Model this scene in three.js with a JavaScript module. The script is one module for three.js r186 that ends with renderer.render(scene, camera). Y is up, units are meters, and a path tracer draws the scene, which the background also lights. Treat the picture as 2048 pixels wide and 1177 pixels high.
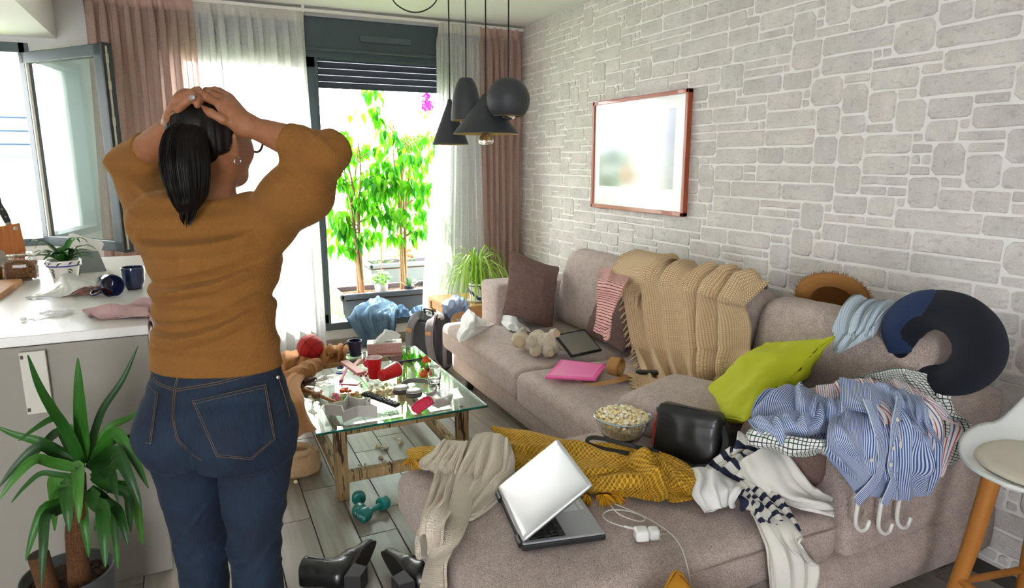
import * as THREE from 'three';
import { RoundedBoxGeometry } from 'three/addons/geometries/RoundedBoxGeometry.js';
import { mergeGeometries, mergeVertices } from 'three/addons/utils/BufferGeometryUtils.js';
import { FontLoader } from 'three/addons/loaders/FontLoader.js';
import { TextGeometry } from 'three/addons/geometries/TextGeometry.js';

// ---------- camera, sky, sun, exposure ----------
const scene = new THREE.Scene();
const renderer = new THREE.WebGLRenderer({ antialias: true });
renderer.toneMapping = THREE.LinearToneMapping;
renderer.toneMappingExposure = 1.9;
renderer.shadowMap.enabled = true;
const camera = new THREE.PerspectiveCamera(2 * Math.atan(588.5 / 1329) * 180 / Math.PI, 2048 / 1177, 0.05, 200);
camera.rotation.order = 'YXZ';
camera.position.set(0, 1.5, 0);
camera.rotation.set(-11.21 * Math.PI / 180, -25.4 * Math.PI / 180, 0);
scene.add(camera);
scene.background = new THREE.Color(0.955, 0.965, 1.0);       // bright hazy sky
scene.backgroundIntensity = 10;
const sun = new THREE.DirectionalLight(new THREE.Color(1, 0.93, 0.82), 16);
sun.position.set(1.5, 9.0, -12.6); sun.target.position.set(0.6, 0.3, -4.6);
sun.castShadow = true; sun.shadow.mapSize.set(2048, 2048);
Object.assign(sun.shadow.camera, { left: -7, right: 7, top: 7, bottom: -7, near: 1, far: 30 });
scene.add(sun, sun.target);
// ---------- helpers ----------
const V = (x, y, z) => new THREE.Vector3(x, y, z);
const { PI, sin, cos, abs, min, max, sqrt, floor, exp, hypot, pow } = Math;
const clamp = (x, a = 0, b = 1) => min(b, max(a, x)), lerp = (a, b, t) => a + (b - a) * t;
const sstep = (a, b, x) => { const t = clamp((x - a) / (b - a)); return t * t * (3 - 2 * t); };
const rng = (s) => () => { s = (s + 0x6d2b79f5) | 0; let t = Math.imul(s ^ (s >>> 15), 1 | s); t = (t + Math.imul(t ^ (t >>> 7), 61 | t)) ^ t; return ((t ^ (t >>> 14)) >>> 0) / 4294967296; };
const R0 = rng(77);
const rr = (a, b, r = R0) => a + (b - a) * r();
const hash3 = (x, y, z) => { let h = Math.imul(x, 374761393) ^ Math.imul(y, 668265263) ^ Math.imul(z, 2147483647 ^ 0x5bd1e995); h = Math.imul(h ^ (h >>> 13), 1274126177); return ((h ^ (h >>> 16)) >>> 0) / 4294967296; };
function n3(x, y = 0, z = 0) {                              // value noise, -1 .. 1
  const X = floor(x), Y = floor(y), Z = floor(z); let a = x - X, b = y - Y, c = z - Z;
  a = a * a * (3 - 2 * a); b = b * b * (3 - 2 * b); c = c * c * (3 - 2 * c);
  const q = (i, j, k) => hash3(X + i, Y + j, Z + k);
  return 2 * lerp(lerp(lerp(q(0, 0, 0), q(1, 0, 0), a), lerp(q(0, 1, 0), q(1, 1, 0), a), b), lerp(lerp(q(0, 0, 1), q(1, 0, 1), a), lerp(q(0, 1, 1), q(1, 1, 1), a), b), c) - 1;
}
const fbm = (x, y, z, o = 4) => { let s = 0, a = .5; for (let i = 0; i < o; i++) { s += a * n3(x, y, z); x *= 2.03; y *= 2.03; z *= 2.03; a *= .5; } return s; };
const ridge = (x, y, z) => { const n = 1 - abs(n3(x, y, z)); return n * n; };

// ----- textures -----
function dtex(n, fn, srgb = true, size = 1) {               // fn(u, v, i, j) -> [r,g,b] 0..1 (display values) or a grey number; size = metres per repeat
  const d = new Uint8Array(n * n * 4);
  for (let j = 0; j < n; j++) for (let i = 0; i < n; i++) {
    let c = fn(i / n, j / n, i, j); if (typeof c === 'number') c = [c, c, c];
    const o = (j * n + i) * 4; for (let k = 0; k < 3; k++) d[o + k] = clamp(c[k]) * 255; d[o + 3] = 255;
  }
  const t = new THREE.DataTexture(d, n, n, THREE.RGBAFormat);
  t.wrapS = t.wrapT = THREE.RepeatWrapping; t.magFilter = THREE.LinearFilter; t.minFilter = THREE.LinearMipmapLinearFilter; t.generateMipmaps = true;
  if (srgb) t.colorSpace = THREE.SRGBColorSpace;
  t.repeat.set(1 / size, 1 / size); t.needsUpdate = true; return t;
}
const tn = (u, v, f, s = 0) => { // tiling noise
  const x = u * f, y = v * f, X = floor(x), Y = floor(y); let a = x - X, b = y - Y; a = a * a * (3 - 2 * a); b = b * b * (3 - 2 * b);
  const q = (i, j) => hash3((X + i) % f, (Y + j) % f, s);
  return lerp(lerp(q(0, 0), q(1, 0), a), lerp(q(0, 1), q(1, 1), a), b);
};
const tn2 = (u, v, fx, fy, s = 0) => { const x = u * fx, y = v * fy, X = floor(x), Y = floor(y); let a = x - X, b = y - Y; a = a * a * (3 - 2 * a); b = b * b * (3 - 2 * b); const q = (i, j) => hash3((X + i) % fx, (Y + j) % fy, s); return lerp(lerp(q(0, 0), q(1, 0), a), lerp(q(0, 1), q(1, 1), a), b); };
const tfb = (u, v, f, s = 0) => .5 * tn(u, v, f, s) + .25 * tn(u, v, f * 2, s + 1) + .15 * tn(u, v, f * 4, s + 2) + .1 * tn(u, v, f * 8, s + 3);
const hex = (h) => { const c = new THREE.Color(h); return [c.r, c.g, c.b].map((x) => x <= .0031308 ? x * 12.92 : 1.055 * pow(x, 1 / 2.4) - .055); };
const mixc = (a, b, t) => a.map((x, i) => lerp(x, b[i], t)), mulc = (a, k) => a.map((x) => x * k);
const mat = (color, rough = .8, o = {}) => new THREE.MeshPhysicalMaterial({ color, roughness: rough, side: THREE.DoubleSide, ...o });
const cloned = (t, rx, ry = rx, rot = 0) => { const c = t.clone(); c.repeat.set(rx, ry); c.rotation = rot; c.needsUpdate = true; return c; };

// ----- things, parts, setting -----
const taken = {};
function numbered(n) { const k = taken[n] = (taken[n] ?? -1) + 1; return k ? n + '_' + String(k).padStart(3, '0') : n; }
function thing(name, label, category, pos = [0, 0, 0], turn = 0, group) {
  const o = new THREE.Group(); o.name = numbered(name); scene.add(o);
  o.position.set(...pos); o.rotation.y = turn; o.userData = { label, category }; if (group) o.userData.group = group;
  return o;
}
function part(name, geo, material, parent, label) {
  const g = Array.isArray(geo) ? merge(geo) : geo;
  const m = new THREE.Mesh(g, material); m.castShadow = m.receiveShadow = true;
  const used = parent.userData.used ??= {}; const k = used[name] = (used[name] ?? -1) + 1;
  m.name = k ? name + '_' + String(k).padStart(3, '0') : name; Object.defineProperty(parent.userData, 'used', { value: used, enumerable: false, writable: true, configurable: true });
  if (label) m.userData.label = label; parent.add(m); return m;
}
function single(name, label, category, geo, material, pos = [0, 0, 0], turn = 0, group) {
  const g = Array.isArray(geo) ? merge(geo) : geo, m = new THREE.Mesh(g, material); m.castShadow = m.receiveShadow = true; m.name = numbered(name); m.position.set(...pos); m.rotation.y = turn;
  m.userData = { label, category }; if (group) m.userData.group = group; scene.add(m); return m;
}
function struct(name, geo, material, parent) {
  const g = Array.isArray(geo) ? merge(geo) : geo, m = new THREE.Mesh(g, material); m.castShadow = m.receiveShadow = true; m.name = parent ? name : numbered(name);
  if (!parent) m.userData.kind = 'structure'; (parent || scene).add(m); return m;
}
const stuff = (m) => { m.userData.kind = 'stuff'; return m; };
function copyOf(o, label, pos, turn, group) {
  const c = o.clone(); c.name = numbered(o.name.replace(/_\d{3}$/, '')); scene.add(c); if (pos) c.position.set(...pos); if (turn !== undefined) c.rotation.y = turn;
  c.userData = { ...o.userData }; if (label) c.userData.label = label; if (group) c.userData.group = group; return c;
}

// ----- geometry -----
function merge(list) {
  const anyIdx = list.some((g) => !g.index);
  list = list.map((g) => { let q = anyIdx && g.index ? g.toNonIndexed() : g; if (q === g) q = g.clone(); for (const k of Object.keys(q.attributes)) if (!['position', 'normal', 'uv'].includes(k)) q.deleteAttribute(k); if (!q.attributes.normal) q.computeVertexNormals(); if (!q.attributes.uv) boxUV(q); q.morphAttributes = {}; return q; });
  return mergeGeometries(list, false);
}
function boxUV(g) {
  const p = g.attributes.position, n = g.attributes.normal, u = new Float32Array(p.count * 2);
  for (let i = 0; i < p.count; i++) {
    const x = p.getX(i), y = p.getY(i), z = p.getZ(i), a = abs(n.getX(i)), b = abs(n.getY(i)), c = abs(n.getZ(i));
    if (a >= b && a >= c) { u[i * 2] = z; u[i * 2 + 1] = y; } else if (b >= c) { u[i * 2] = x; u[i * 2 + 1] = z; } else { u[i * 2] = x; u[i * 2 + 1] = y; }
  }
  g.setAttribute('uv', new THREE.BufferAttribute(u, 2)); return g;
}
function smooth(g) {                                        // smooth normals across seams of uv
  g.computeVertexNormals(); const p = g.attributes.position, n = g.attributes.normal, m = new Map(), key = [];
  for (let i = 0; i < p.count; i++) { const k = Math.round(p.getX(i) * 5e3) + ',' + Math.round(p.getY(i) * 5e3) + ',' + Math.round(p.getZ(i) * 5e3); key.push(k); const s = m.get(k) || [0, 0, 0]; s[0] += n.getX(i); s[1] += n.getY(i); s[2] += n.getZ(i); m.set(k, s); }
  for (let i = 0; i < p.count; i++) { const s = m.get(key[i]), l = hypot(...s) || 1; n.setXYZ(i, s[0] / l, s[1] / l, s[2] / l); }
  return g;
}
const wrinkle = (g, a, f, s = 0) => { smooth(g); const p = g.attributes.position, n = g.attributes.normal; for (let i = 0; i < p.count; i++) { const x = p.getX(i), y = p.getY(i), z = p.getZ(i), d = a * (ridge(x * f + s, y * f * .6, z * f) - .45 + .4 * n3(x * f * .4, y * f * .4 + s, z * f * .4)); p.setXYZ(i, x + n.getX(i) * d, y + n.getY(i) * d, z + n.getZ(i) * d); } return smooth(g); };
const rbox = (w, h, d, r = .004, s = 2) => boxUV(new RoundedBoxGeometry(w, h, d, s, min(r, w / 2.01, h / 2.01, d / 2.01)));
const bar = (a, b, w, h, r = .003, up = V(0, 1, 0)) => {     // rounded bar from a to b
  a = V(...a); b = V(...b); const d = b.clone().sub(a), l = d.length(), g = rbox(w, h, l, r, 1); d.normalize();
  const u = abs(d.dot(up)) > .99 ? V(1, 0, 0) : up, x = u.clone().cross(d).normalize(), y = d.clone().cross(x);
  return g.applyMatrix4(new THREE.Matrix4().makeBasis(x, y, d).setPosition(a.add(b).multiplyScalar(.5)));
};
const curve = (pts, closed = false, tension = .5) => new THREE.CatmullRomCurve3(pts.map((p) => p.isVector3 ? p : V(...p)), closed, 'catmullrom', tension);
const tube = (pts, r, seg = 40, rad = 8, closed = false) => { const g = new THREE.TubeGeometry(curve(pts, closed), seg, r, rad, closed), caps = []; const u = g.attributes.uv, L = curve(pts, closed).getLength(); for (let i = 0; i < u.count; i++) u.setXY(i, u.getX(i) * L, u.getY(i) * 2 * PI * r); if (!closed) { const c = curve(pts); for (const t of [0, 1]) { const s = new THREE.SphereGeometry(r, rad, 4); const p = c.getPoint(t); s.translate(p.x, p.y, p.z); caps.push(s); } return merge([g, ...caps]); } return g; };
function taper(pts, radii, seg = 40, rad = 10) {             // tube whose radius follows a list
  const c = curve(pts), g = new THREE.TubeGeometry(c, seg, 1, rad, false), p = g.attributes.position;
  for (let i = 0; i <= seg; i++) { const t = i / seg, q = c.getPointAt(t), f = t * (radii.length - 1), k = min(floor(f), radii.length - 2), r = lerp(radii[k], radii[k + 1], f - k); for (let j = 0; j <= rad; j++) { const n = i * (rad + 1) + j; p.setXYZ(n, q.x + (p.getX(n) - q.x) * r, q.y + (p.getY(n) - q.y) * r, q.z + (p.getZ(n) - q.z) * r); } }
  g.computeVertexNormals(); return g;
}
const lathe = (pts, seg = 40) => { const g = new THREE.LatheGeometry(pts.map((p) => new THREE.Vector2(p[0], p[1])), seg); const u = g.attributes.uv, R = max(...pts.map((p) => p[0])), H = pts.reduce((s, p, i) => i ? s + hypot(p[0] - pts[i - 1][0], p[1] - pts[i - 1][1]) : 0, 0); for (let i = 0; i < u.count; i++) u.setXY(i, u.getX(i) * 2 * PI * R, u.getY(i) * H); return g; };
const lathes = (pts, seg = 40, n = 40) => lathe(new THREE.SplineCurve(pts.map((p) => new THREE.Vector2(...p))).getPoints(n).map((p) => [max(0, p.x), p.y]), seg);
const extr = (pts, depth, bevel = .002, holes = []) => { const mk = (a, C) => { const s = new C(); a.forEach((p, i) => i ? s.lineTo(...p) : s.moveTo(...p)); s.closePath(); return s; }; const sh = mk(pts, THREE.Shape); sh.holes = holes.map((h) => mk(h, THREE.Path)); return new THREE.ExtrudeGeometry(sh, { depth, bevelEnabled: bevel > 0, bevelSize: bevel, bevelThickness: bevel, bevelSegments: 2, curveSegments: 12 }); };
function softBox(w, h, d, r, seg, disp) {                   // rounded cushion block; disp(p, n) -> metres outwards; seg = cell size
  const g = boxUV(new THREE.BoxGeometry(w, h, d, max(2, Math.round(w / seg)), max(2, Math.round(h / seg)), max(2, Math.round(d / seg)))), p = g.attributes.position, q = V(), c = V(), n = V();
  for (let i = 0; i < p.count; i++) {
    q.fromBufferAttribute(p, i); c.set(clamp(q.x, -w / 2 + r, w / 2 - r), clamp(q.y, -h / 2 + r, h / 2 - r), clamp(q.z, -d / 2 + r, d / 2 - r)); n.copy(q).sub(c); const l = n.length(); if (l > 1e-9) n.divideScalar(l); else n.set(0, 1, 0);
    q.copy(c).addScaledVector(n, min(r, l > 0 ? r : 0)); if (disp) q.addScaledVector(n, disp(q, n)); p.setXYZ(i, q.x, q.y, q.z);
  }
  return smooth(g);
}
function pillow(w, h, t, o = {}) {                          // throw cushion in the xy plane, thickness along z
  const { seg = 36, pinch = .07, p = 2.4, wr = .006, s = 0, sag = 0, fr = 9 } = o, pos = [], uv = [], idx = [], N = seg + 1;
  for (const side of [1, -1]) for (let j = 0; j <= seg; j++) for (let i = 0; i <= seg; i++) {
    const ease = (k) => { const x = 2 * k / seg - 1; return sin(x * PI / 2); }, x = ease(i), y = ease(j), fall = pow(max(0, 1 - pow(abs(x), p)), .55) * pow(max(0, 1 - pow(abs(y), p)), .55);
    let X = x * w / 2 * (1 - pinch * (1 - y * y)), Y = y * h / 2 * (1 - pinch * (1 - x * x)), Z = side * t / 2 * fall;
    const wv = fall * wr * (2.2 * n3(X * fr + s, Y * fr + side * 7, s) + ridge(X * fr * 1.7 + 5 + s, Y * fr * .6, side * 3 + s) + .5 * n3(X * 23, Y * 23 + s, side)) + wr * 1.4 * (1 - fall) * n3(X * 34 + s, Y * 34, side * .5);
    Z += side * wv; Y -= sag * (1 - y * y) * .0 + sag * x * x * 0; if (o.bend) Z += o.bend(x, y);
    pos.push(X, Y, Z); uv.push(X + 1, Y + 1);
  }
  const f = (o, flip) => { for (let j = 0; j < seg; j++) for (let i = 0; i < seg; i++) { const a = o + j * N + i, b = a + 1, c = a + N, d = c + 1; flip ? idx.push(a, c, b, b, c, d) : idx.push(a, b, c, b, d, c); } };
  f(0, false); f(N * N, true);
  const g = new THREE.BufferGeometry(); g.setAttribute('position', new THREE.Float32BufferAttribute(pos, 3)); g.setAttribute('uv', new THREE.Float32BufferAttribute(uv, 2)); g.setIndex(idx); return smooth(g);
}
// cloth from a grid of control points: rows of [x,y,z]; o.nu / o.nv samples, o.fold(s, t, u, v) metres along the normal, o.push(p) collision, o.th thickness
const CR = (a, b, c, d, t) => .5 * (2 * b + (c - a) * t + (2 * a - 5 * b + 4 * c - d) * t * t + (3 * b - a - 3 * c + d) * t * t * t);
function gridAt(rows, u, v, out) {
  const nr = rows.length, nc = rows[0].length, fu = clamp(u) * (nc - 1), fv = clamp(v) * (nr - 1), i = min(floor(fu), nc - 2), j = min(floor(fv), nr - 2), tu = fu - i, tv = fv - j;
  for (let k = 0; k < 3; k++) { const r = []; for (let m = -1; m < 3; m++) { const row = rows[clamp(j + m, 0, nr - 1)]; const q = (n) => row[clamp(n, 0, nc - 1)][k]; r.push(CR(q(i - 1), q(i), q(i + 1), q(i + 2), tu)); } out.setComponent(k, CR(...r, tv)); }
  return out;
}
function cloth(rows, o = {}) {
  const { nu = 60, nv = 60, th = .004, fold, push, relax = 0 } = o, P = [], N = (nu + 1) * (nv + 1), mid = (a) => a / 2;
  for (let j = 0; j <= nv; j++) for (let i = 0; i <= nu; i++) P.push(gridAt(rows, i / nu, j / nv, V()));
  const at = (i, j) => P[clamp(j, 0, nv) * (nu + 1) + clamp(i, 0, nu)];
  const S = new Float32Array(N), T = new Float32Array(N);    // arc length along both directions, in metres
  for (let j = 0; j <= nv; j++) for (let i = 0; i <= nu; i++) { const k = j * (nu + 1) + i; S[k] = i ? S[k - 1] + at(i, j).distanceTo(at(i - 1, j)) : 0; T[k] = j ? T[k - nu - 1] + at(i, j).distanceTo(at(i, j - 1)) : 0; }
  let ms = 0, mt = 0; for (let j = 0; j <= nv; j++) ms += S[j * (nu + 1) + nu] / (nv + 1); for (let i = 0; i <= nu; i++) mt += T[nv * (nu + 1) + i] / (nu + 1);
  const W = o.w ?? ms, L = o.l ?? mt;
  const nor = (k) => { const i = k % (nu + 1), j = floor(k / (nu + 1)); const a = at(i + 1, j).clone().sub(at(i - 1, j)), b = at(i, j + 1).clone().sub(at(i, j - 1)); return b.cross(a).normalize(); };
  if (push) P.forEach(push);
  if (fold) { const D = P.map((p, k) => { const u = (k % (nu + 1)) / nu, v = floor(k / (nu + 1)) / nv; return nor(k).multiplyScalar(fold(u * W, v * L, u, v)); }); P.forEach((p, k) => p.add(D[k])); }
  if (o.shift) P.forEach((p, k) => o.shift(p, (k % (nu + 1)) / nu, floor(k / (nu + 1)) / nv));
  for (let n = 0; n <= relax; n++) {
    if (n) { const Q = P.map((p, k) => { const i = k % (nu + 1), j = floor(k / (nu + 1)); return at(i - 1, j).clone().add(at(i + 1, j)).add(at(i, j - 1)).add(at(i, j + 1)).multiplyScalar(.25).lerp(p, .4); }); Q.forEach((q, k) => P[k].copy(q)); }
    if (push) P.forEach(push);
  }
  const cu = [0], cv = [0]; for (let i = 1; i <= nu; i++) { let s = 0; for (let j = 0; j <= nv; j++) s += at(i, j).distanceTo(at(i - 1, j)); cu.push(cu[i - 1] + s / (nv + 1)); } for (let j = 1; j <= nv; j++) { let s = 0; for (let i = 0; i <= nu; i++) s += at(i, j).distanceTo(at(i, j - 1)); cv.push(cv[j - 1] + s / (nu + 1)); }
  const pos = [], uv = [], idx = [], nn = P.map((p, k) => nor(k));
  for (const s of [1, -1]) P.forEach((p, k) => { const q = p.clone().addScaledVector(nn[k], s * th / 2); pos.push(q.x, q.y, q.z); uv.push(cu[k % (nu + 1)], cv[floor(k / (nu + 1))]); });
  const skip = o.hole;
  for (let j = 0; j < nv; j++) for (let i = 0; i < nu; i++) { if (skip && skip((i + .5) / nu, (j + .5) / nv)) continue; const a = j * (nu + 1) + i, b = a + 1, c = a + nu + 1, d = c + 1; idx.push(a, c, b, b, c, d, a + N, b + N, c + N, b + N, d + N, c + N); }
  if (!skip) { const edge = (b, a) => idx.push(a, a + N, b, b, a + N, b + N); for (let i = 0; i < nu; i++) { edge(i + 1, i); edge(nv * (nu + 1) + i, nv * (nu + 1) + i + 1); } for (let j = 0; j < nv; j++) { edge(j * (nu + 1), (j + 1) * (nu + 1)); edge((j + 1) * (nu + 1) + nu, j * (nu + 1) + nu); } }
  const g = new THREE.BufferGeometry(); g.setAttribute('position', new THREE.Float32BufferAttribute(pos, 3)); g.setAttribute('uv', new THREE.Float32BufferAttribute(uv, 2)); g.setIndex(idx); g.computeVertexNormals();
  g.userData.at = (u, v) => { const i = Math.round(u * nu), j = Math.round(v * nv), k = j * (nu + 1) + i; return [P[k].clone(), nn[k].clone()]; };
  return g;
}
// surface nets over a signed distance field
function nets(lo, hi, cell, f) {
  const n = [0, 1, 2].map((k) => Math.ceil((hi[k] - lo[k]) / cell) + 1), [nx, ny, nz] = n, F = new Float32Array(nx * ny * nz), at = (i, j, k) => (k * ny + j) * nx + i;
  for (let k = 0; k < nz; k++) for (let j = 0; j < ny; j++) for (let i = 0; i < nx; i++) F[at(i, j, k)] = f(lo[0] + i * cell, lo[1] + j * cell, lo[2] + k * cell);
  const id = new Int32Array(nx * ny * nz).fill(-1), pos = [], idx = [];
  for (let k = 0; k < nz - 1; k++) for (let j = 0; j < ny - 1; j++) for (let i = 0; i < nx - 1; i++) {
    let c = 0, X = 0, Y = 0, Z = 0; const v = []; let neg = 0; for (let m = 0; m < 8; m++) { const q = F[at(i + (m & 1), j + (m >> 1 & 1), k + (m >> 2))]; v.push(q); if (q < 0) neg++; }
    if (!neg || neg === 8) continue;
    for (let a = 0; a < 8; a++) for (const bit of [1, 2, 4]) { if (a & bit) continue; const b = a | bit; if ((v[a] < 0) === (v[b] < 0)) continue; const t = v[a] / (v[a] - v[b]); X += (a & 1) + (bit === 1 ? t : 0); Y += (a >> 1 & 1) + (bit === 2 ? t : 0); Z += (a >> 2) + (bit === 4 ? t : 0); c++; }
    id[at(i, j, k)] = pos.length / 3; pos.push(lo[0] + (i + X / c) * cell, lo[1] + (j + Y / c) * cell, lo[2] + (k + Z / c) * cell);
  }
  const quad = (a, b, c, d, flip) => { if (a < 0 || b < 0 || c < 0 || d < 0) return; flip ? idx.push(a, c, b, a, d, c) : idx.push(a, b, c, a, c, d); };
  for (let k = 1; k < nz - 1; k++) for (let j = 1; j < ny - 1; j++) for (let i = 1; i < nx - 1; i++) {
    const s = F[at(i, j, k)] < 0;
    if (s !== F[at(i + 1, j, k)] < 0) quad(id[at(i, j - 1, k - 1)], id[at(i, j, k - 1)], id[at(i, j, k)], id[at(i, j - 1, k)], !s);
    if (s !== F[at(i, j + 1, k)] < 0) quad(id[at(i - 1, j, k - 1)], id[at(i - 1, j, k)], id[at(i, j, k)], id[at(i, j, k - 1)], !s);
    if (s !== F[at(i, j, k + 1)] < 0) quad(id[at(i - 1, j - 1, k)], id[at(i, j - 1, k)], id[at(i, j, k)], id[at(i - 1, j, k)], !s);
  }
  const g = new THREE.BufferGeometry(); g.setAttribute('position', new THREE.Float32BufferAttribute(pos, 3)); g.setIndex(idx);
  const N = new Float32Array(pos.length), e = cell * .6; for (let i = 0; i < pos.length; i += 3) { const [x, y, z] = [pos[i], pos[i + 1], pos[i + 2]]; let a = f(x + e, y, z) - f(x - e, y, z), b = f(x, y + e, z) - f(x, y - e, z), c = f(x, y, z + e) - f(x, y, z - e); const l = hypot(a, b, c) || 1; N[i] = a / l; N[i + 1] = b / l; N[i + 2] = c / l; }
  g.setAttribute('normal', new THREE.BufferAttribute(N, 3));
  const u = new Float32Array(pos.length / 3 * 2); for (let i = 0; i < pos.length / 3; i++) { u[i * 2] = pos[i * 3] + .7 * pos[i * 3 + 2]; u[i * 2 + 1] = pos[i * 3 + 1]; } g.setAttribute('uv', new THREE.BufferAttribute(u, 2));
  return g;
}
const smin = (a, b, k) => { const h = max(k - abs(a - b), 0) / k; return min(a, b) - h * h * k * .25; };
const sdCap = (x, y, z, a, b, ra, rb) => { const dx = b[0] - a[0], dy = b[1] - a[1], dz = b[2] - a[2], t = clamp(((x - a[0]) * dx + (y - a[1]) * dy + (z - a[2]) * dz) / (dx * dx + dy * dy + dz * dz)); return hypot(x - a[0] - dx * t, y - a[1] - dy * t, z - a[2] - dz * t) - lerp(ra, rb, t); };
const sdEll = (x, y, z, c, r) => { const X = (x - c[0]) / r[0], Y = (y - c[1]) / r[1], Z = (z - c[2]) / r[2], k0 = hypot(X, Y, Z), k1 = hypot(X / r[0], Y / r[1], Z / r[2]); return k1 < 1e-6 ? -min(...r) : k0 * (k0 - 1) / k1; };
const sdBox = (x, y, z, c, h, r) => { const a = abs(x - c[0]) - h[0] + r, b = abs(y - c[1]) - h[1] + r, d = abs(z - c[2]) - h[2] + r; return hypot(max(a, 0), max(b, 0), max(d, 0)) + min(max(a, b, d), 0) - r; };
const FONT = await new FontLoader().loadAsync('fonts/droid/droid_sans_bold.typeface.json');
const text = (s, size, depth = .0004) => { const g = new TextGeometry(s, { font: FONT, size, depth, curveSegments: 3, bevelEnabled: false }); g.computeBoundingBox(); const b = g.boundingBox; g.translate(-(b.min.x + b.max.x) / 2, -(b.min.y + b.max.y) / 2, 0); return g; };
// where the line of sight through a point of the photograph meets a plane of the room (its own x, y or z in metres)
const ray = (u, v) => { const x = u - 1024, y = 588.5 - v, z = -1329, p = 11.21 * PI / 180, q = 25.4 * PI / 180, y2 = y * cos(p) + z * sin(p), z2 = -y * sin(p) + z * cos(p); return [x * cos(q) - z2 * sin(q), y2, x * sin(q) + z2 * cos(q)]; };
const onY = (u, v, y) => { const r = ray(u, v), t = (y - 1.5) / r[1]; return [r[0] * t, y, r[2] * t]; };
const onZ = (u, v, z) => { const r = ray(u, v), t = z / r[2]; return [r[0] * t, 1.5 + r[1] * t, z]; };
const onX = (u, v, x) => { const r = ray(u, v), t = x / r[0]; return [x, 1.5 + r[1] * t, r[2] * t]; };
// ribbon along a curve: width(t), up vector for its face, V fold, thickness th
function ribbon(pts, width, o = {}) {
  const { seg = 24, fold = 0, th = 0, up = V(0, 1, 0), cross = 4, twist = 0 } = o, c = curve(pts), pos = [], uv = [], idx = [], L = c.getLength();
  const sides = th ? [1, -1] : [0]; let n = 0;
  for (const s of sides) for (let i = 0; i <= seg; i++) { const t = i / seg, q = c.getPointAt(t), d = c.getTangentAt(t), x = d.clone().cross(up).normalize(); if (twist) x.applyAxisAngle(d, twist * t); const y = x.clone().cross(d).normalize(), w = width(t); for (let j = 0; j <= cross; j++) { const a = 2 * j / cross - 1; const p = q.clone().addScaledVector(x, a * w / 2).addScaledVector(y, abs(a) * fold * w / 2 + s * th / 2); pos.push(p.x, p.y, p.z); uv.push(a * w / 2, t * L); } }
  const N = (seg + 1) * (cross + 1), id = (s, i, j) => s * N + i * (cross + 1) + j;
  sides.forEach((s, k) => { for (let i = 0; i < seg; i++) for (let j = 0; j < cross; j++) { const a = id(k, i, j), b = id(k, i, j + 1), e = id(k, i + 1, j), f = id(k, i + 1, j + 1); k ? idx.push(a, b, e, b, f, e) : idx.push(a, e, b, b, e, f); } });
  if (th) { for (let i = 0; i < seg; i++) for (const j of [0, cross]) { const a = id(0, i, j), b = id(0, i + 1, j), e = id(1, i, j), f = id(1, i + 1, j); idx.push(a, b, e, b, f, e); } for (const i of [0, seg]) for (let j = 0; j < cross; j++) { const a = id(0, i, j), b = id(0, i, j + 1), e = id(1, i, j), f = id(1, i, j + 1); idx.push(a, e, b, b, e, f); } }
  const g = new THREE.BufferGeometry(); g.setAttribute('position', new THREE.Float32BufferAttribute(pos, 3)); g.setAttribute('uv', new THREE.Float32BufferAttribute(uv, 2)); g.setIndex(idx); return smooth(g);
}

// ridges of folded cloth: each [u0, v0, u1, v1, width, height, bend] is a ridge line over the sheet
const creases = (list) => (u, v) => { let h = 0; for (const [a, b, c, d, w, k, bend = 0] of list) { const dx = c - a, dy = d - b, L = dx * dx + dy * dy, t = ((u - a) * dx + (v - b) * dy) / L; if (t < -.15 || t > 1.15) continue; const tc = clamp(t), off = bend * sin(PI * tc), len = sqrt(L), q = ((u - a - dx * tc) * -dy + (v - b - dy * tc) * dx) / len - off, along = t < 0 ? 1 + t / .15 : t > 1 ? 1 - (t - 1) / .15 : 1; const s = q / w; h += k * along * sqrt(sin(PI * clamp(tc * .9 + .05))) * (exp(-s * s * 1.4) - .35 * exp(-((s - 1.7) ** 2) * 1.2)); } return h; };
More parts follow.
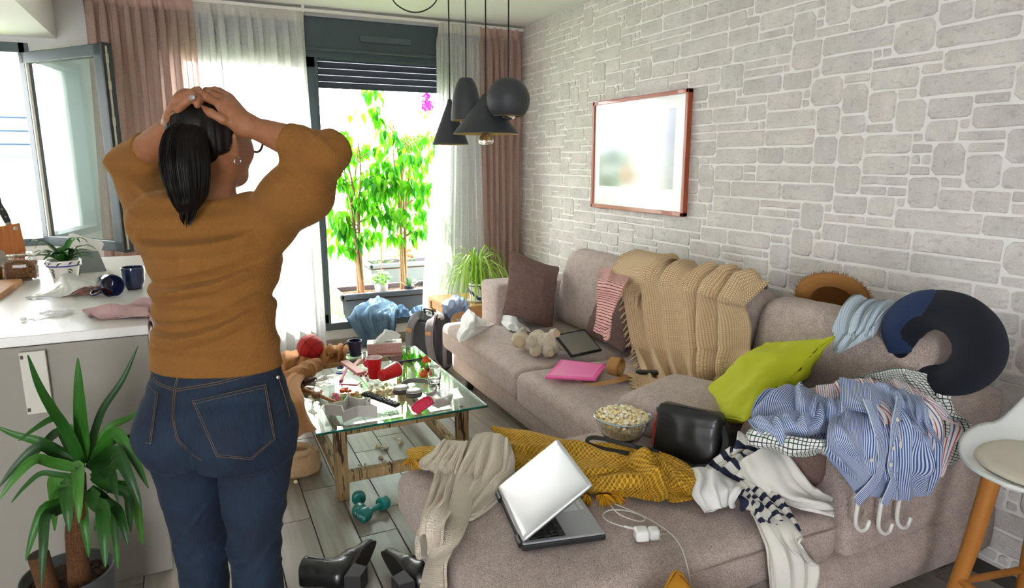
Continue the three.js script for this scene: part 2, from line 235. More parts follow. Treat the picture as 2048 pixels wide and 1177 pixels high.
// ---------- setting ----------
const XR = 2.64, ZB = -5.4, YC = 2.62, XL = -2.7, ZF = 2.6;
const T_plaster = dtex(256, (u, v) => .5 + .5 * (tfb(u, v, 16, 4) - .5), false, .6);
const M_wall = mat(0xdcdcd8, .9, { bumpMap: T_plaster, bumpScale: .0008 }), M_white = mat(0xeceae6, .85);
const M_dark = mat(0x3c4a50, .45), M_darkEdge = mat(0x1c2226, .5), M_steel = mat(0xb9b4a0, .35, { metalness: .9 });
const box = (x0, x1, y0, y1, z0, z1) => boxUV(new THREE.BoxGeometry(x1 - x0, y1 - y0, z1 - z0).translate((x0 + x1) / 2, (y0 + y1) / 2, (z0 + z1) / 2));
{ // floor of wood-look planks
  const T_plank = dtex(512, (u, v) => { const g = .52 + .2 * (tn2(u, v, 40, 3, 11) - .5) + .14 * (tn2(u, v, 110, 6, 12) - .5) + .22 * (tfb(u, v, 4, 13) - .5); return mulc([.80, .775, .73], .62 + .62 * g); }, true, .8);
  const T_plankB = dtex(256, (u, v) => .5 * tn2(u, v, 60, 4, 15) + .5 * tn(u, v, 24, 16), false, .5);
  const tones = [0xc4c1bd, 0xb9b6b2, 0xcdcac5, 0xb0aeaa].map((c) => mat(c, .36, { map: T_plank, bumpMap: T_plankB, bumpScale: .0006, roughnessMap: null }));
  const fl = struct('floor', box(XL, XR, -.16, -.006, ZB - .2, ZF), mat(0x4a4743, .9));
  const W = .1555, L = .622, known = { '-1': -2.732, 0: -2.367, 1: -2.492, 2: -3.304, 3: -3.46, 4: -3.12 }, rnd = rng(5);
  const geos = [0, 1, 2, 3, 4, 5].map((k) => { const g = rbox(W - .0035, .012, L - .0035, .0018, 1), u = g.attributes.uv; for (let i = 0; i < u.count; i++) u.setXY(i, u.getX(i) + k * .317, u.getY(i) + k * .43); return g; }), rest = [];
  for (let k = -20; k <= 15; k++) { const off = known[k] ?? rnd() * -L - 2.4; for (let j = -5; j <= 9; j++) {
    const x = .341 + W * (k + .5), z = off + L * (j - .5); if (z - L / 2 > ZF - .1 || z + L / 2 < ZB || x < XL + .05 || x > XR - .05) continue;
    const g = geos[floor(rnd() * 6)], m = tones[floor(rnd() * 4)];
    if (x > -.5 && x < 1.75 && z < -1.2 && z > ZB) { const p = part('plank', g, m, fl); p.position.set(x, -.006, z); } else rest.push(g.clone().translate(x, -.006, z));
  } }
  stuff(part('plank_field', rest, tones[0], fl));
}
struct('ceiling', box(XL - .2, XR + .2, YC, YC + .2, ZB - .2, ZF + .2), mat(0xe6e7e3, .92));
{ // stone wallpapered wall
  const T_st = dtex(512, (u, v) => { const n = tfb(u, v, 8, 21), f = tn(u, v, 128, 22), c = tn2(u, v, 24, 60, 23); return mulc([.985, .98, .972], .84 + .14 * n + .05 * f + (c > .8 ? -.06 : 0)); }, true, .5);
  const T_sb = dtex(512, (u, v) => .5 * tfb(u, v, 24, 25) + .3 * tn(u, v, 160, 26) + .2 * tn2(u, v, 12, 50, 27), false, .5);
  const M_joint = mat(0xf7f5f4, .92, { bumpMap: T_sb, bumpScale: .0012 });
  const tones = [0xeeeae8, 0xf2eeec, 0xe9e5e4, 0xefeae8, 0xebe8e7].map((c) => mat(c, .88, { map: T_st, bumpMap: T_sb, bumpScale: .0042 }));
  const w = struct('wall_right', box(XR, XR + .2, -.16, YC, ZB - .2, ZF), M_joint);
  const U = .0435, rnd = rng(31), nz = Math.ceil(5.6 / U), ny = Math.ceil(YC / U), used = new Uint8Array(nz * ny), list = [];
  const kinds = [[8, 2], [7, 2], [6, 2], [5, 2], [8, 2], [4, 2], [3, 2], [4, 1], [5, 1], [6, 1], [3, 1], [2, 1], [7, 2], [6, 2], [4, 3], [5, 2], [9, 2], [7, 1], [3, 3]];
  for (let j = 0; j < ny; j++) for (let i = 0; i < nz; i++) {
    if (used[j * nz + i]) continue;
    let pick = [1, 1]; for (let t = 0; t < 14; t++) { const [a, b] = kinds[floor(rnd() * kinds.length)]; if (i + a > nz || j + b > ny) continue; let ok = true; for (let y = 0; y < b && ok; y++) for (let x = 0; x < a; x++) if (used[(j + y) * nz + i + x]) { ok = false; break; } if (ok) { pick = [a, b]; break; } }
    for (let y = 0; y < pick[1]; y++) for (let x = 0; x < pick[0]; x++) used[(j + y) * nz + i + x] = 1;
    list.push([i, j, ...pick]);
  }
  const shapes = {};
  const stone = (a, b, k) => shapes[a + '_' + b + '_' + k] ??= (() => {
    const r = rng(a * 100 + b * 10 + k), w2 = a * U / 2 - .0055, h2 = b * U / 2 - .0055, c = .35 * min(w2, h2), out = [], nx2 = max(1, Math.round(a / 2)), wob = () => (r() - .5) * .005;
    const edge = (x0, y0, x1, y1, n) => { for (let q = 0; q < n; q++) { const t = q / n; out.push([lerp(x0, x1, t) + wob(), lerp(y0, y1, t) + wob()]); } };
    const cc = [0, 1, 2, 3].map(() => c * (.25 + r()));
    edge(-w2 + cc[0], -h2, w2 - cc[1], -h2, nx2); edge(w2 - cc[1], -h2, w2, -h2 + cc[1], 1); edge(w2, -h2 + cc[1], w2, h2 - cc[2], max(1, b - 1)); edge(w2, h2 - cc[2], w2 - cc[2], h2, 1); edge(w2 - cc[2], h2, -w2 + cc[3], h2, nx2); edge(-w2 + cc[3], h2, -w2, h2 - cc[3], 1); edge(-w2, h2 - cc[3], -w2, -h2 + cc[0], max(1, b - 1)); edge(-w2, -h2 + cc[0], -w2 + cc[0], -h2, 1);
    const pos = [], uv = [], idx = [], n = out.length, rise = .0055 + .003 * r(), tx = (r() - .5) * .004, ty = (r() - .5) * .004, ou = r() * 3, ov = r() * 3;
    const put = (x, y, h) => { pos.push(-h, y, x); uv.push(x + ou, y + ov); };
    for (const [s, h] of [[1, -.001], [1, .55], [.965, 1]]) for (const [x, y] of out) put(x * (s === 1 ? 1 : (abs(x) - .0035) / abs(x || 1)), y * (s === 1 ? 1 : (abs(y) - .0035) / (abs(y) || 1)), h < 0 ? h : h * (rise + tx * x / w2 + ty * y / h2));
    put(0, 0, rise + .0015 * r());
    for (let q = 0; q < n; q++) { const q2 = (q + 1) % n; for (const L of [0, n]) idx.push(L + q, L + n + q, L + q2, L + q2, L + n + q, L + n + q2); idx.push(2 * n + q, 3 * n, 2 * n + q2); }
    const g = new THREE.BufferGeometry(); g.setAttribute('position', new THREE.Float32BufferAttribute(pos, 3)); g.setAttribute('uv', new THREE.Float32BufferAttribute(uv, 2)); g.setIndex(idx); const f = g.toNonIndexed(); f.computeVertexNormals(); return f;
  })();
  const placed = list.map(([i, j, a, b]) => { const z = -5.4 + (i + a / 2) * U, y = YC - (j + b / 2) * U, d2 = XR * XR + (y - 1.5) ** 2 + z * z; const top = .62 + (1 - z / -5.4) * .5, hid = y < .62 || z > -1.22 || y > 2.62 + (z + 4.2) * -.0 && false || (z > -4.2 && y > 2.6 - (z + 4.2) * .2); return { z, y, a, b, score: hid ? 0 : a * b / d2 * abs(XR / sqrt(d2)) }; }).sort((p, q) => q.score - p.score), rest = [];
  placed.forEach((s, n) => { const k = floor(rnd() * 3), m = tones[floor(rnd() * 5)], g = stone(s.a, s.b, k); if (n < 300 && s.score > 0) { const p = part('stone', g, m, w); p.position.set(XR + .0005, s.y, s.z); } else rest.push(g.clone().translate(XR + .0005, s.y, s.z)); });
  stuff(part('stone_field', rest, tones[0], w));
}
struct('wall_back', [box(XL, -1.97, 0, YC, ZB - .2, ZB), box(-1.97, -.88, 0, .95, ZB - .2, ZB), box(-1.97, -.88, 2.25, YC, ZB - .2, ZB), box(-.88, -.17, 0, YC, ZB - .2, ZB), box(-.17, 2.02, 0, .155, ZB - .2, ZB), box(-.17, 2.02, 2.57, YC, ZB - .2, ZB), box(2.02, XR, 0, YC, ZB - .2, ZB)], M_wall);
struct('wall_left', box(XL - .2, XL, 0, YC, ZB, ZF), M_wall);
struct('wall_front', [box(XL, -2.2, 0, YC, ZF, ZF + .2), box(-.9, XR, 0, YC, ZF, ZF + .2), box(-2.2, -.9, 2.1, YC, ZF, ZF + .2)], M_wall);   // wide terrace opening behind the photographer
struct('trim_1', box(XL, -.72, 2.29, YC, ZB, 1.0), mat(0xe9e9e6, .9));                                   // dropped soffit over the kitchen
struct('baseboard_back', box(-.17, XR, 0, .072, ZB, ZB + .012), mat(0x8d877c, .5));
{ // sliding window with roller box
  const w = struct('window_1', [box(-.17, -.11, .155, 2.34, -5.5, -5.38), box(1.96, 2.02, .155, 2.34, -5.5, -5.38), box(-.17, 2.02, .155, .215, -5.52, -5.375), box(-.17, 2.02, 2.28, 2.34, -5.5, -5.38)], M_dark);
  part('shutter_box', [rbox(2.19, .225, .10, .006).translate(.925, 2.455, -5.42), rbox(2.19, .02, .13, .008).translate(.925, 2.335, -5.40)], M_dark, w);
  part('ventilation_grille', [extr([[-.2, -.012], [-.19, -.02], [.19, -.02], [.2, -.012], [.2, .012], [.19, .02], [-.19, .02], [-.2, .012]], .014, .004)], mat(0x46555b, .4), w).position.set(1.457, 2.432, -5.366);
  const sash = (x0, x1, z, n) => { const s = part('sash', [box(x0, x0 + .085, .215, 2.28, z - .03, z + .02), box(x1 - .085, x1, .215, 2.28, z - .03, z + .02), box(x0, x1, .215, .285, z - .03, z + .02), box(x0, x1, 2.21, 2.28, z - .03, z + .02), box(x1 - .02, x1, .215, 2.28, z - .01, z + .032)], M_dark, w); part('pane', box(x0 + .08, x1 - .08, .28, 2.22, z - .007, z - .003), mat(0xffffff, .0, { transmission: 1, ior: 1.45 }), s); };
  sash(-.11, .93, -5.42, 0); sash(-.07, .90, -5.475, 1);
  const holes = dtex(64, (u, v) => (v > .3 && v < .7 && (u * 4 % 1) > .3 && (u * 4 % 1) < .75) ? 0 : 1, false, 1), M_sl = mat(0x3b4352, .55), M_li = mat(0x39404c, .6, { alphaMap: cloned(holes, 26, 1), alphaTest: .5 });
  for (let k = 0; k < 5; k++) { const y = 2.093 + k * .05; const arc = []; for (let q = 0; q <= 6; q++) arc.push([.006 * sin(q / 6 * PI), lerp(-.0245, .0245, q / 6)]); for (let q = 6; q >= 0; q--) arc.push([.006 * sin(q / 6 * PI) - .003, lerp(-.0245, .0245, q / 6)]); const g = extr(arc, 1.08, 0).rotateY(PI / 2).translate(.90, y, -5.51); part('shutter_slat', boxUV(g), M_sl, w); const l = new THREE.PlaneGeometry(1.08, .0026).translate(1.44, y + .0255, -5.512); part('perforated_link', l, M_li, w); }
}
{ // kitchen window with its casement standing open into the room
  const w = struct('window_2', [box(-1.97, -.90, 2.19, 2.25, -5.5, -5.38), box(-1.97, -.90, .95, 1.0, -5.5, -5.38), box(-1.97, -1.91, .95, 2.25, -5.5, -5.38), box(-.93, -.88, .95, 2.25, -5.5, -5.38)], M_dark);
  const a = V(-.915, 0, -5.37), b = V(-.40, 0, -4.735), L = a.distanceTo(b), c = part('casement', [[0, .062, .955, 2.185], [L - .075, L, .955, 2.185], [0, L, .955, 1.02], [0, L, 2.115, 2.185]].map(([x0, x1, y0, y1]) => rbox(x1 - x0, y1 - y0, .05, .006).translate((x0 + x1) / 2, (y0 + y1) / 2, 0)), M_dark, w);
  c.position.copy(a); c.rotation.y = -Math.atan2(b.z - a.z, b.x - a.x);
  part('pane', box(.055, L - .07, 1.01, 2.125, -.006, .006), mat(0xf2fbfa, 0, { transmission: 1, ior: 1.6 }), c);
  part('glazing_bead', [box(.062, .074, 1.01, 2.12, .008, .024)], mat(0xd8d2c4, .5), c);
  part('locking_edge', [rbox(.02, 1.24, .062, .003).translate(L + .006, 1.57, -.004)], M_darkEdge, c);
  part('locking_bar', [rbox(.006, 1.2, .012, .001).translate(L + .018, 1.57, .004), ...[1.08, 1.3, 1.52, 1.74, 1.95, 2.1].map((y) => rbox(.008, .05, .018, .002).translate(L + .019, y, .004)), rbox(.3, .008, .014, .001).translate(L * .45, 2.19, 0)], M_steel, c);
}
{ // curtain track and curtains
  struct('trim_2', [box(-.62, 2.62, 2.578, 2.60, -5.325, -5.285), box(.82, .84, 2.57, 2.62, -5.33, -5.28)], mat(0xdcdad2, .6));
  const weave = dtex(256, (u, v) => .86 + .1 * tn2(u, v, 128, 16, 41) + .1 * tn2(u, v, 16, 128, 42) - .06, true, .12);
  const M_sheer = mat(0xfbfbfa, .8, { map: weave, transmission: .52, thickness: 0, specularIntensity: .2 }), M_pink = mat(0xeccfc3, .86, { map: weave, transmission: .6, thickness: 0, specularIntensity: .15, sheen: .3 });
  const M_tape = mat(0xf0ece2, .9, { map: weave, transmission: .3, thickness: 0, specularIntensity: .2 }), M_tapeP = mat(0xc9a79b, .9, { map: weave });
  const curtain = (label, xs, z, n, amp, seed, M, T, y1 = 2.585) => {
    const t = thing('curtain', label, 'curtain', [0, 0, 0]); const nu = n * 14, build = (ya, yb, nv) => { const pos = [], uv = [], idx = []; for (let j = 0; j <= nv; j++) for (let i = 0; i <= nu; i++) { const y = lerp(ya, yb, j / nv), d = (y1 - y) / y1, x0 = xs[0] + (xs[2] - xs[0]) * sstep(0, 1, d), x1 = xs[1] + (xs[3] - xs[1]) * sstep(0, 1, d), u = i / nu, ph = u * n + .22 * n3(u * n * .9 + seed, d * 1.2, seed), s = sin(ph * 2 * PI), g = sstep(0, .06, d); const A = amp * (.35 + .65 * g) * (1 + .5 * n3(u * n * .5, d * 2, seed + 4)); pos.push(lerp(x0, x1, u) + .3 * A * cos(ph * 4 * PI) * g, y, z + A * (s * .8 + .35 * sin(ph * 4 * PI + 1.3 + 2 * d) * g) + .012 * n3(u * n * 1.6, d * 3.5, seed + 9) * g); uv.push(u * (x1 - x0) * 2, y); } for (let j = 0; j < nv; j++) for (let i = 0; i < nu; i++) { const a = j * (nu + 1) + i; idx.push(a, a + nu + 1, a + 1, a + 1, a + nu + 1, a + nu + 2); } const q = new THREE.BufferGeometry(); q.setAttribute('position', new THREE.Float32BufferAttribute(pos, 3)); q.setAttribute('uv', new THREE.Float32BufferAttribute(uv, 2)); q.setIndex(idx); q.computeVertexNormals(); return q; };
    part('drape', build(y1 - .075, .03, 50), M, t); part('pleat_tape', build(y1, y1 - .075, 6), T, t);
    return t;
  };
  curtain('dusty pink linen curtain at the kitchen side of the window, left of the sheer', [-.54, .10, -.60, .12], -5.27, 9, .035, 3, M_pink, M_tapeP);
  curtain('wide sheer white curtain behind the woman, covering the closed window leaf', [.09, .835, .10, .86], -5.30, 9, .028, 8, M_sheer, M_tape);
  curtain('narrow white voile curtain beside the open window, right of the potted trees', [1.865, 2.215, 1.66, 2.28], -5.27, 8, .026, 14, mat(0xfdfdfd, .8, { map: weave, transmission: .66, thickness: 0, specularIntensity: .2 }), M_tape);
  curtain('dusty pink linen curtain in the corner against the stone wall', [2.2, 2.6, 2.22, 2.59], -5.29, 6, .042, 19, M_pink, M_tapeP);
}
{ // framed print
  const t = thing('framed_picture', 'large framed print with a red-brown wooden frame hanging on the stone wall', 'picture', [XR - .004, 1.55, -3.637], -PI / 2), w = 1.02, h = .732, M = mat(0xa84a26, .35, { clearcoat: .4 });
  for (const [x, y, a, b] of [[0, h / 2 - .0125, w, .025], [0, -h / 2 + .0125, w, .025], [-w / 2 + .0125, 0, .025, h], [w / 2 - .0125, 0, .025, h]]) part('frame_rail', rbox(a, b, .034, .003).translate(x, y, .02), M, t);
  const cv = document.createElement('canvas'); cv.width = 1024; cv.height = 720; const c = cv.getContext('2d'); c.fillStyle = '#eef1f1'; c.fillRect(0, 0, 1024, 720);
  const g = c.createLinearGradient(0, 90, 0, 560); g.addColorStop(0, '#9aa9c0'); g.addColorStop(.5, '#b9c0c6'); g.addColorStop(1, '#8f9a84'); c.fillStyle = g; c.fillRect(70, 80, 850, 500);
  const blob = (x, y, r, col, a) => { const q = c.createRadialGradient(x, y, 0, x, y, r); q.addColorStop(0, col.replace('A', a)); q.addColorStop(1, col.replace('A', 0)); c.fillStyle = q; c.fillRect(70, 80, 850, 500); };
  blob(200, 330, 190, 'rgba(95,110,140,A)', .8); blob(840, 260, 190, 'rgba(90,105,150,A)', .7); blob(820, 480, 170, 'rgba(90,110,110,A)', .7); blob(160, 540, 190, 'rgba(70,95,70,A)', .9); blob(560, 520, 240, 'rgba(225,120,90,A)', .8); blob(380, 490, 90, 'rgba(240,160,110,A)', .7); blob(480, 200, 260, 'rgba(255,255,255,A)', 1); blob(800, 520, 60, 'rgba(230,150,120,A)', .6);
  c.fillStyle = '#d9dddd'; c.font = '64px serif'; c.fillText('T A I L   A N D', 190, 668);
  const pt = new THREE.CanvasTexture(cv); pt.colorSpace = THREE.SRGBColorSpace;
  part('print', new THREE.PlaneGeometry(w - .04, h - .04).translate(0, 0, .022), mat(0xffffff, .8, { map: pt }), t);
  part('glass', box(-w / 2 + .02, w / 2 - .02, -h / 2 + .02, h / 2 - .02, .027, .029), mat(0xffffff, .16, { transmission: 1, ior: 1.5 }), t);
}
{ // cluster of four pendant lamps
  const M = mat(0x33363a, .55, { sheen: .4, sheenRoughness: .4 }), MI = mat(0xb0985c, .5), MC = mat(0x0d0d0e, .5), MB = mat(0xffffff, .01, { transmission: 1, thickness: .01, ior: 1.42 }), MF = mat(0xd2691e, .3, { metalness: .8 });
  const pend = (label, x, y, z, prof, bulbR, by) => {
    const t = thing('pendant_lamp', label, 'lamp', [x, y, z], 0, 'black pendant lamps'); const seg = 56;
    part('shade', lathe(prof, seg), M, t); part('shade_lining', lathe(prof.map(([r, h]) => [max(0, r - .0025), h - .002]), seg), MI, t);
    const top = max(...prof.map((p) => p[1])); part('cord', tube([[0, top - .005, 0], [.002, (YC - y + top) / 2, 0], [0, YC - y, 0]], .0032, 20, 6), MC, t);
    const b = part('bulb', lathes([[.012, by + bulbR * 2.1], [.014, by + bulbR * 1.7], [bulbR * .8, by + bulbR * 1.1], [bulbR, by + bulbR * .55], [bulbR * .75, by + .006], [0, by]], 28), MB, t); part('filament', [0, 1, 2].map((k) => tube([[sin(k * 2.1) * .008, by + bulbR * 1.5, cos(k * 2.1) * .008], [sin(k * 2.1 + .8) * .012, by + bulbR, cos(k * 2.1 + .8) * .012], [sin(k * 2.1) * .006, by + bulbR * .4, cos(k * 2.1) * .006]], .0012, 10, 5)), MF, b); part('lamp_holder', lathe([[0, by + bulbR * 2.1 + .04], [.018, by + bulbR * 2.1 + .04], [.018, by + bulbR * 1.9], [0, by + bulbR * 1.9]], 20), MC, t);
    return t;
  };
  const D = (u, v, d) => { const x = (u - 1024), y = -(v - 588.5), z = -1329, p = 11.21 * PI / 180, q = 25.4 * PI / 180, y2 = y * cos(p) + z * sin(p), z2 = -y * sin(p) + z * cos(p), l = hypot(x, y, z); return [(x * cos(q) - z2 * sin(q)) / l * d, 1.5 + y2 / l * d, (x * sin(q) + z2 * cos(q)) / l * d]; };
  const globe = []; for (let k = 0; k <= 24; k++) { const a = k / 24 * 2.36; globe.push([.0925 * sin(a), .0925 * cos(a)]); }
  pend('globe shaped black pendant lamp with a bulb tip below its rim', ...D(1016.5, 200, 2.95), globe, .03, -.085);
  pend('wide flat cone black pendant lamp with clear bulb hanging below', ...D(972, 268, 3.02), [[.008, .17], [.012, .168], [.02, .155], [.145, .002], [.146, 0]], .034, -.05);
  pend('bell shaped black pendant lamp hanging behind the wide cone', ...D(933, 241, 3.15), lathes([[.006, .186], [.02, .187], [.03, .18], [.048, .145], [.063, .08], [.071, 0]], 8, 20).attributes.position && new THREE.SplineCurve([[.004, .187], [.02, .187], [.031, .18], [.049, .145], [.064, .08], [.071, 0]].map((p) => new THREE.Vector2(...p))).getPoints(24).map((p) => [p.x, p.y]), .025, .04);
  pend('narrow tall cone black pendant lamp, lowest at the window side', ...D(901, 289, 3.25), [[.005, .206], [.009, .206], [.012, .19], [.0865, .002], [.087, 0]], .025, .04);
  single('lamp_cable', 'loose black cable loop hanging from the ceiling beside the pendant lamps', 'cable', tube([D(772, -40, 3.4), D(790, 6, 3.3), D(830, 25, 3.25), D(868, 8, 3.2), D(886, -40, 3.15)], .0032, 40, 6), MC);
}
// ---------- outside ----------
struct('lawn', box(-9, 9, -.2, .02, -16, ZB - .2), mat(0x86a05c, .95, { bumpMap: dtex(128, (u, v) => tn(u, v, 64, 3), false, .15), bumpScale: .01 }));
struct('garden_wall', [box(-9, 9, 0, 1.02, -8.6, -8.4), box(-9, 9, 1.02, 1.07, -8.64, -8.36)], mat(0xf1ece4, .9));
{ // neighbour's facade with a louvred shutter, seen past the kitchen window
  const w = struct('exterior_wall', box(-7, -.95, .0, 3.6, -8.2, -8.0), mat(0xf4f4f2, .9)), M = mat(0x4f5d78, .5), t = thing('louvred_shutter', 'blue-grey louvred shutter on the white facade outside the kitchen window', 'shutter', [-1.75, 1.83, -7.96]);
  for (let k = -2; k < 2; k++) part('louvre', rbox(1.0, .13, .03, .012).rotateX(-.25).translate(0, k * .125 + .03, 0), M, t);
  part('side_rail', [rbox(.04, .56, .05, .004).translate(-.5, -.03, 0), rbox(.04, .56, .05, .004).translate(.5, -.03, 0)], M, t);
}
{ // grass blades on the strip that shows beside the planter
  const r = rng(9), pos = [], idx = []; for (let k = 0; k < 2600; k++) { const x = rr(.75, 1.5, r), z = rr(-7.4, -5.62, r), h = rr(.02, .05, r), a = r() * 6.3, n = pos.length / 3; pos.push(x - .002 * cos(a), .018, z - .002 * sin(a), x + .002 * cos(a), .018, z + .002 * sin(a), x + rr(-.02, .02, r), .018 + h, z + rr(-.02, .02, r)); idx.push(n, n + 1, n + 2); }
  const g = new THREE.BufferGeometry(); g.setAttribute('position', new THREE.Float32BufferAttribute(pos, 3)); g.setIndex(idx); g.computeVertexNormals(); const m = stuff(struct('grass', boxUV(g), mat(0x6cc02c, .8))); m.name = 'grass'; m.userData.label = 'short green lawn grass beside the long grey planter'; m.userData.category = 'grass';
}
const M_planter = mat(0x52545c, .5, { bumpMap: dtex(128, (u, v) => tn(u, v, 64, 71), false, .1), bumpScale: .0006 }), M_soil = mat(0x6b4434, .95);
function planter(label, x0, x1, z0, z1, h, y0 = .02) {
  const t = thing('planter', label, 'planter', [(x0 + x1) / 2, y0, (z0 + z1) / 2]), w = x1 - x0, d = z1 - z0, i = .03;
  const ring = (wa, da, ya, wb, db, yb) => { const p = [], id = []; const c = (w, d, y) => [[-w / 2, y, -d / 2], [w / 2, y, -d / 2], [w / 2, y, d / 2], [-w / 2, y, d / 2]].forEach((q) => p.push(...q)); c(wa, da, ya); c(wb, db, yb); for (let k = 0; k < 4; k++) { const k2 = (k + 1) % 4; id.push(k, k + 4, k2, k2, k + 4, k2 + 4); } const g = new THREE.BufferGeometry(); g.setAttribute('position', new THREE.Float32BufferAttribute(p, 3)); g.setIndex(id); const q = g.toNonIndexed(); q.computeVertexNormals(); return boxUV(q); };
  part('body', [ring(w - .12, d - .1, 0, w - .06, d - .05, h * .5), ring(w - .06, d - .05, h * .5, w - .045, d - .04, h * .52), ring(w - .045, d - .04, h * .52, w - .03, d - .025, h - .06), ring(w - .09, d - .08, h - .05, w - .07, d - .06, h - .01)], M_planter, t);
  part('rim', [[0, -d / 2 + .02, w, .04], [0, d / 2 - .02, w, .04], [-w / 2 + .02, 0, .04, d], [w / 2 - .02, 0, .04, d]].map(([x, z, a, b]) => rbox(a, .05, b, .012).translate(x, h - .025, z)), M_planter, t);
  part('soil', box(-w / 2 + .05, w / 2 - .05, h - .10, h - .055, -d / 2 + .04, d / 2 - .04), M_soil, t);
  const r = rng(x0 * 100 | 0), chips = []; for (let k = 0; k < 160; k++) { const g = new THREE.TetrahedronGeometry(rr(.008, .02, r)).scale(1, .6, .7); g.rotateY(r() * 6).translate(rr(-w / 2 + .06, w / 2 - .06, r), h - .05, rr(-d / 2 + .05, d / 2 - .05, r)); chips.push(g); }
  stuff(part('bark_chips', chips, mat(0xa05a44, .9), t)); return t;
}
planter('long dark grey planter on the grass just outside the open window', 1.07, 1.97, -6.12, -5.68, .36);
planter('second grey planter behind the long one, near the wooden trellis', 1.62, 2.5, -7.3, -6.9, .42);
{ // trellis
  const t = thing('trellis', 'slatted wooden trellis fence at the right edge of the terrace', 'trellis', [2.35, .02, -7.5]), M = mat(0xb98a5c, .8);
  for (let k = 0; k < 9; k++) part('batten', rbox(.03, 1.35, .014, .003).translate(-.6 + k * .15, .68, .012), M, t);
  for (const y of [.28, .78, 1.25]) part('rail', rbox(1.3, .04, .02, .003).translate(0, y, -.006), M, t);
  for (const x of [-.22, .64]) part('post', rbox(.06, 1.4, .06, .004).translate(x, .7, -.05), M, t);
}
const leafGeo = (L, W, curl, fold = .25, n = 5) => { const pos = [], uv = [], idx = []; for (let i = 0; i <= n; i++) { const t = i / n, w = W * pow(sin(PI * pow(t, .75)), .9) * (1 - .25 * t), y = -curl * t * t * L; for (const s of [-1, 0, 1]) { pos.push(s * w / 2, y + abs(s) * fold * w / 2, t * L); uv.push(s * w, t * L); } } for (let i = 0; i < n; i++) for (const s of [0, 1]) { const a = i * 3 + s; idx.push(a, a + 3, a + 1, a + 1, a + 3, a + 4); } const g = new THREE.BufferGeometry(); g.setAttribute('position', new THREE.Float32BufferAttribute(pos, 3)); g.setAttribute('uv', new THREE.Float32BufferAttribute(uv, 2)); g.setIndex(idx); g.computeVertexNormals(); return g; };
const leafMats = [0x3d9a12, 0x5cb317, 0x77c51e, 0x2f7f1c, 0x8fd02a].map((c) => mat(c, .6, { transmission: .42, thickness: 0, specularIntensity: .5 }));
{ // two weeping figs in the planter
  const M_bark = mat(0xa98562, .85, { bumpMap: dtex(128, (u, v) => tn2(u, v, 32, 6, 7), false, .1), bumpScale: .004 }), leaves = [0, 1, 2].map((k) => leafGeo(.088 + .012 * k, .044 + .004 * k, .3 + .15 * k));
  const fig = (label, x, z, lean, seed, top, rad, stems) => {
    const t = thing('weeping_fig', label, 'tree', [x, .32, z]), r = rng(seed), tips = [];
    for (let k = 0; k < stems; k++) { // twisted stems
      const ph = k / stems * 2 * PI, pts = [], H = top * rr(.75, .95, r); for (let q = 0; q <= 8; q++) { const h = q / 8, tw = ph + 2.6 * h, w = .018 + .055 * h * h + .02 * (q > 5) * h; pts.push([lean * h + cos(tw) * w, h * H, sin(tw) * w]); }
      part('stem', taper(pts, [.017, .013, .011, .009, .005], 36, 7), M_bark, t);
      for (let b = 0; b < 9; b++) { const h = .28 + .68 * (b + r()) / 9, c = curve(pts).getPoint(h), a = r() * 6.28, l = rad * rr(.6, 1.0, r) * (h < .45 ? .8 : 1), e = [c.x + cos(a) * l, c.y + rr(.06, .26, r), c.z + sin(a) * l * .55]; tips.push([[c.x, c.y, c.z], [lerp(c.x, e[0], .55), lerp(c.y, e[1], .8), lerp(c.z, e[2], .55)], e]); }
    }
    part('branches', tips.map((p) => taper(p, [.006, .003, .0016], 8, 5)), M_bark, t);
    const spots = []; for (const p of tips) { const c = curve(p); for (let q = 0; q < 19; q++) { const s = .25 + .75 * r(), o = c.getPoint(s); spots.push([o.x + rr(-.045, .045, r), o.y + rr(-.06, .03, r), o.z + rr(-.05, .05, r)]); } }
    const rest = []; spots.sort((a, b) => b[2] - a[2]).forEach((s, k) => { const m = new THREE.Mesh(leaves[floor(r() * 3)], leafMats[floor(r() * 5)]); m.position.set(...s); m.rotation.set(rr(.5, 1.45, r), rr(0, 6.28, r), rr(-.5, .5, r), 'YXZ'); m.castShadow = m.receiveShadow = true; if (k < 280) { m.name = k ? 'leaf_' + String(k).padStart(3, '0') : 'leaf'; t.add(m); } else { m.updateMatrix(); rest.push(m.geometry.clone().applyMatrix4(m.matrix)); } });
    stuff(part('foliage', rest, leafMats[1], t)); return t;
  };
  fig('weeping fig with braided trunk at the left end of the planter', 1.30, -5.93, -.03, 12, 1.66, .42, 4);
  fig('weeping fig with leaning stems at the right half of the planter', 1.70, -5.93, .02, 34, 1.72, .46, 4);
  const s = thing('fig_shoot', 'single leafy shoot rising above the fig trees into the sky', 'tree', [1.5, .30, -6.02]); part('stem', taper([[0, 0, 0], [.05, .8, -.05], [-.02, 1.5, -.02], [-.03, 1.85, 0]], [.007, .005, .003, .002], 24, 5), M_bark, s);
  const r = rng(8); for (let k = 0; k < 22; k++) { const m = part('leaf', leaves[k % 3], leafMats[k % 4], s); m.position.set(-.03 + rr(-.07, .12, r), 1.82 + rr(-.05, .06, r), rr(-.06, .06, r)); m.rotation.set(rr(.4, 1.3, r), r() * 6.28, 0, 'YXZ'); }
}
